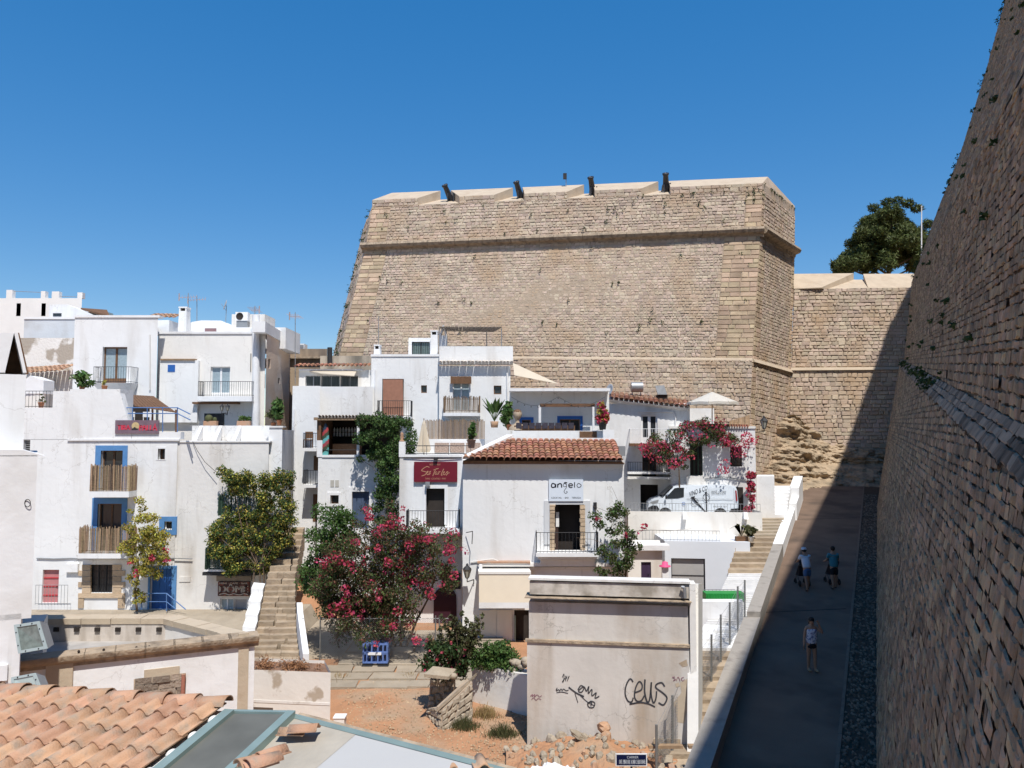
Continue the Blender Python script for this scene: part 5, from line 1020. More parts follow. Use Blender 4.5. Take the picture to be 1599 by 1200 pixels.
Fv = Fac(800, 36.3); r = empty('terrace_low_wall', Fv.X(860, 690), 'low pinkish white wall with benches behind the tiled roof ridge', 'wall'); a0, z1 = Fv.q(800, 673); a1, z0 = Fv.q(962, 700); MB().fbox(Fv, a0, a1, 0, -.25, z0 - 1, z1).build('wall', W, r); MB().fbox(Fv, *[Fv.q(x, 668, .0)[0] for x in (803, 898)], -.05, -.5, z1, z1 + .25).build('bench', WOOD, r)
for k in range(9): q = Fv.q(806 + k * 10.2, 665)[0]; MB().fbox(Fv, q, q + .26, .0, -.12, z1 + .1, z1 + .38).build('cushion', mat('dark_cushion', (.05, .045, .06), .9, .3, 6, 0), r)
MB().fbox(Fv, *[Fv.q(x, 680, .02)[0] for x in (905, 932)], .02, -.1, Fv.q(0, 690)[1], Fv.q(0, 674)[1]).build('wood_box', WOOD, r)
b = Fv.X(808, 672, -.4); r = empty('head_sculpture', b, 'small head sculpture with shoulders on the terrace edge', 'sculpture'); MB().lathe(b, [(.42, 0), (.4, .12), (.25, .26), (.1, .34), (.09, .48), (.13, .54), (.2, .66), (.22, .78), (.18, .9), (.08, .98), (0, 1.0)], 14).build('bust', mat('sculpture_clay', (.42, .33, .24), .9, .2, 4, .2, 20), r); MB().ball(b + V((0, 0, .86)), (.2, .2, .14)).build('hair', WOOD, r)
def banana(px, py, Y, h_, n_, label, sc=1.0, name='banana_plant'):
    b = at(px, py, Y); r = empty(name, b, label, 'plant'); MB().lathe(b, [(0, 0), (.16, 0), (.2, .3), (.17, .3), (0, .27)], 12).build('pot', TERRA, r)
    for i in range(n_):
        t = i * 2.4; tip = b + V((math.cos(t) * .55 * sc, math.sin(t) * .35 * sc, h_ * random.uniform(.6, 1.0))); base = b + V((0, 0, .3)); side = V((-math.sin(t), math.cos(t), 0)) * .13 * sc; mid = base.lerp(tip, .55) + V((0, 0, .15))
        MB().add([base.lerp(mid, .5), mid - side, mid + side, tip, base.lerp(mid, .5) + V((0, 0, -.02))], [(0, 1, 3), (0, 3, 2)]).build('leaf', LG, r)
        MB().path([base, base.lerp(mid, .5), mid, tip], .012, 5).build('leaf_stalk', LG, r)
banana(772, 668, 37.2, 1.6, 12, 'tall banana plant with broad leaves beside the head sculpture', 1.1)
pot_plant(795, 672, 36.8, 1.0, 'leafy terrace shrub between banana plant and sculpture', LG, n=260, size=.13, wide=.45); pot_plant(941, 672, 36.0, .9, 'terrace pot with pink and white flowers at the tiled roof end', LY, IRON, n=260, size=.1, wide=.4, flowers=160, pr=.2)
pot_plant(736, 700, 35.4, .7, 'green agave in a tall brown urn on the restaurant terrace', LG, mat('brown_urn', (.12, .06, .04), .6, .1, 4, 0), n=90, size=.16, wide=.2, pr=.2)
sf = empty('shade_sail', at(800, 570, 42), 'beige triangular shade sail stretched from the tile eave house', 'shade sail'); MB().prism([at(801, 567, 42.0), at(871, 599, 41), at(803, 586, 41.2)], (0, .0, -.02)).build('sail', CLOTH, sf)
# ---------------- van house ----------------
Fw = Fac(950, 45.0, 1075, 44.4); h = House('balcony_tile_house', 'white house with a sloping tile edge and white balcony doors', Fw, 950, 630, 1077, z0=3, depth=5)
w, r = h.window(1001, 648, 1027, 694, W2, 2, 1, .12, GLASS, .1, name='balcony_door', door=True); h.balcony(983, 1046, 670, 693, 697, 1.3, 'bars', W2, .16, sm=WOOD)
w, r = h.window(1003, 710, 1025, 747, WOOD, 2, 1, .15); h.balcony(980, 1046, 722, 737, 741, .7, 'bars', IRON, .14); h.part('canopy', 980, 745, 1048, 749, .9, -.05, WC); hole = h.opening(1000, 757, 1028, 800)
mb = MB().path([Fw.X(995, 643, .06), Fw.X(1050, 643.5, .06), Fw.X(1055, 650, .06), Fw.X(1055, 670, .06)], .035, 6); mb.build('pipe', W2, h.root)
R0, R1, E0, E1 = Fw.X(952, 614, -1.5), Fw.X(1050, 622, -1.5), Fw.X(951, 623, .35), Fw.X(1077, 637, .35)
me = tile_mesh(.29, .45, TERRAD); up = (R0 - E0); L_ = up.length; up.normalize(); ur = (E1 - E0).normalized(); nrm = ur.cross(up).normalized(); rot = Matrix((ur, nrm.cross(ur), nrm)).transposed().to_euler(); n_ = int((E1 - E0).length / .28)
for c in range(n_):
    e = E0.lerp(E1, (c + .5) / n_)
    for k in range(6): put('roof_tile', me, h.root, e + up * (L_ * (k + .4) / 6) + nrm * .04, rot)
MB().hexa([E0 - V((0, -.35, .2)), E1 - V((0, -.35, .2)), E1 + up * L_ - V((0, 0, .5)), R0 - V((0, 0, .5)), E0 - V((0, 0, .04)), E1 - V((0, 0, .04)), E1 + up * L_ - V((0, 0, .04)), R0 - V((0, 0, .04))]).build('roof_deck', W, h.root); h.done()
for px, lab, ty in ((994, 'grey cylindrical solar water tank on the tile edge roof', 0), (1034, 'tilted grey solar panel box on the tile edge roof', 1)):
    b = Fw.X(px, 618, -.8); r = empty('water_tank' if ty == 0 else 'solar_panel', b, lab, 'tank' if ty == 0 else 'solar panel')
    if ty == 0: MB().tube(b + V((-.32, 0, .5)), b + V((.36, 0, .5)), .3, 16).build('cylinder', GREYM, r); MB().tube(b + V((-.25, 0, -.1)), b + V((-.25, 0, .3)), .03).build('leg', GREYM, r); MB().tube(b + V((.25, 0, -.1)), b + V((.25, 0, .3)), .03).build('leg', GREYM, r)
    else: MB().hexa([b + V((-.3, -.2, .05)), b + V((.25, -.2, .05)), b + V((.4, .4, .0)), b + V((-.2, .4, .0)), b + V((-.42, -.1, .55)), b + V((.1, -.1, .6)), b + V((.2, .35, .62)), b + V((-.32, .35, .6))]).build('panel', GREYM, r); MB().box(b.x - .3, b.x + .3, b.y - .1, b.y + .3, b.z - .3, b.z + .04).build('base', DARK, r)
sat_dish(953, 609, 43.8, .33, 'grey satellite dish at the left end of the tile edge roof', (-.9, -.5, .25), .5)
r = empty('utility_box', at(945, 690, 35.5), 'white box with a lantern like cap by the pink flower pot', 'box'); b = at(952, 688, 35.8); MB().box(b.x - .3, b.x + .22, b.y, b.y + .3, b.z, b.z + .5).build('case', W2, r)
r = empty('roof_floodlight', at(971, 718, 33.2), 'grey floodlight bracketed at the end of the terracotta roof', 'floodlight'); b = at(971, 705, 33.0); MB().box(b.x - .13, b.x + .13, b.y - .1, b.y + .1, b.z - .2, b.z + .22).build('lamp_head', GREYM, r); MB().tube(b + V((0, .05, -.2)), b + V((0, .2, -.5)), .025).build('bracket', GREYM, r)
Fx = Fac(1045, 43.8, 1180, 43.2); h = House('bougainvillea_house', 'white house front half covered by magenta bougainvillea behind the van', Fx, 1046, 668, 1179, z0=3, depth=3, m=W)
w, r = h.window(1140, 698, 1159, 729, IRON, 2, 2, .12, DARK, .03, bars=.1); w, r = h.window(1077, 694, 1097.5, 743, mat('green_grille', (.05, .09, .06), .6, .1, 4, 0), 3, 2, .1, DARK, .04, bars=.1); h.opening(1150, 762, 1160, 800)
h.part('coping', 1045, 666, 1180, 669.5, .06, -.4, WC); h.part('flower_shelf', 1072, 744, 1100, 757, .3, -.02, WG); h.part('dark_doorway', 1149, 761, 1161, 801, .02, -.04, DARK)  # the doorway is a black slab, its shade put into the colour
MB().path([Fx.X(1100, 748, .05), Fx.X(1130, 745, .06), Fx.X(1178, 752, .05)], .03, 5).build('cable', GREYM, h.root); h.done()
tr = empty('roof_trellis', Fx.X(1115, 664, -.4), 'row of short wooden rafters above the bougainvillea house', 'trellis')
for k in range(22): p = Fx.X(1082 + k * 4.0, 664 - (0 if k > 4 else (4 - k) * .8) + k * .1, -.1); MB().box(p.x - .035, p.x + .035, p.y - .25, p.y + 1.2, p.z - .05, p.z + .1).build('rafter', TERRAD, tr)
g = empty('wood_fence', at(1155, 668, 45), 'slanted brown wooden fence panel at the bastion foot', 'fence')
for k in range(10): x = 1139 + k * 3.2; MB().hexa([at(x, 668, 45), at(x + 2.9, 668, 45), at(x + 2.9, 668, 45.05), at(x, 668, 45.05), at(x, 658 - k * 1.0, 45), at(x + 2.9, 657 - k * 1.0, 45), at(x + 2.9, 657 - k, 45.05), at(x, 658 - k, 45.05)]).build('board', WOODL, g)
# open parasol
t = at(1112, 612, 43.5); r = empty('open_parasol', at(1112, 668, 43.5), 'large open cream parasol on the roof terrace above the van', 'parasol'); mb = MB(); k = 8; rim = [t + V((math.cos(2 * math.pi * (i + .5) / k) * 1.45, math.sin(2 * math.pi * (i + .5) / k) * 1.45, -.62)) for i in range(k)]
for i in range(k):
    a, b = rim[i], rim[(i + 1) % k]; m_ = a.lerp(b, .5) + V((0, 0, .04)); mb.add([t, a, m_, b], [(0, 1, 2), (0, 2, 3)]); mb.quad(a, a - V((0, 0, .14)), m_ - V((0, 0, .14)), m_); mb.quad(m_, m_ - V((0, 0, .14)), b - V((0, 0, .14)), b)
mb.build('canopy', mat('white_canvas', (.80, .76, .68), .9, .04, 2, .1, 20, trans=.35), r); MB().tube(at(1112, 670, 43.5), t + V((0, 0, .08)), .03, 8).build('pole', WOODL, r)
for i in range(k): bar('rib', r, t - V((0, 0, .35)), rim[i] + V((0, 0, .02)), .012, WOODL, 5)
h = House('roof_stair_block', 'small white block under the open parasol', Fac(1075, 45.5), 1073, 638, 1115, z0=6, depth=2, m=W2); h.done()
lantern(1193, 661, 43.0, 'black street lantern on the corner bracket below the bastion', .75, (-.45, .3))
# terrace carrying the van
Fy = Fac(1000, 41.6, 1190, 41.0); T0 = at(1085, 813, 42.6).z
h = House('van_terrace', 'white retaining terrace with clay spouts where the van is parked', Fy, 980, 799.5, 1190, z0=2, depth=3.0, m=WC, cat='terrace'); h.bv = V((0, 4, 0))
a0, z1 = Fy.q(985, 786, -.1); a1, _ = Fy.q(1187, 786, -.1); railing(h.root, Fy, a0, a1, h.z1, z1, -.1, GREYM, .17)
for px in (1068, 1163):
    p = Fy.X(px, 803, .0); MB().hexa([p + V((-.12, -.3, -.25)), p + V((.12, -.3, -.25)), p + V((.12, .0, -.25)), p + V((-.12, 0, -.25)), p + V((-.1, -.12, .1)), p + V((.1, -.12, .1)), p + V((.1, 0, .1)), p + V((-.1, 0, .1))]).build('spout', W2, h.root)
h.part('parapet', 981, 799.5, 1189, 812, -.002, -.2, WC); MB().poly([Fy.P(h.a0, T0, -.1), Fy.P(h.a1, T0, -.1), Fy.P(h.a1, T0, -3.5), Fy.P(h.a0, T0, -3.5)]).build('terrace_floor', WG, h.root); h.done(top=False)
Fz = Fac(995, 39.0, 1172, 38.4); h = House('lower_terrace_house', 'bluish white lower house with a grey shutter and a railed roof terrace', Fz, 1038, 846, 1171, z0=2, depth=3, m=mat('cool_white_plaster', (.74, .77, .82), .9, .03, 1, .25, 4)); h.bv = V((0, 3, 0))
w, r = h.window(1048, 872, 1102, 940, IRON, 1, 2, .12, mat('grey_shutter', (.42, .41, .40), .7, .06, 3, .2, 30), .05, name='shutter'); a0, z1 = Fz.q(1003, 828, -.1); a1, _ = Fz.q(1124, 828, -.1); railing(h.root, Fz, a0, a1, h.z1, z1, -.1, GREYM, .17); h.done()
b = Fz.X(1158, 846, -.4); r = empty('trough_planter', b, 'dark wooden trough with drooping broad leaves beside the upper steps', 'planter'); MB().box(b.x - .3, b.x + .3, b.y - .15, b.y + .15, b.z, b.z + .25).build('trough', WOOD, r)
for i in range(9): t_ = i * .7; e = b + V((math.cos(t_) * .65, math.sin(t_) * .3, .45 + .5 * random.random())); m_ = b + V((math.cos(t_) * .3, 0, .8)); MB().add([b + V((0, 0, .25)), m_ + V((.07, 0, .05)), e, m_ - V((.07, 0, .05))], [(0, 1, 2, 3)]).build('leaf', LB, r)
pot_plant(1174, 846, 38.6, .5, 'spiky plant in a pale pot at the foot of the upper steps', LB, WC, n=70, size=.16, wide=.3)
h = House('cream_hut', 'low cream hut with a small purple door behind the grey parapet', Fac(990, 36.0), 985, 858, 1034, z0=1.5, depth=3, m=WC); h.solid_door(1001, 878, 1017, 915, mat('purple_door', (.05, .03, .07), .6, .1, 4, 0), .08, 2); h.part('roof_slab', 980, 852, 1046, 860, .25, -.5, W2); h.done()
b = at(1038, 915, 35.0); r = empty('pink_hat_post', b, 'white post topped by a pink hat shape', 'post'); MB().box(b.x - .12, b.x + .16, b.y - .1, b.y + .1, b.z, b.z + .85).build('post', W2, r); MB().lathe(b + V((.02, 0, .85)), [(.26, 0), (.26, .04), (.14, .06), (.13, .2), (0, .24)], 14).build('hat', mat('pink_plastic', (.75, .10, .25), .6, .05, 4, 0), r)
b = at(1130, 940, 33.0); r = empty('green_crate', b, 'long green ribbed crate behind the wire fence', 'crate'); w_ = .82; MB().box(b.x - w_, b.x + w_, b.y - .3, b.y + .3, b.z + .12, b.z + .40).build('body', mat('green_plastic', (.02, .26, .05), .5, .08, 3, 0), r)
for k in range(14): MB().box(b.x - w_ + .06 + k * .12, b.x - w_ + .1 + k * .12, b.y - .33, b.y - .302, b.z + .14, b.z + .38).build('rib', MATS['green_plastic'], r)
r = empty('crate_railing', b + V((0, .5, 0)), 'thin grey railing above the green crate', 'railing'); Fgc = Fac(1090, 33.6); a0, z1 = Fgc.q(1095, 921); a1, z0 = Fgc.q(1148, 938); railing(r, Fgc, a0, a1, z0, z1, 0, GREYM, .16)
h = House('stair_white_wall', 'plain white wall block between the van terrace and the upper white steps', Fac(1182, 43.5), 1181, 744, 1209, z0=3, depth=1.5, m=W2); h.done()
h = House('low_white_wall', 'white sloping wall below the green crate beside the fence', Fac(1090, 31.0), 1092, 940, 1160, z0=.5, depth=.5, m=W2); h.done()
# ---------------- van ----------------
VF = Fac(1012, 42.9, 1158, 42.4); vo = VF.X(1085, 806); van = empty('delivery_van', V((vo.x, vo.y + .9, T0)), 'white delivery van with black wine lettering parked on the terrace', 'van')
VW = mat('van_white_paint', (.70, .76, .82), .3, .02, 1, 0, spec=.5); BLP = mat('black_plastic', (.025, .025, .028), .6, .1, 4, 0); RUBB = mat('tyre_rubber', (.02, .02, .02), .85, .1, 6, 0)
a_l, a_r = VF.q(1012, 780)[0], VF.q(1153, 780)[0]; VLn = a_r - a_l; zb = T0 + .02; VH = VF.q(1085, 758)[1] - zb
def vp(x, z, d): return VF.P(a_l + x * VLn, zb + z * VH, d)
side = [(.005, .22), (.0, .32), (.01, .46), (.05, .55), (.15, .63), (.235, .84), (.29, .955), (.36, .99), (.9, 1.0), (.975, .97), (.992, .85), (1.0, .5), (.995, .22)]
def archpts(c, r_): return [(c + r_ * math.cos(t * math.pi / 8), .16 + r_ * VLn / VH * math.sin(t * math.pi / 8)) for t in range(0, 9)]
low = [(.9, .17)] + archpts(.80, .075) + [(.72, .17), (.28, .17)] + archpts(.19, .075) + [(.1, .17)]
poly = side + low
vb = MB(); ins = lambda p, k: (p[0], p[1])
f_ = [vp(x, z, (0 if z < .55 else -(z - .55) * .33)) for x, z in poly]; bk_ = [vp(x, z, -1.85 + (0 if z < .55 else (z - .55) * .33)) for x, z in poly]; n_ = len(poly)
vb.add(f_ + bk_, [tuple(range(n_)), tuple(range(2 * n_ - 1, n_ - 1, -1))] + [(i, n_ + i, n_ + (i + 1) % n_, (i + 1) % n_) for i in range(n_)]); vb.build('body', VW, van)
def vpoly(pts, name, m, e=.006, parent=None): 
    q = [vp(x, z, e + (0 if z < .55 else -(z - .55) * .33)) for x, z in pts]; return MB().prism(q, VF.n * -.01).build(name, m, parent or van)
vpoly([(.19, .60), (.235, .73), (.30, .905), (.335, .92), (.405, .92), (.40, .66), (.33, .62)], 'side_window', GLASS)
vpoly([(.165, .63), (.245, .84), (.285, .93), (.268, .93), (.225, .84), (.15, .63)], 'windscreen', GLASS)
MB().prism([vp(.155, .645, -.12), vp(.232, .835, -.2), vp(.29, .95, -.25), vp(.29, .95, -1.6), vp(.232, .835, -1.65), vp(.155, .645, -1.73)], vp(0, 0, 0) - vp(.006, -.006, 0)).build('windscreen', GLASS, van)
vpoly([(.0, .2), (.0, .34), (.05, .41), (.1, .40), (.125, .3), (.105, .2)], 'front_bumper', BLP, .02); vpoly([(.885, .2), (.92, .33), (.995, .35), (1.0, .2)], 'rear_bumper', BLP, .02); vpoly([(.02, .5), (.06, .535), (.12, .57), (.11, .5), (.05, .45)], 'headlight', GREYM, .015)
vpoly([(.975, .55), (.99, .55), (.985, .85), (.97, .85)], 'tail_light', mat('red_lamp', (.3, .02, .02), .3, .05, 3, 0), .012); MB().ball(vp(.20, .66, .15), (.06, .08, .12)).build('mirror', BLP, van)
for x in (.265, .405, .43, .68, .955): vpoly([(x, .2 if x > .3 else .3), (x + .002, .2 if x > .3 else .3), (x + .002, .92 if x > .3 else .6), (x, .92 if x > .3 else .6)], 'panel_gap', BLP, .004)
vpoly([(.43, .6), (.95, .6), (.95, .606), (.43, .606)], 'door_track', BLP, .004)
for c in (.19, .80):
    for d in (-.02, -1.83):
        cc = vp(c, .165, d); w_ = MB().lathe(cc, [(.2, -.1), (.29, -.1), (.325, -.07), (.325, .07), (.29, .1), (.2, .1)], 20, VF.n).build('wheel', RUBB, van); MB().lathe(cc, [(0, .06), (.08, .09), (.1, .05), (.2, .09), (.21, .0)], 16, VF.n).build('rim', GREYM, w_)
Fvan = VF
def vlet(s, x0, z0, x1, z1, rot, m=BLK):
    me = text_mesh(s); co = np.array([v.co[:] for v in me.vertices]); mn, mx = co.min(0), co.max(0); vs = []
    for c in co:
        x = (c[0] - mn[0]) / (mx[0] - mn[0]) * (x1 - x0); z = (c[1] - mn[1]) / (mx[1] - mn[1]) * (z1 - z0); X, Z = x0 + x, z0 + z + rot * x; vs.append(vp(X, Z, .012 + (0 if Z < .55 else -(Z - .55) * .33)))
    MB().add(vs, [tuple(p.vertices) for p in me.polygons]).build('lettering', m, van); bpy.data.meshes.remove(me)
vlet('VINO & CO', .46, .67, .665, .80, .95); vlet('VINOS · LICORES', .705, .80, .87, .84, 0); vlet('DISTRIBUCION', .71, .745, .865, .785, 0); vlet('VINO & CO', .72, .38, .87, .41, 0)
vpoly([(.475, .655), (.525, .685), (.515, .62), (.655, .2), (.635, .2), (.495, .6)], 'bottle_mark', BLK, .008); vpoly([(.635, .80), (.66, .82), (.655, .75), (.655, .2), (.642, .2), (.642, .75)], 'bottle_mark', BLK, .009)
for cx, cz in ((.65, .66), (.52, .52)): MB().path([vp(cx + .037 * math.cos(t * .3927), cz + .1 * math.sin(t * .3927), .014 - (max(0, cz + .1 * math.sin(t * .3927) - .55)) * .33) for t in range(17)], .012, 4).build('ring_mark', BLK, van)
MB().path([vp(.395 + .016 * math.cos(t * .3927), .47 + .035 * math.sin(t * .3927), .01) for t in range(17)], .012, 4).build('ring_mark', BLUED, van)
# ---------------- stairs along the street ----------------
def SXr(Y): return LX(Y) - .62
ss = empty('street_staircase', V((SXr(20), 20, .6)), 'long stepped path climbing beside the ramp parapet', 'stairs')
def stair_run(y0, y1, z0, z1, n, wd, m, ox=0.0):
    for i in range(n):
        a, b = y0 + (y1 - y0) * i / n, y0 + (y1 - y0) * (i + 1) / n; zt = z0 + (z1 - z0) * (i + 1) / n; j = random.uniform(-.03, .03)
        MB().hexa([(SXr(a) - wd + ox, a + j, zt - 1.2), (SXr(a) + ox + .1, a - j, zt - 1.2), (SXr(b) + ox + .1, b + .05, zt - 1.2), (SXr(b) - wd + ox, b + .05, zt - 1.2), (SXr(a) - wd + ox, a + j, zt), (SXr(a) + ox + .1, a - j, zt), (SXr(b) + ox + .1, b + .05, zt), (SXr(b) - wd + ox, b + .05, zt)]).build('step', m, ss)
stair_run(19.5, 28.0, .7, 2.2, 12, 1.7, STEP); stair_run(28.0, 30.5, 2.2, 2.5, 3, 1.8, W); stair_run(30.5, 36.2, 2.5, 3.45, 24, 1.75, mat('worn_white_paint', (.62, .61, .60), .9, .08, 3, .3, 10, isl=.08)); stair_run(36.2, 40.2, 3.45, 4.6, 7, 1.9, STEP, .1); stair_run(40.2, 43.6, 4.6, 5.2, 6, 2.0, PAVE, .1); stair_run(43.6, 47.6, 5.2, 6.7, 9, 1.7, W2, .2)
# posts of the wire fence beside it
fe = empty('wire_fence', V((6.2, 24, 1.2)), 'wire fence of bare metal posts along the street stairs', 'fence')
posts = [(1025, 1132, 1205), (1050, 1086, 1205), (1074, 1046, 1172), (1093, 1015, 1128), (1111, 991, 1096), (1125.5, 960, 1062), (1139.5, 941, 1032), (1152, 916, 1005), (1163, 906, 982)]
tops = []
for i, (px, y0, y1) in enumerate(posts):
    Y = 20.6 + i * 1.3; bar('post', fe, at(px, y1 + 8, Y), at(px, y0, Y), .035, ZINC, 8); tops.append((at(px, y0 + 2, Y), at(px, y1 - 4, Y)))
for (a, b), (c, d) in zip(tops, tops[1:]):
    for t in (0, .5, 1): bar('wire', fe, a.lerp(b, t), c.lerp(d, t), .006, GREYM, 4)
mb = MB()
for (a, b), (c, d) in zip(tops, tops[1:]):
    for k in range(26):
        t = k / 26; mb.tube(a.lerp(b, t), c.lerp(d, min(1, t + .25)), .004, 3, cap=False); mb.tube(a.lerp(b, min(1, t + .25)), c.lerp(d, t), .004, 3, cap=False)
mb.build('wire_mesh', GREYM, fe, kind='stuff')
# ---------------- graffiti building ----------------
FG = Fac(823, 22.9, 1075, 22.3, 1000); h = House('graffiti_house', 'abandoned grey cement building covered in black graffiti', FG, 823, 1006, 1076, z0=.5, depth=4, m=GRAF)
h.bv = V((1.15, 4.5, 0)); h.part('upper_wall', 826, 940, 1075, 1006, -.08, -.6, GRAF); h.part('string_course', 820, 1003, 1077, 1008, .05, -.1, CORN); h.part('cornice', 819, 934.5, 1080, 940.5, .16, -.6, CORN); h.part('parapet', 827, 908, 1076, 935, -.02, -.4, mat('mossy_parapet', (.60, .55, .49), .92, .12, 1.5, .5, 10, stain=(.34, .30, .25), samt=.45, sscale=2.2)); h.part('coping', 825, 906, 1078, 909, .03, -.45, WG)
h.part('corner_pilaster', 1076.5, 912, 1090, 1180, .02, -.5, WC); a0, z1 = FG.q(1062, 913); MB().path([FG.X(1064, 917, .08), FG.X(1069, 918, .1), FG.X(1070, 934, .1)], .045, 8).build('drain_pipe', GREYM, h.root)
FGs = Fac(1090, 22.3, 1097, 24.5, 1000); MB().prism([FGs.X(1090.5, 912), FGs.X(1097, 912), FGs.X(1097, 1150), FGs.X(1090.5, 1180)], FGs.n * -.3).build('side_wall', WC, h.root)
h.done(); INK = mat('spray_paint', (.05, .05, .058), .7, .35, 5, 0)
CE = [(.04, [(.19, .12), (.12, .0), (.03, .25), (.0, .6), (.06, .88), (.15, .92), (.19, .75)]), (.04, [(.22, .55), (.38, .42), (.40, .2), (.33, .1), (.25, .35), (.22, .7), (.28, .88), (.38, .85), (.45, .65)]), (.045, [(.47, .0), (.46, .5), (.52, .9), (.58, .75), (.62, .1)]), (.04, [(.62, .1), (.61, .55), (.66, .92), (.72, .75), (.74, .45)]), (.042, [(.93, .25), (.86, .1), (.74, .18), (.73, .32), (.88, .5), (.98, .7), (.9, .98), (.78, .9)]), (.04, [(.1, 1.02), (.35, .93), (.55, .97), (.7, 1.08)])]
gr = h.root
strokes(gr, FG, CE, 976, 1060, 1043, 1102, .012, .06, INK, 'graffiti_tag')
strokes(gr, FG, [[(.0, .3), (.12, .1), (.1, .5), (.0, .55), (.2, .35), (.25, .5)], [(.22, .2), (.3, .35), (.33, .2)], [(.35, .5), (.5, .2), (.4, .35)]], 878, 1050, 900, 1078, .012, .02, INK, 'graffiti_tag')
strokes(gr, FG, [[(0, .5), (.1, .2), (.05, .6), (.2, .4), (.3, .55), (.4, .3), (.5, .5), (.6, .3), (.8, .5), (1, .4)], [(.05, .8), (.5, .7), (.95, .85)]], 868, 1072, 888, 1085, .012, .02, INK, 'graffiti_tag')
strokes(gr, FG, [(.04, [(0, .1), (.25, .35), (.5, .5)]), (.03, [(.3, .2), (.4, .0), (.5, .1), (.42, .3), (.32, .25), (.5, .05), (.58, .25), (.66, .02), (.64, .35), (.76, .15), (.76, .45), (.9, .3), (.86, .55), (1, .45)]), (.02, [(.2, .35), (.3, .8)]), (.02, [(.35, .42), (.62, .75), (.85, .9)]), (.03, [(.62, .85), (.72, .7), (.85, .78), (.8, .98), (.66, .98), (.62, .8), (.75, .75), (.72, .92)])], 888, 1070, 936, 1106, .012, .03, INK, 'graffiti_tag')
PURP = mat('faded_purple_ink', (.28, .12, .16), .7, .1, 5, 0); strokes(gr, FG, [[(0, .4), (.2, .1), (.15, .4), (.4, .1), (.35, .45), (.6, .15), (.8, .4), (1, .2)], [(.1, .8), (.3, .55), (.5, .85), (.7, .6), (.95, .75)]], 828, 1083, 846, 1096, .012, .016, PURP, 'graffiti_tag'); strokes(gr, FG, [[(.2, .2), (.0, .3), (.25, .6), (.05, .8)], [(.3, .8), (.45, .2), (.6, .8)], [(.9, .2), (.7, .4), (.8, .8), (.95, .55)]], 1050, 1055, 1070, 1066, .012, .016, PURP, 'graffiti_tag')
for pts in (((1062, 1066), (1074, 1060), (1075, 1100), (1068, 1130), (1058, 1128), (1052, 1098), (1064, 1082)), ((1054, 1068), (1060, 1066), (1062, 1072), (1056, 1074)), ((1060, 1036), (1072, 1030), (1074, 1040), (1066, 1042))): MB().poly([FG.X(x, y, .006) for x, y in pts]).build('bare_patch', CREAM, h.root)
# ---------------- courtyard ground ----------------
def lotz(x, y):
    z = .95 + .045 * (y - 24) * (1 if y > 24 else .3)
    if y > 28: z = 1.13 + .02 * (y - 28)
    if x < -9 and y > 30: z += min(.7, (y - 30) * .18)
    return z
vs, fs = [], []; nx, ny = 84, 96
for j in range(ny + 1):
    for i in range(nx + 1):
        y = 5 + j * .42; x = -26 + (min(LX(y) - .75, 8) + 26) * i / nx; vs.append(V((x, y, lotz(x, y) + .05 * noise.fractal(V((x * .9, y * .9, 0)), 1, 2, 4))))
for j in range(ny):
    for i in range(nx): a = j * (nx + 1) + i; fs.append((a, a + 1, a + nx + 2, a + nx + 1))
MB().add(vs, fs, True).build('dirt_lot', DIRT, kind='structure', origin=(-5, 24, .9))
gr = MB()
for k in range(3200):
    p = atz(random.uniform(530, 830), random.uniform(1045, 1195), .95); r = random.uniform(.008, .04) * (1.6 if random.random() < .06 else 1)
    if p.y < 19.5: continue
    z = lotz(p.x, p.y) + .03; q = [p + V((random.uniform(-1, 1) * r, random.uniform(-1, 1) * r, z - p.z - .02)) for _ in range(3)]; q = [V((p.x + r, p.y, z - .02)), V((p.x - r * .6, p.y + r * .8, z - .02)), V((p.x - r * .5, p.y - r * .9, z - .02)), V((p.x, p.y, z + r * .7))]
    gr.add(q, [(0, 1, 3), (1, 2, 3), (2, 0, 3)])
gr.build('gravel', mat('pale_gravel', (.42, .31, .2), .95, .1, 4, 0, isl=.3), kind='stuff', origin=(-5, 24, .95))
vs, fs = [], []
for j in range(33):
    for i in range(52): x, y = -26 + i * .38, 22.6 + j * .42; vs.append((x, y, lotz(x, y) + (.09 if x < -8.9 or y > 30.5 else -.3)))
for j in range(32):
    for i in range(51): a = j * 52 + i; fs.append((a, a + 1, a + 53, a + 52))
MB().add(vs, fs, False).build('alley_pavement', PAVE, kind='structure', origin=(-14, 29, 1.2))
pav = empty('pavement', V((-5, 29, 1.1)), kind='structure')
for row in range(9):
    y = 27.3 + row * .75; x = -8.2 if row < 3 else -6.6
    while x < -1.4:
        w = random.uniform(.7, 1.9); d = .72; z = lotz(x, y) + .05 + row * .012; j = lambda: random.uniform(-.05, .05)
        c = [(x + .02 + j(), y + j()), (x + w - .02 + j(), y + j()), (x + w - .02 + j(), y + d + j() * .4), (x + .02 + j(), y + d + j() * .4)]; jz = random.uniform(0, .03)
        MB().hexa([(a, b, z - .2) for a, b in c] + [(a, b, z + jz) for a, b in c]).build('paving_slab', PAVE, pav); x += w
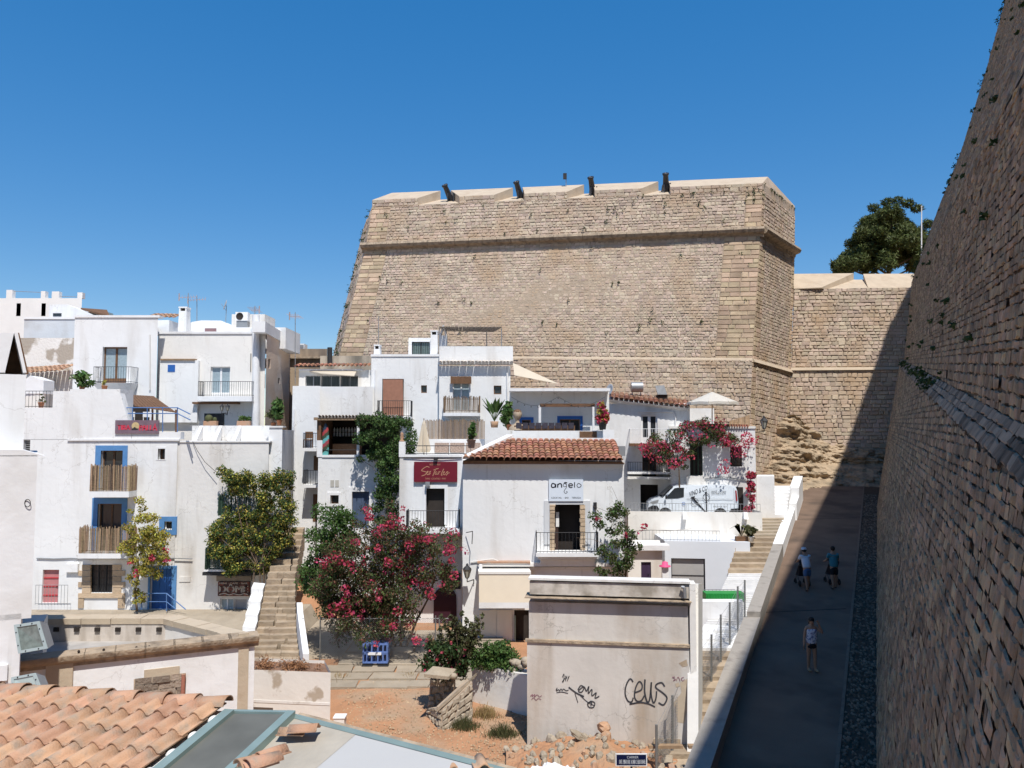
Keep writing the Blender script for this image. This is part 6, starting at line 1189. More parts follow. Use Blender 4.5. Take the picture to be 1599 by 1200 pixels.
# ---------------- white planter box ----------------
Fw1 = Fac(387, 24.6, 515, 24.3, 1080); h = House('white_planter_wall', 'cracked white planter wall with dry plants beside the dirt slope', Fw1, 384, 1048, 516, z0=.5, depth=3, m=mat('cracked_white_plaster', (.76, .73, .68), .9, .05, 1, .4, 6, stain=(.46, .39, .31), samt=.40, sscale=1.3, soft=.03), cat='wall', pyr=1080); h.bv = V((-.5, 1.25, 0)); h.window(388, 1104, 426, 1125, GREYM, 1, 1, .1, GREYM)
h.part('crack_band', 392, 1097, 515, 1098, .012, -.02, WG); h.done(top=False)
P0 = [Fw1.P(h.a0 + .15, h.z1 - .12, -.2), Fw1.P(h.a1 - .1, h.z1 - .12, -.15), Fw1.P(h.a1, h.z1 - .1, 0) + h.bv, Fw1.P(h.a0, h.z1 - .1, 0) + h.bv]; MB().poly(P0).build('soil', mat('planter_soil', (.22, .13, .085), .98, .3, 3, .9, 10), h.root)
cl = [(P0[0].lerp(P0[1], random.random()).lerp(P0[3].lerp(P0[2], random.random()), random.random()) + V((0, 0, .1)), (.22, .2, .16), 1) for _ in range(34)]
leaf_obj('dry_plants', scatter_leaves(cl, 900, .07, aspect=.2, shell=.1), mat('dry_brown_stalk', (.30, .15, .075), .9, .1, 3, 0, isl=.4), h.root, kind='stuff')
b = at(529, 1142, 23.6); r = empty('meter_cabinet', b, 'small cream meter cabinet at the corner of the white planter wall', 'cabinet'); MB().box(b.x - .16, b.x + .16, b.y, b.y + .3, b.z, b.z + .36).build('case', WC, r); MB().box(b.x - .18, b.x + .18, b.y - .02, b.y + .32, b.z + .362, b.z + .4).build('lid', W2, r)
# ---------------- rubble stone planter and white wall ----------------
pl = empty('stone_planter', at(700, 1150, 24.3), 'rough stone planter with a sloping top below the dark shrubs', 'planter')
for A, B, C, D in ((at(667, 1125, 25.2), at(708, 1115, 25.2), at(708, 1062, 25.4), at(672, 1058, 25.4)), (at(688, 1152, 24.0), at(738, 1130, 24.4), at(738, 1066, 24.6), at(690, 1110, 24.1)), (at(666, 1130, 25.0), at(688, 1150, 24.0), at(690, 1108, 24.1), at(668, 1105, 25.0))):
    P_, N_, ul, vl = quadP(A, B, C, D); nn = N_(0, 0); rec_ = []; MB().hexa([A - nn * .03, B - nn * .03, B - nn * .6, A - nn * .6, D - nn * .03, C - nn * .03, C - nn * .6, D - nn * .6]).build('core', MORT, pl)
    stone_mesh(None, P_, N_, ul, vl, .19, .24, (.02, .07), .015, jit=1.2, rec=rec_)
    for s_ in rec_: MB().add(s_[0] + s_[1], FS).build('stone', PAVE, pl)
for (x0, y0), (x1, y1) in (((688, 1110), (738, 1066)), ((668, 1056), (706, 1060))): a, b = at(x0, y0, 24.2), at(x1, y1, 24.8); MB().prism([a + V((-.1, -.12, 0)), b + V((-.1, -.12, 0)), b + V((.1, .6, .02)), a + V((.1, .6, .02))], (0, 0, .1)).build('coping', PAVE, pl)
for px, py in ((672, 1054), (682, 1052), (692, 1050), (701, 1054), (708, 1056)): b = at(px, py, 25.0); MB().ball(b, (random.uniform(.09, .15), .12, .1), 7, 5).build('loose_stone', PAVE, pl)
Fww = Fac(738, 26.2, 824, 25.0, 1090); h = House('white_garden_wall', 'whitewashed garden wall stained at its foot beside the graffiti house', Fww, 737, 1046, 826, z0=.6, depth=.6, m=mat('stained_whitewash', (.76, .74, .70), .9, .05, 1, .5, 6, stain=(.38, .32, .25), samt=.40, sscale=1.0), cat='wall', pyr=1090); h.done()
for k in range(7): b = Fww.X(796 + random.uniform(0, 28), 1040 + random.uniform(-9, 6), -.2); MB().ball(b, (random.uniform(.12, .2), .16, random.uniform(.08, .14)), 7, 5).build('boulder', PAVE, h.root)
# ---------------- rubble heap, tarp, street sign ----------------
hp = empty('rubble_heap', at(910, 1190, 21.3), 'heap of broken stones and earth at the foot of the graffiti wall', 'rubble'); vs, fs = [], []
def heapz(x, y): c = at(915, 1170, 21.4); dx, dy = (x - c.x) / 2.4, (y - c.y) / 1.7; return .85 + .78 * math.exp(-(dx * dx + dy * dy) * 1.3) + .1 * noise.fractal(V((x * 2.2, y * 2.2, 1)), 1, 2, 4)
x_0 = at(790, 1180, 21).x
for j in range(36):
    for i in range(60): x, y = x_0 + i * .095, 18.6 + j * .11; vs.append((x, y, heapz(x, y)))
for j in range(35):
    for i in range(59): a = j * 60 + i; fs.append((a, a + 1, a + 61, a + 60))
MB().add(vs, fs, False).build('earth', DIRT, hp)
def rock(r):
    mb = MB().ball((0, 0, 0), (r, r * random.uniform(.6, 1), r * random.uniform(.4, .8)), 7, 5); mb.v = [tuple(V(v) * random.uniform(.8, 1.15)) for v in mb.v]; mb.sm = [False] * len(mb.f); return mb.mesh('rock', PAVE)
RK = [rock(.1) for _ in range(8)]; RK2 = [rock(.1) for _ in range(4)]
for m_ in RK2: m_.materials.clear(); m_.materials.append(TERRA)
for k in range(250):
    x, y = x_0 + random.random() * 5.4, 19 + random.random() * 3.4; s_ = random.uniform(.35, 1.5) * (1.7 if random.random() < .08 else 1); put('rock', random.choice(RK if random.random() < .85 else RK2), hp, (x, y, heapz(x, y) + .02), (random.random() * 6, random.random() * 6, random.random() * 6), s_)
p = at(944, 1136, 22.0); put('rock', RK2[0], hp, p, (.4, .3, 1), 2.6); p = at(905, 1150, 21.5); put('rock', RK[1], hp, p, (.5, .6, .5), (4.5, 2, 1.8))
tp = empty('white_tarp', at(860, 1205, 19.3), 'crumpled white plastic sheet in front of the rubble heap', 'tarp'); vs, fs = [], []; c0 = at(862, 1196, 19.4)
for j in range(14):
    for i in range(20): x, y = c0.x - .6 + i * .062, c0.y - .5 + j * .07; vs.append((x, y, c0.z - .12 + .16 * noise.noise(V((x * 5, y * 5, 3))) + .1 * noise.noise(V((x * 12, y * 11, 1))) - .15 * (((i - 9.5) / 10) ** 2)))
for j in range(13):
    for i in range(19): a = j * 20 + i; fs.append((a, a + 1, a + 21, a + 20))
MB().add(vs, fs, False).build('sheet', W2, tp)
Fsn = Fac(962, 17.6); s = empty('street_sign', Fsn.X(986, 1215), 'small dark blue street name plate with white border on a post', 'sign'); a0, z1 = Fsn.q(961, 1177); a1, z0 = Fsn.q(1010.5, 1196.5)
MB().fbox(Fsn, a0, a1, .01, -.01, z0, z1).build('border', W2, s); MB().fbox(Fsn, a0 + .022, a1 - .022, .014, .009, z0 + .022, z1 - .022).build('plate', mat('enamel_navy', (.008, .012, .05), .25, .05, 3, 0, spec=.5), s); LT = mat('sign_white_letters', (.55, .58, .62), .5, .03, 3, 0)
lettering(s, Fsn, 'CARRER', 979, 1181, 997, 1184.7, .0155, LT); lettering(s, Fsn, 'DEL PINTOR TONI CARDONA', 967, 1186.5, 1008, 1193.5, .0155, LT, bold=.002); MB().tube(Fsn.X(986, 1240, -.03), Fsn.X(986, 1180, -.03), .025, 8).build('post', IRON, s)
for px, lab in ((1000, 'broken timber plank lying on the lower street steps'), (1085, 'grey wooden pallet board across the street stairs'), (1062, 'weathered beam end beside the fence posts')): b = at(px + 45, 1165, 20.8); MB().box(b.x - .55, b.x + .35, b.y - .07, b.y + .07, b.z - .05, b.z + .03).build('timber_plank', WOODL, label=lab, cat='plank')
# ---------------- old roofless building ----------------
ZT = 4.83; FR, FL, BR, BL = at(398, 985, 20.0), at(-20, 1017, 17.6), at(275, 955, 22.1), at(-40, 955, 22.1)
FR, FL, BR, BL = [V((p.x, p.y, ZT)) for p in (FR, FL, BR, BL)]
ob = empty('old_cornice_building', V((-9, 20, .9)), 'old white building with a crumbling stone cornice and open roof terrace', 'building')
Fo = Fac(20, 17.85, 392, 20.0, 1000); u = (FR - FL).normalized(); nf = V((u.y, -u.x, 0)); ib = .38
def band(p, q, inn, z0, z1, name, m, t=ib): a, b = V((p.x, p.y, z0)), V((q.x, q.y, z0)); c, d = b + inn * t, a + inn * t; return MB().hexa([a, b, c, d] + [V((k.x, k.y, z1)) for k in (a, b, c, d)]).build(name, m, ob)
band(FL, FR, -nf, .8, ZT - .27, 'front_wall', W2)
ur = (BR - FR).normalized(); nr_ = V((ur.y, -ur.x, 0)); band(FR + ur * .62, BR, -nr_, .8, ZT - .14, 'side_wall', WC); band(BR, BL, V((0, -1, 0)), .8, ZT - .16, 'back_wall', mat('parapet_plaster', (.62, .56, .50), .92, .06, 2, .5, 9, stain=(.32, .26, .2), samt=.40, sscale=2.4, streak=True))
cp = MB(); prof_c = [(-.02, -.27), (.04, -.27), (.05, -.2), (.15, -.12), (.17, -.05), (.17, 0), (-.36, .015), (-.36, -.25)]; L_ = (FR - FL).length; ns_ = 9
for i in range(ns_):
    a, b = FL + u * (L_ * i / ns_ + .006), FL + u * ((L_ + .1) * (i + 1) / ns_ - .006); MB().prism([a + nf * x + V((0, 0, z)) for x, z in prof_c], b - a).build('cornice_block', CORN, ob)
def coping(p, q, inn, n_, z, w_):
    d = q - p
    for i in range(n_):
        a, b = p + d * ((i + .006) / n_), p + d * ((i + .994) / n_); j = random.uniform(-.015, .015); mb = MB(); w0 = w_ + random.uniform(-.03, .03)
        mb.hexa([a - inn * .08 + V((0, 0, z - .15)), b - inn * .08 + V((0, 0, z - .15)), b + inn * w0 + V((0, 0, z - .15)), a + inn * w0 + V((0, 0, z - .15)), a - inn * .08 + V((0, 0, z + j)), b - inn * .08 + V((0, 0, z + j)), b + inn * w0 + V((0, 0, z + j * .5)), a + inn * w0 + V((0, 0, z + j * .5))]).build('coping_stone', CREAM, ob)
coping(FR + ur * .45, BR, -nr_, 6, -.004, .42); coping(BR, BL, V((0, -1, 0)), 7, 0, .42)
MB().poly([V((p.x, p.y, ZT - .62)) for p in (FL, FR, BR, BL)]).build('roof_floor', mat('roof_screed', (.36, .34, .32), .92, .08, 1.5, .4, 10, stain=(.48, .46, .44), samt=.45, sscale=1.2), ob)
for k in range(9): p = BR.lerp(BL, .05 + k * .1) + V((0, -.40, -.3)); MB().box(p.x - .07, p.x + .07, p.y - .03, p.y + .02, p.z - .05, p.z + .06).build('joist_hole', DARK, ob)
def onf(px0, py0, px1, py1, name, m, d0=.05, d1=-.05):
    F_ = Fac(20, 17.85, 392, 20.0, 1000); F_.o = V((FL.x, FL.y, 0)); F_.u = u; F_.n = nf; a0, z1 = F_.q(px0, py0, d0); a1, z0 = F_.q(px1, py1, d0); return MB().fbox(F_, a0, a1, d0, d1, z0, z1).build(name, m, ob)
onf(72, 1030, 111, 1130, 'pilaster', CREAM, .05); onf(373, 990, 386, 1130, 'pilaster', CREAM, .04); onf(225, 1047, 280, 1061, 'lintel', CREAM, .03)
nb = onf(209, 1061, 289, 1105, 'bricked_opening', MORT, .006, -.05)
F_o = Fac(20, 17.85); F_o.o = V((FL.x, FL.y, 0)); F_o.u = u; F_o.n = nf; a0, z1 = F_o.q(209, 1060); a1, z0 = F_o.q(288, 1108); z = z0
while z < z1 - .05:
    x = a0 + random.uniform(0, .08); hh = random.uniform(.12, .2)
    while x < a1 - .08:
        w = min(random.uniform(.18, .42), a1 - x); MB().fbox(F_o, x + .008, x + w - .008, random.uniform(.015, .07), -.04, z + .006, min(z + hh, z1) - .006).build('stone', mat('grey_block', (.30, .24, .19), .95, .2, 4, .9, 12, isl=.3, bd=.05), nb); x += w
    z += hh
MB().tube(F_o.P(a1 - .06, z0, .06), F_o.P(a1 - .04, z1 - .02, .07), .05, 8).build('rusty_pipe', TERRAD, ob)
for px in (123, 162, 213, 233, 256, 296, 352): p = F_o.X(px, 1018 - (px - 120) * .065, .02); MB().ball(p, (.035, .03, .04), 6, 4).build('beam_socket', DARK, ob)
# ---------------- big floodlights on the near wall ----------------
for k, (q, Y, lab, gm) in enumerate((([(23, 976), (62, 970), (75, 1013), (30, 1021)], 12.5, 'square floodlight with a clear glass front fixed to the near white wall', mat('lamp_glass_clear', (.16, .19, .18), .08, .5, 9, 0, spec=.8)), ([(19, 1058), (56, 1051), (71, 1088), (19, 1096)], 11.8, 'square floodlight with a milky glass front just above the roof ridge', mat('lamp_glass_milky', (.42, .50, .48), .12, .1, 5, 0, spec=.7)))):
    c = [at(x, y, Y + dy) for (x, y), dy in zip(q, (0.12, .0, -.12, 0))]; cen = sum(c, V((0, 0, 0))) / 4; nn = (c[1] - c[0]).cross(c[3] - c[0]).normalized(); nn = nn if nn.y < 0 else -nn
    r = empty('square_floodlight', cen + V((0, .2, -.25)), lab, 'floodlight'); back = [cen + (p - cen) * .75 - nn * .2 for p in c]; mb = MB().add(c + back, [(4, 5, 6, 7), (0, 1, 5, 4), (1, 2, 6, 5), (2, 3, 7, 6), (3, 0, 4, 7)]); mb.build('housing', GREYM, r); inn_ = [cen + (p - cen) * .8 for p in c]
    fr = MB()
    for i in range(4): fr.prism([c[i], c[(i + 1) % 4], inn_[(i + 1) % 4], inn_[i]], nn * .02)
    fo = fr.build('front_frame', mat('pale_green_metal', (.40, .46, .45), .5, .05, 4, 0), r); MB().poly([p + nn * .006 for p in inn_]).build('glass', gm, r); MB().poly([cen + (p - cen) * .5 - nn * .1 for p in c]).build('reflector', CORN if k == 0 else GREYM, r)
    for i in range(4):
        for t in (.25, .75): MB().ball(c[i].lerp(c[(i + 1) % 4], t).lerp(cen, .1) + nn * .022, .012, 6, 4).build('screw', IRON, fo)
    MB().path([cen - nn * .15, cen + V((-.2, .35, -.05)), cen + V((-.45, .6, -.1))], .025, 6).build('arm', IRON, r)
# ---------------- foreground roofs ----------------
rt = empty('foreground_tile_roof', V((-5, 9, 5.5)), 'near terracotta tile roof with a row of ridge tiles', 'roof')
r0, r1 = at(-80, 1080, 10.15), at(347, 1108, 9.45); dn = V((-.30, -.94, -.19)).normalized(); ur = (r1 - r0).normalized(); nr2 = ur.cross(-dn).normalized(); tw, tl = .232, .42
mb = MB(); vs = []; KX = 12
for yy in (0, 1):
    for th in (0, .016):
        for i in range(KX + 1): t = i / KX; x = (t - .5) * tw * 1.08; z = .085 * max(0, math.cos((t - .5) * 2 * math.pi * .80)) ** .75 + .008 * (1 - math.cos((t - .5) * 2 * math.pi)) - th + (.03 if yy == 0 else 0); vs.append((x, (-.5 + yy) * tl, z))
k = KX + 1; fs = []
for i in range(KX): fs += [(i, i + 1, 2 * k + i + 1, 2 * k + i), (k + i + 1, k + i, 3 * k + i, 3 * k + i + 1), (i + 1, i, k + i, k + i + 1), (2 * k + i, 2 * k + i + 1, 3 * k + i + 1, 3 * k + i)]
fs += [(0, 2 * k, 3 * k, k), (KX, k + KX, 3 * k + KX, 2 * k + KX)]
mb.add(vs, fs); STILE = mb.mesh('clay_tile', TERRA); STILE.polygons.foreach_set('use_smooth', [(j % 4 < 2) and j < 4 * KX for j in range(len(fs))])
xa = (ur - dn * ur.dot(dn)).normalized(); nr2 = xa.cross(-dn).normalized(); rot = Matrix((xa, -dn, nr2)).transposed().to_euler(); ncol = int((r1 - r0).length / tw)
for c in range(ncol):
    for row in range(7): p = r1 - ur * (tw * (c + .5)) + dn * (.34 * (row + .35)) + nr2 * .03; put('clay_tile', STILE, rt, p + nr2 * random.uniform(0, .006) + xa * random.uniform(-.004, .004), (rot.x, rot.y, rot.z + random.uniform(-.012, .012)))
MB().hexa([r0 - V((0, 0, .25)) + dn * .0, r1 - V((0, 0, .25)), r1 + dn * 2.6 - V((0, 0, .25)), r0 + dn * 2.6 - V((0, 0, .25)), r0 - V((0, 0, .02)), r1 - V((0, 0, .02)), r1 + dn * 2.6 - V((0, 0, .02)), r0 + dn * 2.6 - V((0, 0, .02))]).build('deck', WG, rt)
MB().hexa([r0 - V((0, 0, 5)), r1 - V((0, 0, 5)), r1 + V((0, .1, -5)), r0 + V((0, .1, -5)), r0 - V((0, 0, .1)), r1 - V((0, 0, .1)), r1 + V((0, .1, -.1)), r0 + V((0, .1, -.1))]).build('gable_wall', W, rt)
RT = tile_mesh(.24, .46, TERRA, 8); n_ = 9; rr = Matrix((ur.cross(V((0, 0, 1))).normalized() * -1, ur, V((0, 0, 1)))).transposed().to_euler()
for i in range(int((r1 - r0).length / .4) + 1): put('ridge_tile', RT, rt, r1 - ur * (.4 * i + .16) + V((0, .02, .035)), rr)
for i in range(7): p = r1 + dn * (.2 + i * .34) + ur * .03; MB().ball(p - V((0, 0, .02)), (.07, .09, .05), 7, 5).build('verge_mortar', W, rt)
sk = empty('roof_skylight', V((-3.6, 8.5, 5.5)), 'grey glass skylight in a pale teal metal frame beside the near tiles', 'skylight')
s0, s1 = at(358, 1117, 9.35), at(455, 1119, 9.2); SL = dn * 2.6
for a, b, w_, lf in ((s0, s0, .12, 1), (s1, s1, .10, 1)): MB().prism([a - ur * w_ * .5 + V((0, 0, -.02)), a + ur * w_ * .5 + V((0, 0, -.02)), a + ur * w_ * .5 + V((0, 0, .07)), a - ur * w_ * .5 + V((0, 0, .07))], SL).build('frame_bar', GREENM, sk)
MB().prism([s0 + V((0, .02, -.03)), s1 + V((0, .02, -.03)), s1 + V((0, .02, .04)), s0 + V((0, .02, .04))], V((0, .06, 0))).build('frame_bar', GREENM, sk)
MB().prism([s0 + ur * .06, s1 - ur * .05, s1 - ur * .05 + SL, s0 + ur * .06 + SL], V((0, 0, .02))).build('glass', mat('dusty_roof_glass', (.13, .13, .115), .6, .2, 2, 0, spec=.2), sk)
MB().prism([s0 - V((0, 0, .2)), s1 - V((0, 0, .2)), s1 + SL - V((0, 0, .2)), s0 + SL - V((0, 0, .2))], V((0, 0, .14))).build('kerb', CREAM, sk)
wr = empty('white_plaster_roof', V((-2, 7, 5.8)), 'bright white flat roof with loose terracotta tiles in the corner', 'roof'); a = at(459, 1121, 9.2); e = at(800, 1210, 7.75)
q = [a, e, V((e.x + .4, 3.2, e.z - .25)), V((a.x - 2.2, 3.2, a.z - .8)), a + SL * 1.0 + V((-.02, 0, 0))]; ZW = mat('white_roof_coating', (.45, .445, .435), .8, .03, 1, .12, 8); q = [a, e, V((e.x + .4, 3.2, e.z - .25)), V((a.x - 1.8, 3.2, a.z - .55)), s1 + ur * .06 + SL - V((0, 0, .08))]
MB().poly(q).build('roof_surface', ZW, wr); ue = (e - a).normalized(); pe = V((-ue.y, ue.x, 0))
MB().prism([a + V((0, 0, .0)), a + pe * .1 + V((0, 0, .03)), a + pe * .1 - V((0, 0, .3)), a - V((0, 0, .3))], e - a).build('verge_board', CORN, wr); MB().prism([a + pe * -.02 + V((0, 0, .004)), a + pe * .03 + V((0, 0, .035)), a + pe * .0 + V((0, 0, .035))], e - a).build('gutter_edge', GREENM, wr)
MB().poly([a + V((0, 0, .004)), a + ue * .95 + V((0, 0, .004)), s1 + ur * .55 + SL * .9 + V((0, 0, -.04)), s1 + ur * .08 + SL * .9 + V((0, 0, -.05))]).build('mortar_bed', mat('beige_mortar_bed', (.40, .36, .30), .95, .12, 3, .5, 14), wr)
b = at(463, 1147, 8.75)
for k, (px, py, Y, rz) in enumerate(((458, 1150, 8.75, 1.35), (474, 1148, 8.7, 1.5), (398, 1203, 7.6, -.75), (404, 1201, 7.58, -.72), (411, 1199, 7.56, -.70), (424, 1190, 7.75, -.6), (706, 1203, 8.1, .2), (752, 1203, 7.95, .2))):
    p = at(px, py, Y); put('clay_tile', STILE if k not in (2, 3, 4) else RT, wr, p + V((0, 0, .02 + .02 * (k % 3))), (0, .05, rz), .78)
# ---------------- plants ----------------
def clumps(pts, Y, r, n, dy=.6, jit=14, sq=1.0):
    """pts: photo positions the plant's mass passes through; returns ellipsoid clumps with real depth"""
    out = []; pts = list(pts); random.shuffle(pts)
    for k in range(n):
        x, y = pts[k % len(pts)]; rr = r * random.uniform(.6, 1.3)
        out.append((at(x + random.uniform(-jit, jit), y + random.uniform(-jit, jit), Y + random.uniform(-dy, dy)), (rr, rr, rr * .8 * sq), rr * rr))
    return out
def grid(x0, y0, x1, y1, st, keep=lambda x, y: True): return [(x, y) for x in range(x0, x1, st) for y in range(y0, y1, st) if keep(x, y)]
dome = lambda x, y: ((x - 604) / 104.0) ** 2 + ((y - 925) / 118.0) ** 2 < 1 and not (x > 655 and y > 925) and not (x > 625 and y > 965)
bp = grid(492, 806, 722, 1000, 14, dome) + [(700, 840), (690, 850), (708, 852), (665, 830), (570, 800), (600, 790)]
cl = clumps(bp, 30.2, .36, 260, 1.0, 10); base = at(605, 1008, 30.4)
stm = [(base + V((dx * .25, 0, 0)), at(560 + dx * 40, 930 - abs(dx) * 10, 30.2), .06) for dx in (-2, -1, 0, 1, 2, 3)] + [(at(600, 960, 30.2), at(690, 860, 30), .03)]
plant('bougainvillea_bush', 'huge round bougainvillea bush with dull green leaves and magenta flowers by the stairs', 'bush', base, cl + [(at(x, y, 30.6), (.85, .6, .8), 1.4) for x, y in ((605, 905), (560, 900), (640, 890), (575, 955), (615, 860), (540, 940), (600, 960))], 40000, .05, [(LB, .5), (LG, .2), (mat('brown_leaf', (.17, .075, .05), .8, .1, 2, 0, isl=.4, trans=.25), .2)], stm, (3200, .046, clumps(bp[::6] + [(570, 800), (620, 810), (580, 850), (640, 850), (700, 845), (690, 860), (660, 900), (680, 880), (520, 870), (505, 885), (600, 870), (560, 890), (640, 930), (700, 842), (715, 848), (545, 925), (655, 985), (600, 990), (625, 830)], 29.6, .16, 130, .6, 16)), shell=.3)
cl = clumps(grid(484, 806, 556, 935, 12, lambda x, y: x < 560 - (y - 800) * .25 and x > 506 - (y - 800) * .3), 31.2, .4, 60, .6, 8)
plant('green_stair_shrub', 'bright green leafy shrub spilling over the stairs beside the bougainvillea', 'bush', at(505, 950, 31.2), cl, 10000, .06, LG, [(at(505, 955, 31.2), c[0], .03) for c in cl[:8]], shell=.3)
cl = clumps(grid(565, 655, 640, 725, 10), 37.2, .38, 50, .5, 8) + clumps(grid(596, 720, 624, 812, 10), 36.6, .3, 40, .4, 8)
plant('terrace_ivy', 'dense dark ivy pouring down between the terrace bar and the red sign', 'ivy', at(610, 830, 36.5), cl, 13000, .062, [(LG, .6), (LD, .4)], [(at(612, 830, 36.6), at(605, 700, 37), .05)] + [(at(608, 760, 36.6), c[0], .02) for c in cl[:8]], shell=.3)
vp_ = grid(332, 745, 462, 898, 11, lambda x, y: not (x < 350 and y < 812) and not (338 < x < 404 and 774 < y < 806 and random.random() < .75) and not (x < 345 and y > 870) and x < 458 - max(0, y - 840) * .8) + [(350, 742), (345, 735), (365, 750), (385, 748), (430, 760), (445, 790), (455, 820)]
cl = clumps(vp_, 34.05, .26, 300, .35, 7); base = at(408, 990, 33.9)
plant('climbing_vine', 'tall leafy vine with yellow green tips covering the bar house balconies', 'vine', base, cl, 27000, .05, [(LD, .34), (LG, .28), (LY, .38)], [(base + V((dx, 0, 0)), at(405 + dx * 60, 880, 33.8), .07) for dx in (-.12, 0, .1)] + [(at(405, 890, 33.8), c[0], .03) for c in cl[:14]], shell=.3)
cl = clumps(grid(196, 815, 262, 905, 10, lambda x, y: abs(x - 230) < 38 - abs(y - 860) * .35) + [(222, 790), (210, 800), (224, 780)], 34.0, .26, 60, .3, 7) + clumps([(212, 910), (214, 925), (213, 940), (222, 935), (205, 905)], 34.1, .16, 16, .2, 5)
plant('yellow_vine', 'yellow leaved creeper with a few red blooms hanging by the blue door', 'vine', at(214, 955, 34.2), cl, 6500, .055, [(LY, .9), (LG, .1)], [(at(214, 955, 34.2), at(216, 870, 34.1), .05)], (110, .06, clumps([(262, 862), (258, 875), (205, 880), (235, 870), (210, 895)], 33.7, .12, 10, .1, 4)), shell=.3)
cl = clumps([(940, 815), (955, 805), (975, 800), (985, 830), (970, 850), (950, 870), (965, 885), (985, 880), (945, 890), (990, 850), (975, 870), (960, 830)], 31.9, .3, 40, .3, 10)
plant('corner_creeper', 'thin creeper with small red blooms climbing the right corner of the tiled bar house', 'vine', at(975, 920, 32.0), cl, 3600, .06, [(LG, .5), (LB, .5)], [(at(975, 920, 32.0), at(980, 800, 32.0), .05), (at(980, 830, 32), at(955, 760, 32.2), .012), (at(985, 830, 32), at(1080, 826, 31.8), .012), (at(978, 830, 32), at(925, 790, 32.1), .012), (at(978, 860, 32), at(900, 840, 31.9), .012)], (70, .06, clumps([(980, 835), (1000, 830), (935, 808), (1008, 825)], 31.6, .12, 8, .1, 4)), shell=.25)
vb_ = [(1010, 705), (1025, 690), (1040, 700), (1055, 685), (1070, 670), (1085, 660), (1100, 665), (1115, 670), (1125, 685), (1060, 700), (1045, 715), (1030, 715), (1085, 685), (1105, 690), (1130, 695), (1075, 710), (1140, 690), (1060, 725)]
cl = clumps(vb_, 42.9, .34, 70, .4, 9)
plant('wall_bougainvillea', 'arching magenta bougainvillea on the white wall above the van', 'bougainvillea', at(1058, 800, 43.0), cl, 6500, .06, [(LG, .4), (LB, .4), (MATS['brown_leaf'], .2)], [(at(1058, 800, 43.0), at(1060, 720, 42.9), .07), (at(1060, 730, 42.9), at(1100, 680, 42.9), .04), (at(1060, 730, 42.9), at(1030, 700, 42.9), .04), (at(1100, 680, 42.9), at(1165, 700, 42.7), .015)], (1500, .06, clumps(vb_ + [(1000, 705), (1015, 700), (1120, 665), (1150, 705), (1135, 730), (1165, 695), (1170, 690)], 42.5, .3, 60, .3, 9)), shell=.3)
cl = clumps([(1172, 740 + i * 8) for i in range(8)], 42.5, .16, 22, .1, 5)
plant('hanging_bougainvillea', 'narrow hanging strand of magenta bougainvillea right of the van', 'bougainvillea', at(1172, 802, 42.6), cl, 260, .07, LG, [(at(1172, 802, 42.6), at(1174, 735, 42.6), .02)], (900, .065, cl), shell=.2)
def stalks(name, label, base, n, hgt, spread, m, size=.05, per=40, cat='shrub'):
    root = empty(name, base, label, cat); mb = MB(); cc = []
    for i in range(n):
        d = V((random.uniform(-1, 1) * spread, random.uniform(-.6, .6) * spread, hgt * random.uniform(.55, 1))); p0 = base + V((random.uniform(-.3, .3), random.uniform(-.2, .2), 0)); branchy(mb, p0, p0 + d, .016, 3, .05)
        for k in range(6): cc.append((p0 + d * (k + 1) / 6, (.08, .08, .12), 1))
    mb.build('stem', BARK, root); leaf_obj('foliage', scatter_leaves(cc, n * per, size, shell=.1), m, root); return root
stalks('dark_stalk_shrub', 'tall dark shrub with upright flower stalks on the stone planter', at(712, 1055, 25.6), 42, 1.9, .8, LB, .06, 110)
cl = clumps(grid(668, 1010, 720, 1050, 12) + [(664, 1040), (672, 1045)], 25.4, .25, 30, .3, 8); plant('red_flower_shrub', 'low dark shrub with scattered red blooms at the planter edge', 'shrub', at(690, 1058, 25.5), cl, 2400, .06, LD, None, (60, .06, cl), shell=.2)
cl = clumps(grid(742, 1012, 802, 1042, 9, lambda x, y: y > 1002 + abs(x - 765) * .45), 25.9, .28, 40, .4, 6); plant('round_green_bush', 'compact round bright green bush on the white garden wall', 'bush', at(768, 1050, 25.9), cl, 5200, .05, LG, None, shell=.4)
def blades(b, n, sp, m, lab):
    vs = []
    for k in range(n * 2):
        c = b + V((random.gauss(0, sp * .5), random.gauss(0, .14), -.05)); hh = random.uniform(.08, .4) * (1 - min(.7, abs(c.x - b.x) / (sp * 1.6))); t = random.uniform(0, 6.3); dx, dy = math.cos(t) * .008, math.sin(t) * .008; tip = c + V((random.uniform(-.5, .5) * hh, random.uniform(-.4, .4) * hh, hh))
        vs += [(c.x - dx, c.y - dy, c.z), (c.x + dx, c.y + dy, c.z), (tip.x + dx * .6, tip.y, tip.z), (tip.x - dx * .6, tip.y, tip.z)]
    leaf_obj('weed_tuft', np.array(vs), m, origin=b, label=lab, cat='weeds', kind='stuff')
for (px, py, Y, n, lab) in ((725, 1135, 23.6, 260, 'grey green weeds at the foot of the stone planter'), (757, 1118, 24.3, 320, 'dry weeds against the whitewashed garden wall'), (785, 1146, 23.5, 300, 'small green weeds beside the shaded wall foot'), (640, 1062, 27.2, 120, 'thin weeds between the pavement and the dirt slope'), (533, 1065, 26.0, 140, 'weeds growing along the white planter corner'), (850, 1150, 22.3, 240, 'dry grass tufts at the left foot of the graffiti wall'), (895, 1146, 22.2, 160, 'dry stalks under the black graffiti tags'), (1000, 1162, 21.8, 140, 'brown weeds near the peeling corner of the graffiti wall')):
    b = atz(px, py, 1.02 if Y > 22.9 else .98); cl = [(b + V((random.uniform(-.45, .45), random.uniform(-.2, .2), random.uniform(.02, .25))), (.12, .1, .14), 1) for _ in range(9)]; blades(b, n, .5, LB if 'green' in lab else DRY, lab)
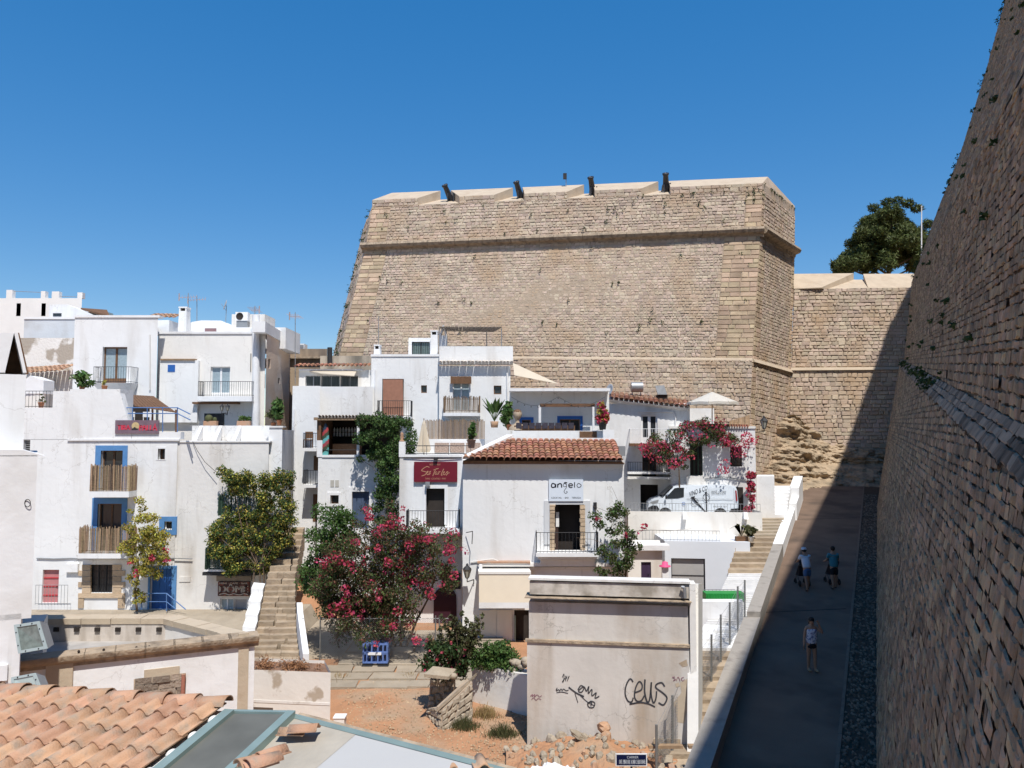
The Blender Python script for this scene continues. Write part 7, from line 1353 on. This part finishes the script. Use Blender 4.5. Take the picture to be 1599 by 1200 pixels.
# ---------------- wire fence, barrier, blue crowd barriers ----------------
Ff = Fac(500, 29.7); r = empty('chain_link_fence', Ff.X(590, 1008), 'chain link fence on grey posts in front of the bougainvillea bush', 'fence'); zt, zb_ = Ff.q(0, 966)[1], 1.2; a0, a1 = Ff.q(500, 985)[0], Ff.q(700, 985)[0]
for px in (500, 577, 680, 686): a = Ff.q(px, 985)[0]; bar('post', r, Ff.P(a, zb_, 0), Ff.P(a, zt + .1, 0), .028, ZINC, 8)
bar('top_wire', r, Ff.P(a0, zt, 0), Ff.P(a1, zt, 0), .006, GREYM, 5); mb = MB(); hgt = zt - zb_
for k in range(int((a1 - a0 + hgt) / .075)):
    x = a0 - hgt + k * .075
    for s_ in (1, -1):
        p, q = (x, zb_), (x + hgt, zt); 
        if s_ < 0: p, q = (x, zt), (x + hgt, zb_)
        t0 = max(0, (a0 - p[0]) / hgt); t1 = min(1, (a1 - p[0]) / hgt)
        if t1 > t0: mb.tube(Ff.P(p[0] + hgt * t0, p[1] + (q[1] - p[1]) * t0, 0), Ff.P(p[0] + hgt * t1, p[1] + (q[1] - p[1]) * t1, 0), .0025, 3, cap=False)
mb.build('wire_mesh', GREYM, r, kind='stuff'); b = atz(473, 1038, 1.25); MB().tube(b, at(473, 966, b.y), .03, 8).build('fence_post', ZINC, label='single grey fence post standing on the lowest stair steps', cat='post')
BP = mat('blue_barrier_plastic', (.13, .21, .48), .5, .1, 4, 0); b0 = atz(586, 1041, 1.22); r = empty('barrier_bundle', b0, 'bundle of blue crowd barriers strapped together on the stone pavement', 'barrier')
for k in range(4):
    y = b0.y + k * .14; x0, x1 = b0.x - .48 + random.uniform(-.03, .03), b0.x + .46; z = b0.z + .06; fr = MB()
    for zz in (.05, .38, .42, .72): fr.box(x0, x1, y, y + .07, z + zz, z + zz + .05)
    for xx in (x0, x0 + .14, x0 + .32, x0 + .55, x1 - .2, x1 - .05): fr.box(xx, xx + .045, y + .005, y + .065, z + .05, z + .76)
    fr.build('barrier_panel', BP, r)
for dx in (-.3, .3): MB().box(b0.x + dx - .2, b0.x + dx + .2, b0.y - .1, b0.y + .6, b0.z - .02, b0.z + .06).build('foot', IRON, r)
MB().box(b0.x - .28, b0.x + .22, b0.y - .02, b0.y - .001, b0.z + .42, b0.z + .52).build('label_plate', W2, r)
# ---------------- people ----------------
def skin(name, pts, edges, m, parent, root_i=0, sub=2):
    me = bpy.data.meshes.new(name); off = MW[parent.name]; me.from_pydata([tuple(V(p[:3])) for p in pts], edges, []); me.materials.append(m)
    o = bpy.data.objects.new(name, me); COL.objects.link(o); o.parent = parent; reg(o, off)
    o.modifiers.new('skin', 'SKIN').use_smooth_shade = True
    if not me.skin_vertices: bpy.context.view_layer.objects.active = o; o.select_set(True); bpy.ops.mesh.customdata_skin_add(); o.select_set(False)
    for v, p in zip(me.skin_vertices[0].data, pts): r_ = p[3] if len(p) > 3 else .05; v.radius = r_ if hasattr(r_, '__len__') else (r_, r_); v.use_root = False
    me.skin_vertices[0].data[root_i].use_root = True; s_ = o.modifiers.new('sub', 'SUBSURF'); s_.levels = s_.render_levels = sub; return o
SKIN = mat('tan_skin', (.36, .20, .13), .6, .05, 5, 0)
def hand(pts, ed, wi, w, d, side):
    d = V(d).normalized(); s_ = V(side).normalized(); palm = len(pts); c = V(w) + d * .06; pts.append((*c, (.032, .018))); ed.append((wi, palm))
    for k, L in enumerate((.075, .085, .08, .06)): i = len(pts); a = c + d * .045 + s_ * (-.027 + k * .018); b = a + d * L * .55; e = b + d * L * .4 + d.cross(s_) * .012; pts += [(*a, .0095), (*b, .009), (*e, .0075)]; ed += [(palm, i), (i, i + 1), (i + 1, i + 2)]
    i = len(pts); a = c + s_ * -.04; e = a + d * .045 + s_ * -.015; pts += [(*a, .011), (*e, .009)]; ed += [(palm, i), (i, i + 1)]
def person(px, py, Y, ht, label, lean, face, top_m, short_m, armL, armR, hairm, cap=None, tops='tee', shoe=None, step=0.0):
    """lean: forward bend of the trunk; face: +1 looks at the viewer, -1 walks away; arm = (elbow, wrist) offsets from the shoulder"""
    f = at(px, py, Y); f.z = ZR(f.y) + .005; root = empty('person', f, label, 'person'); k = ht / 1.7; F_ = V((0, -face, 0))
    def p(x, fwd, z, r): q = V((x, 0, z)) * k + F_ * fwd * k; return (q.x, q.y, q.z, tuple(x * 1.12 for x in r) if hasattr(r, '__len__') else r * k * 1.12)
    hip, ch = (0, 0, .92), (0, lean * .42, .92 + .42 * math.cos(lean)); sh = (0, lean * .52, .92 + .53 * math.cos(lean)); nk = (0, lean * .6 + .01, sh[2] + .07); hd = (0, lean * .7 + .02, sh[2] + .19)
    P = [p(0, 0, .92, .12), p(0, lean * .2, 1.1, (.135, .1)), p(*ch, (.15, .11)), p(0, sh[1], sh[2] - .02, (.1, .08)), p(*nk, .052), p(0, nk[1] + .01, nk[2] + .05, .06), p(*hd, (.076, .09)), p(0, hd[1], hd[2] + .075, .05)]; E = [(0, 1), (1, 2), (2, 3), (3, 4), (4, 5), (5, 6), (6, 7)]
    leg = {}
    for s_ in (-1, 1):
        st_ = step * s_; i = len(P); P += [p(.085 * s_, 0, .86, .085), p(.095 * s_, st_ * .45, .5, .056), p(.1 * s_, st_ * .8 - .015, .28, .05), p(.1 * s_, st_ - .02, .09, .036), p(.105 * s_, st_ + .04, .035, (.036, .03)), p(.11 * s_, st_ + .14, .025, (.034, .02))]; E += [(0, i), (i, i + 1), (i + 1, i + 2), (i + 2, i + 3), (i + 3, i + 4), (i + 4, i + 5)]; leg[s_] = (P[i], P[i + 1], P[i + 4], P[i + 5])
    arms = {}
    for s_, (el, wr) in ((-1, armL), (1, armR)):
        i = len(P); S = (.175 * s_, sh[1], sh[2] - .03); e_ = (S[0] + el[0], S[1] + el[1], S[2] + el[2]); w_ = (S[0] + wr[0], S[1] + wr[1], S[2] + wr[2]); P += [p(*S, .055), p(*e_, .04), p(*w_, .028)]; E += [(3, i), (i, i + 1), (i + 1, i + 2)]; arms[s_] = (P[i], P[i + 1]); d = V(P[i + 2][:3]) - V(P[i + 1][:3]); hand(P, E, i + 2, P[i + 2][:3], d, d.cross(V((.3 * s_, .8, .2))))
    skin('body', P, E, SKIN, root)
    H = V(P[6][:3]); fc = H + F_ * .088 * k
    mb = MB()
    for s_ in (-1, 1): mb.ball(fc + V((s_ * .03, 0, .01)) * k - F_ * .006, .011 * k, 6, 4)
    mb.build_ = None; eo = None
    for s_ in (-1, 1): MB().ball(root.location + fc + V((s_ * .03 * k, 0, .012 * k)) - F_ * .008, .011 * k, 6, 4).build('eye', IRON, root); MB().ball(root.location + H + V((s_ * .082 * k, 0, 0)), (.012 * k, .02 * k, .03 * k), 6, 5).build('ear', SKIN, root)
    MB().ball(root.location + fc + V((0, 0, -.012 * k)), (.012 * k, .022 * k, .022 * k), 6, 5).build('nose', SKIN, root); MB().ball(root.location + fc + V((0, 0, -.045 * k)) - F_ * .012, (.024 * k, .012 * k, .007 * k), 6, 4).build('mouth', mat('lips', (.3, .1, .08), .6, .05, 3, 0), root)
    hb = MB().ball(root.location + H + V((0, 0, .032 * k)) - F_ * .022 * k, (.098 * k, .108 * k, .105 * k), 12, 8)
    if hairm == 'long': hb.ball(root.location + H + V((0, 0, -.05 * k)) - F_ * .06 * k, (.09 * k, .06 * k, .12 * k), 10, 6)
    hb.build('hair', mat('dark_hair', (.02, .015, .012), .7, .1, 8, 0), root)
    if cap: mb = MB().lathe(root.location + H + V((0, 0, .05 * k)) - F_ * .01, [(.112 * k, 0), (.11 * k, .05 * k), (.085 * k, .09 * k), (0, .105 * k)], 14); c_ = root.location + H + V((0, 0, .05 * k)) + F_ * .1 * k; mb.hexa([c_ + V((-.07, 0, -.008)), c_ + V((.07, 0, -.008)), c_ + V((.05, 0, -.008)) + F_ * .09, c_ + V((-.05, 0, -.008)) + F_ * .09, c_ + V((-.07, 0, .004)), c_ + V((.07, 0, .004)), c_ + V((.05, 0, .004)) + F_ * .09, c_ + V((-.05, 0, .004)) + F_ * .09]); mb.build('cap', cap, root)
    up = lambda q, g: (q[0], q[1], q[2], tuple(x + g for x in q[3]) if hasattr(q[3], '__len__') else q[3] + g)
    T = [up(P[1], .04), up(P[2], .03), up(P[3], .022), (P[0][0], P[0][1], P[0][2] - .02, (.155, .125))]; TE = [(0, 1), (1, 2), (0, 3)]
    if tops == 'tee':
        for s_ in (-1, 1): a, b = arms[s_]; i = len(T); m_ = V(a[:3]).lerp(V(b[:3]), .62); T += [up(a, .022), (*m_, .064)]; TE += [(2, i), (i, i + 1)]
    skin('shirt', T, TE, top_m, root)
    S = [(P[0][0], P[0][1], P[0][2] + .05, (.145, .125)), (P[0][0], P[0][1], P[0][2] - .03, (.15, .125))]; SE = [(0, 1)]
    for s_ in (-1, 1): a, b = leg[s_][:2]; i = len(S); m_ = V(a[:3]).lerp(V(b[:3]), .85 if tops == 'tee' else .45); S += [up(a, .03), (*m_, .09)]; SE += [(1, i), (i, i + 1)]
    skin('shorts', S, SE, short_m, root)
    for s_ in (-1, 1):
        a = V(leg[s_][2][:3]) + root.location; b = V(leg[s_][3][:3]) + root.location; mid = a.lerp(b, .45); MB().ball(V((mid.x, mid.y, f.z + .035)), (.05, .14, .036), 10, 5).build('shoe', shoe or IRON, root)
    return root
WHT = mat('white_patterned_cotton', (.62, .60, .66), .9, .1, 9, 0, stain=(.2, .2, .32), samt=.46, sscale=16, soft=.03); TEE = mat('white_tee', (.60, .62, .68), .9, .04, 4, 0); TEAL = mat('teal_tee', (.05, .20, .24), .9, .05, 4, 0); DEN = mat('denim_blue', (.09, .14, .25), .9, .1, 10, 0); BLKC = mat('black_cotton', (.018, .016, .018), .9, .1, 5, 0)
person(1268, 1041, 25.0, 1.62, 'woman in a white patterned top and black shorts shading her eyes', .04, 1, WHT, BLKC, ((-.06, .0, -.28), (-.1, .06, -.52)), ((.16, .1, -.16), (.02, .16, .12)), 'long', tops='tank', shoe=mat('tan_sandal', (.35, .25, .15), .8, .1, 4, 0), step=.03)
def stroller(px, py, Y, label, col):
    b = at(px, py, Y); b.z = ZR(b.y); r = empty('stroller', b, label, 'stroller'); fm = IRON
    for sx in (-.2, .2):
        for sy in (-.02, .5): w_ = MB().lathe(b + V((sx, sy, .13)), [(.07, -.02), (.125, -.02), (.13, 0), (.125, .02), (.07, .02)], 14, (1, 0, 0)).build('wheel', RUBB, r)
        MB().path([b + V((sx, -.02, .13)), b + V((sx, .3, .5)), b + V((sx, .5, .13))], .014, 6).build('leg', fm, r); MB().path([b + V((sx, .3, .5)), b + V((sx, -.08, 1.0))], .014, 6).build('handle_tube', fm, r)
    MB().tube(b + V((-.2, -.08, 1.0)), b + V((.2, -.08, 1.0)), .018, 8).build('handle', fm, r); MB().hexa([b + V((-.19, .08, .42)), b + V((.19, .08, .42)), b + V((.19, .5, .4)), b + V((-.19, .5, .4)), b + V((-.19, .02, .85)), b + V((.19, .02, .85)), b + V((.19, .14, .87)), b + V((-.19, .14, .87))]).build('seat', col, r)
    mb = MB(); vs = []
    for i in range(7):
        t = math.pi * (.15 + .62 * i / 6)
        for sx in (-.2, .2): vs.append(b + V((sx, .22 - math.cos(t) * .3, .78 + math.sin(t) * .3)))
    mb.add(vs, [(2 * i, 2 * i + 1, 2 * i + 3, 2 * i + 2) for i in range(6)], True).build('canopy', col, r); return r
person(1261, 919, 33.0, 1.72, 'man in a white shirt and cap leaning forward over a stroller', .42, -1, TEE, DEN, ((-.08, .16, -.24), (-.02, .42, -.3)), ((.08, .16, -.24), (.02, .42, -.3)), 'short', TEE, step=.22)
person(1303, 918, 33.2, 1.72, 'man in a teal shirt with a shoulder strap pushing a stroller', .12, -1, TEAL, BLKC, ((-.07, .1, -.26), (-.04, .38, -.32)), ((.07, .1, -.26), (.04, .38, -.32)), 'short', step=.12)
stroller(1256, 918, 33.55, 'black stroller pushed by the man in the white cap', BLKC); stroller(1303, 916, 33.75, 'black stroller pushed by the man in the teal shirt', BLKC)
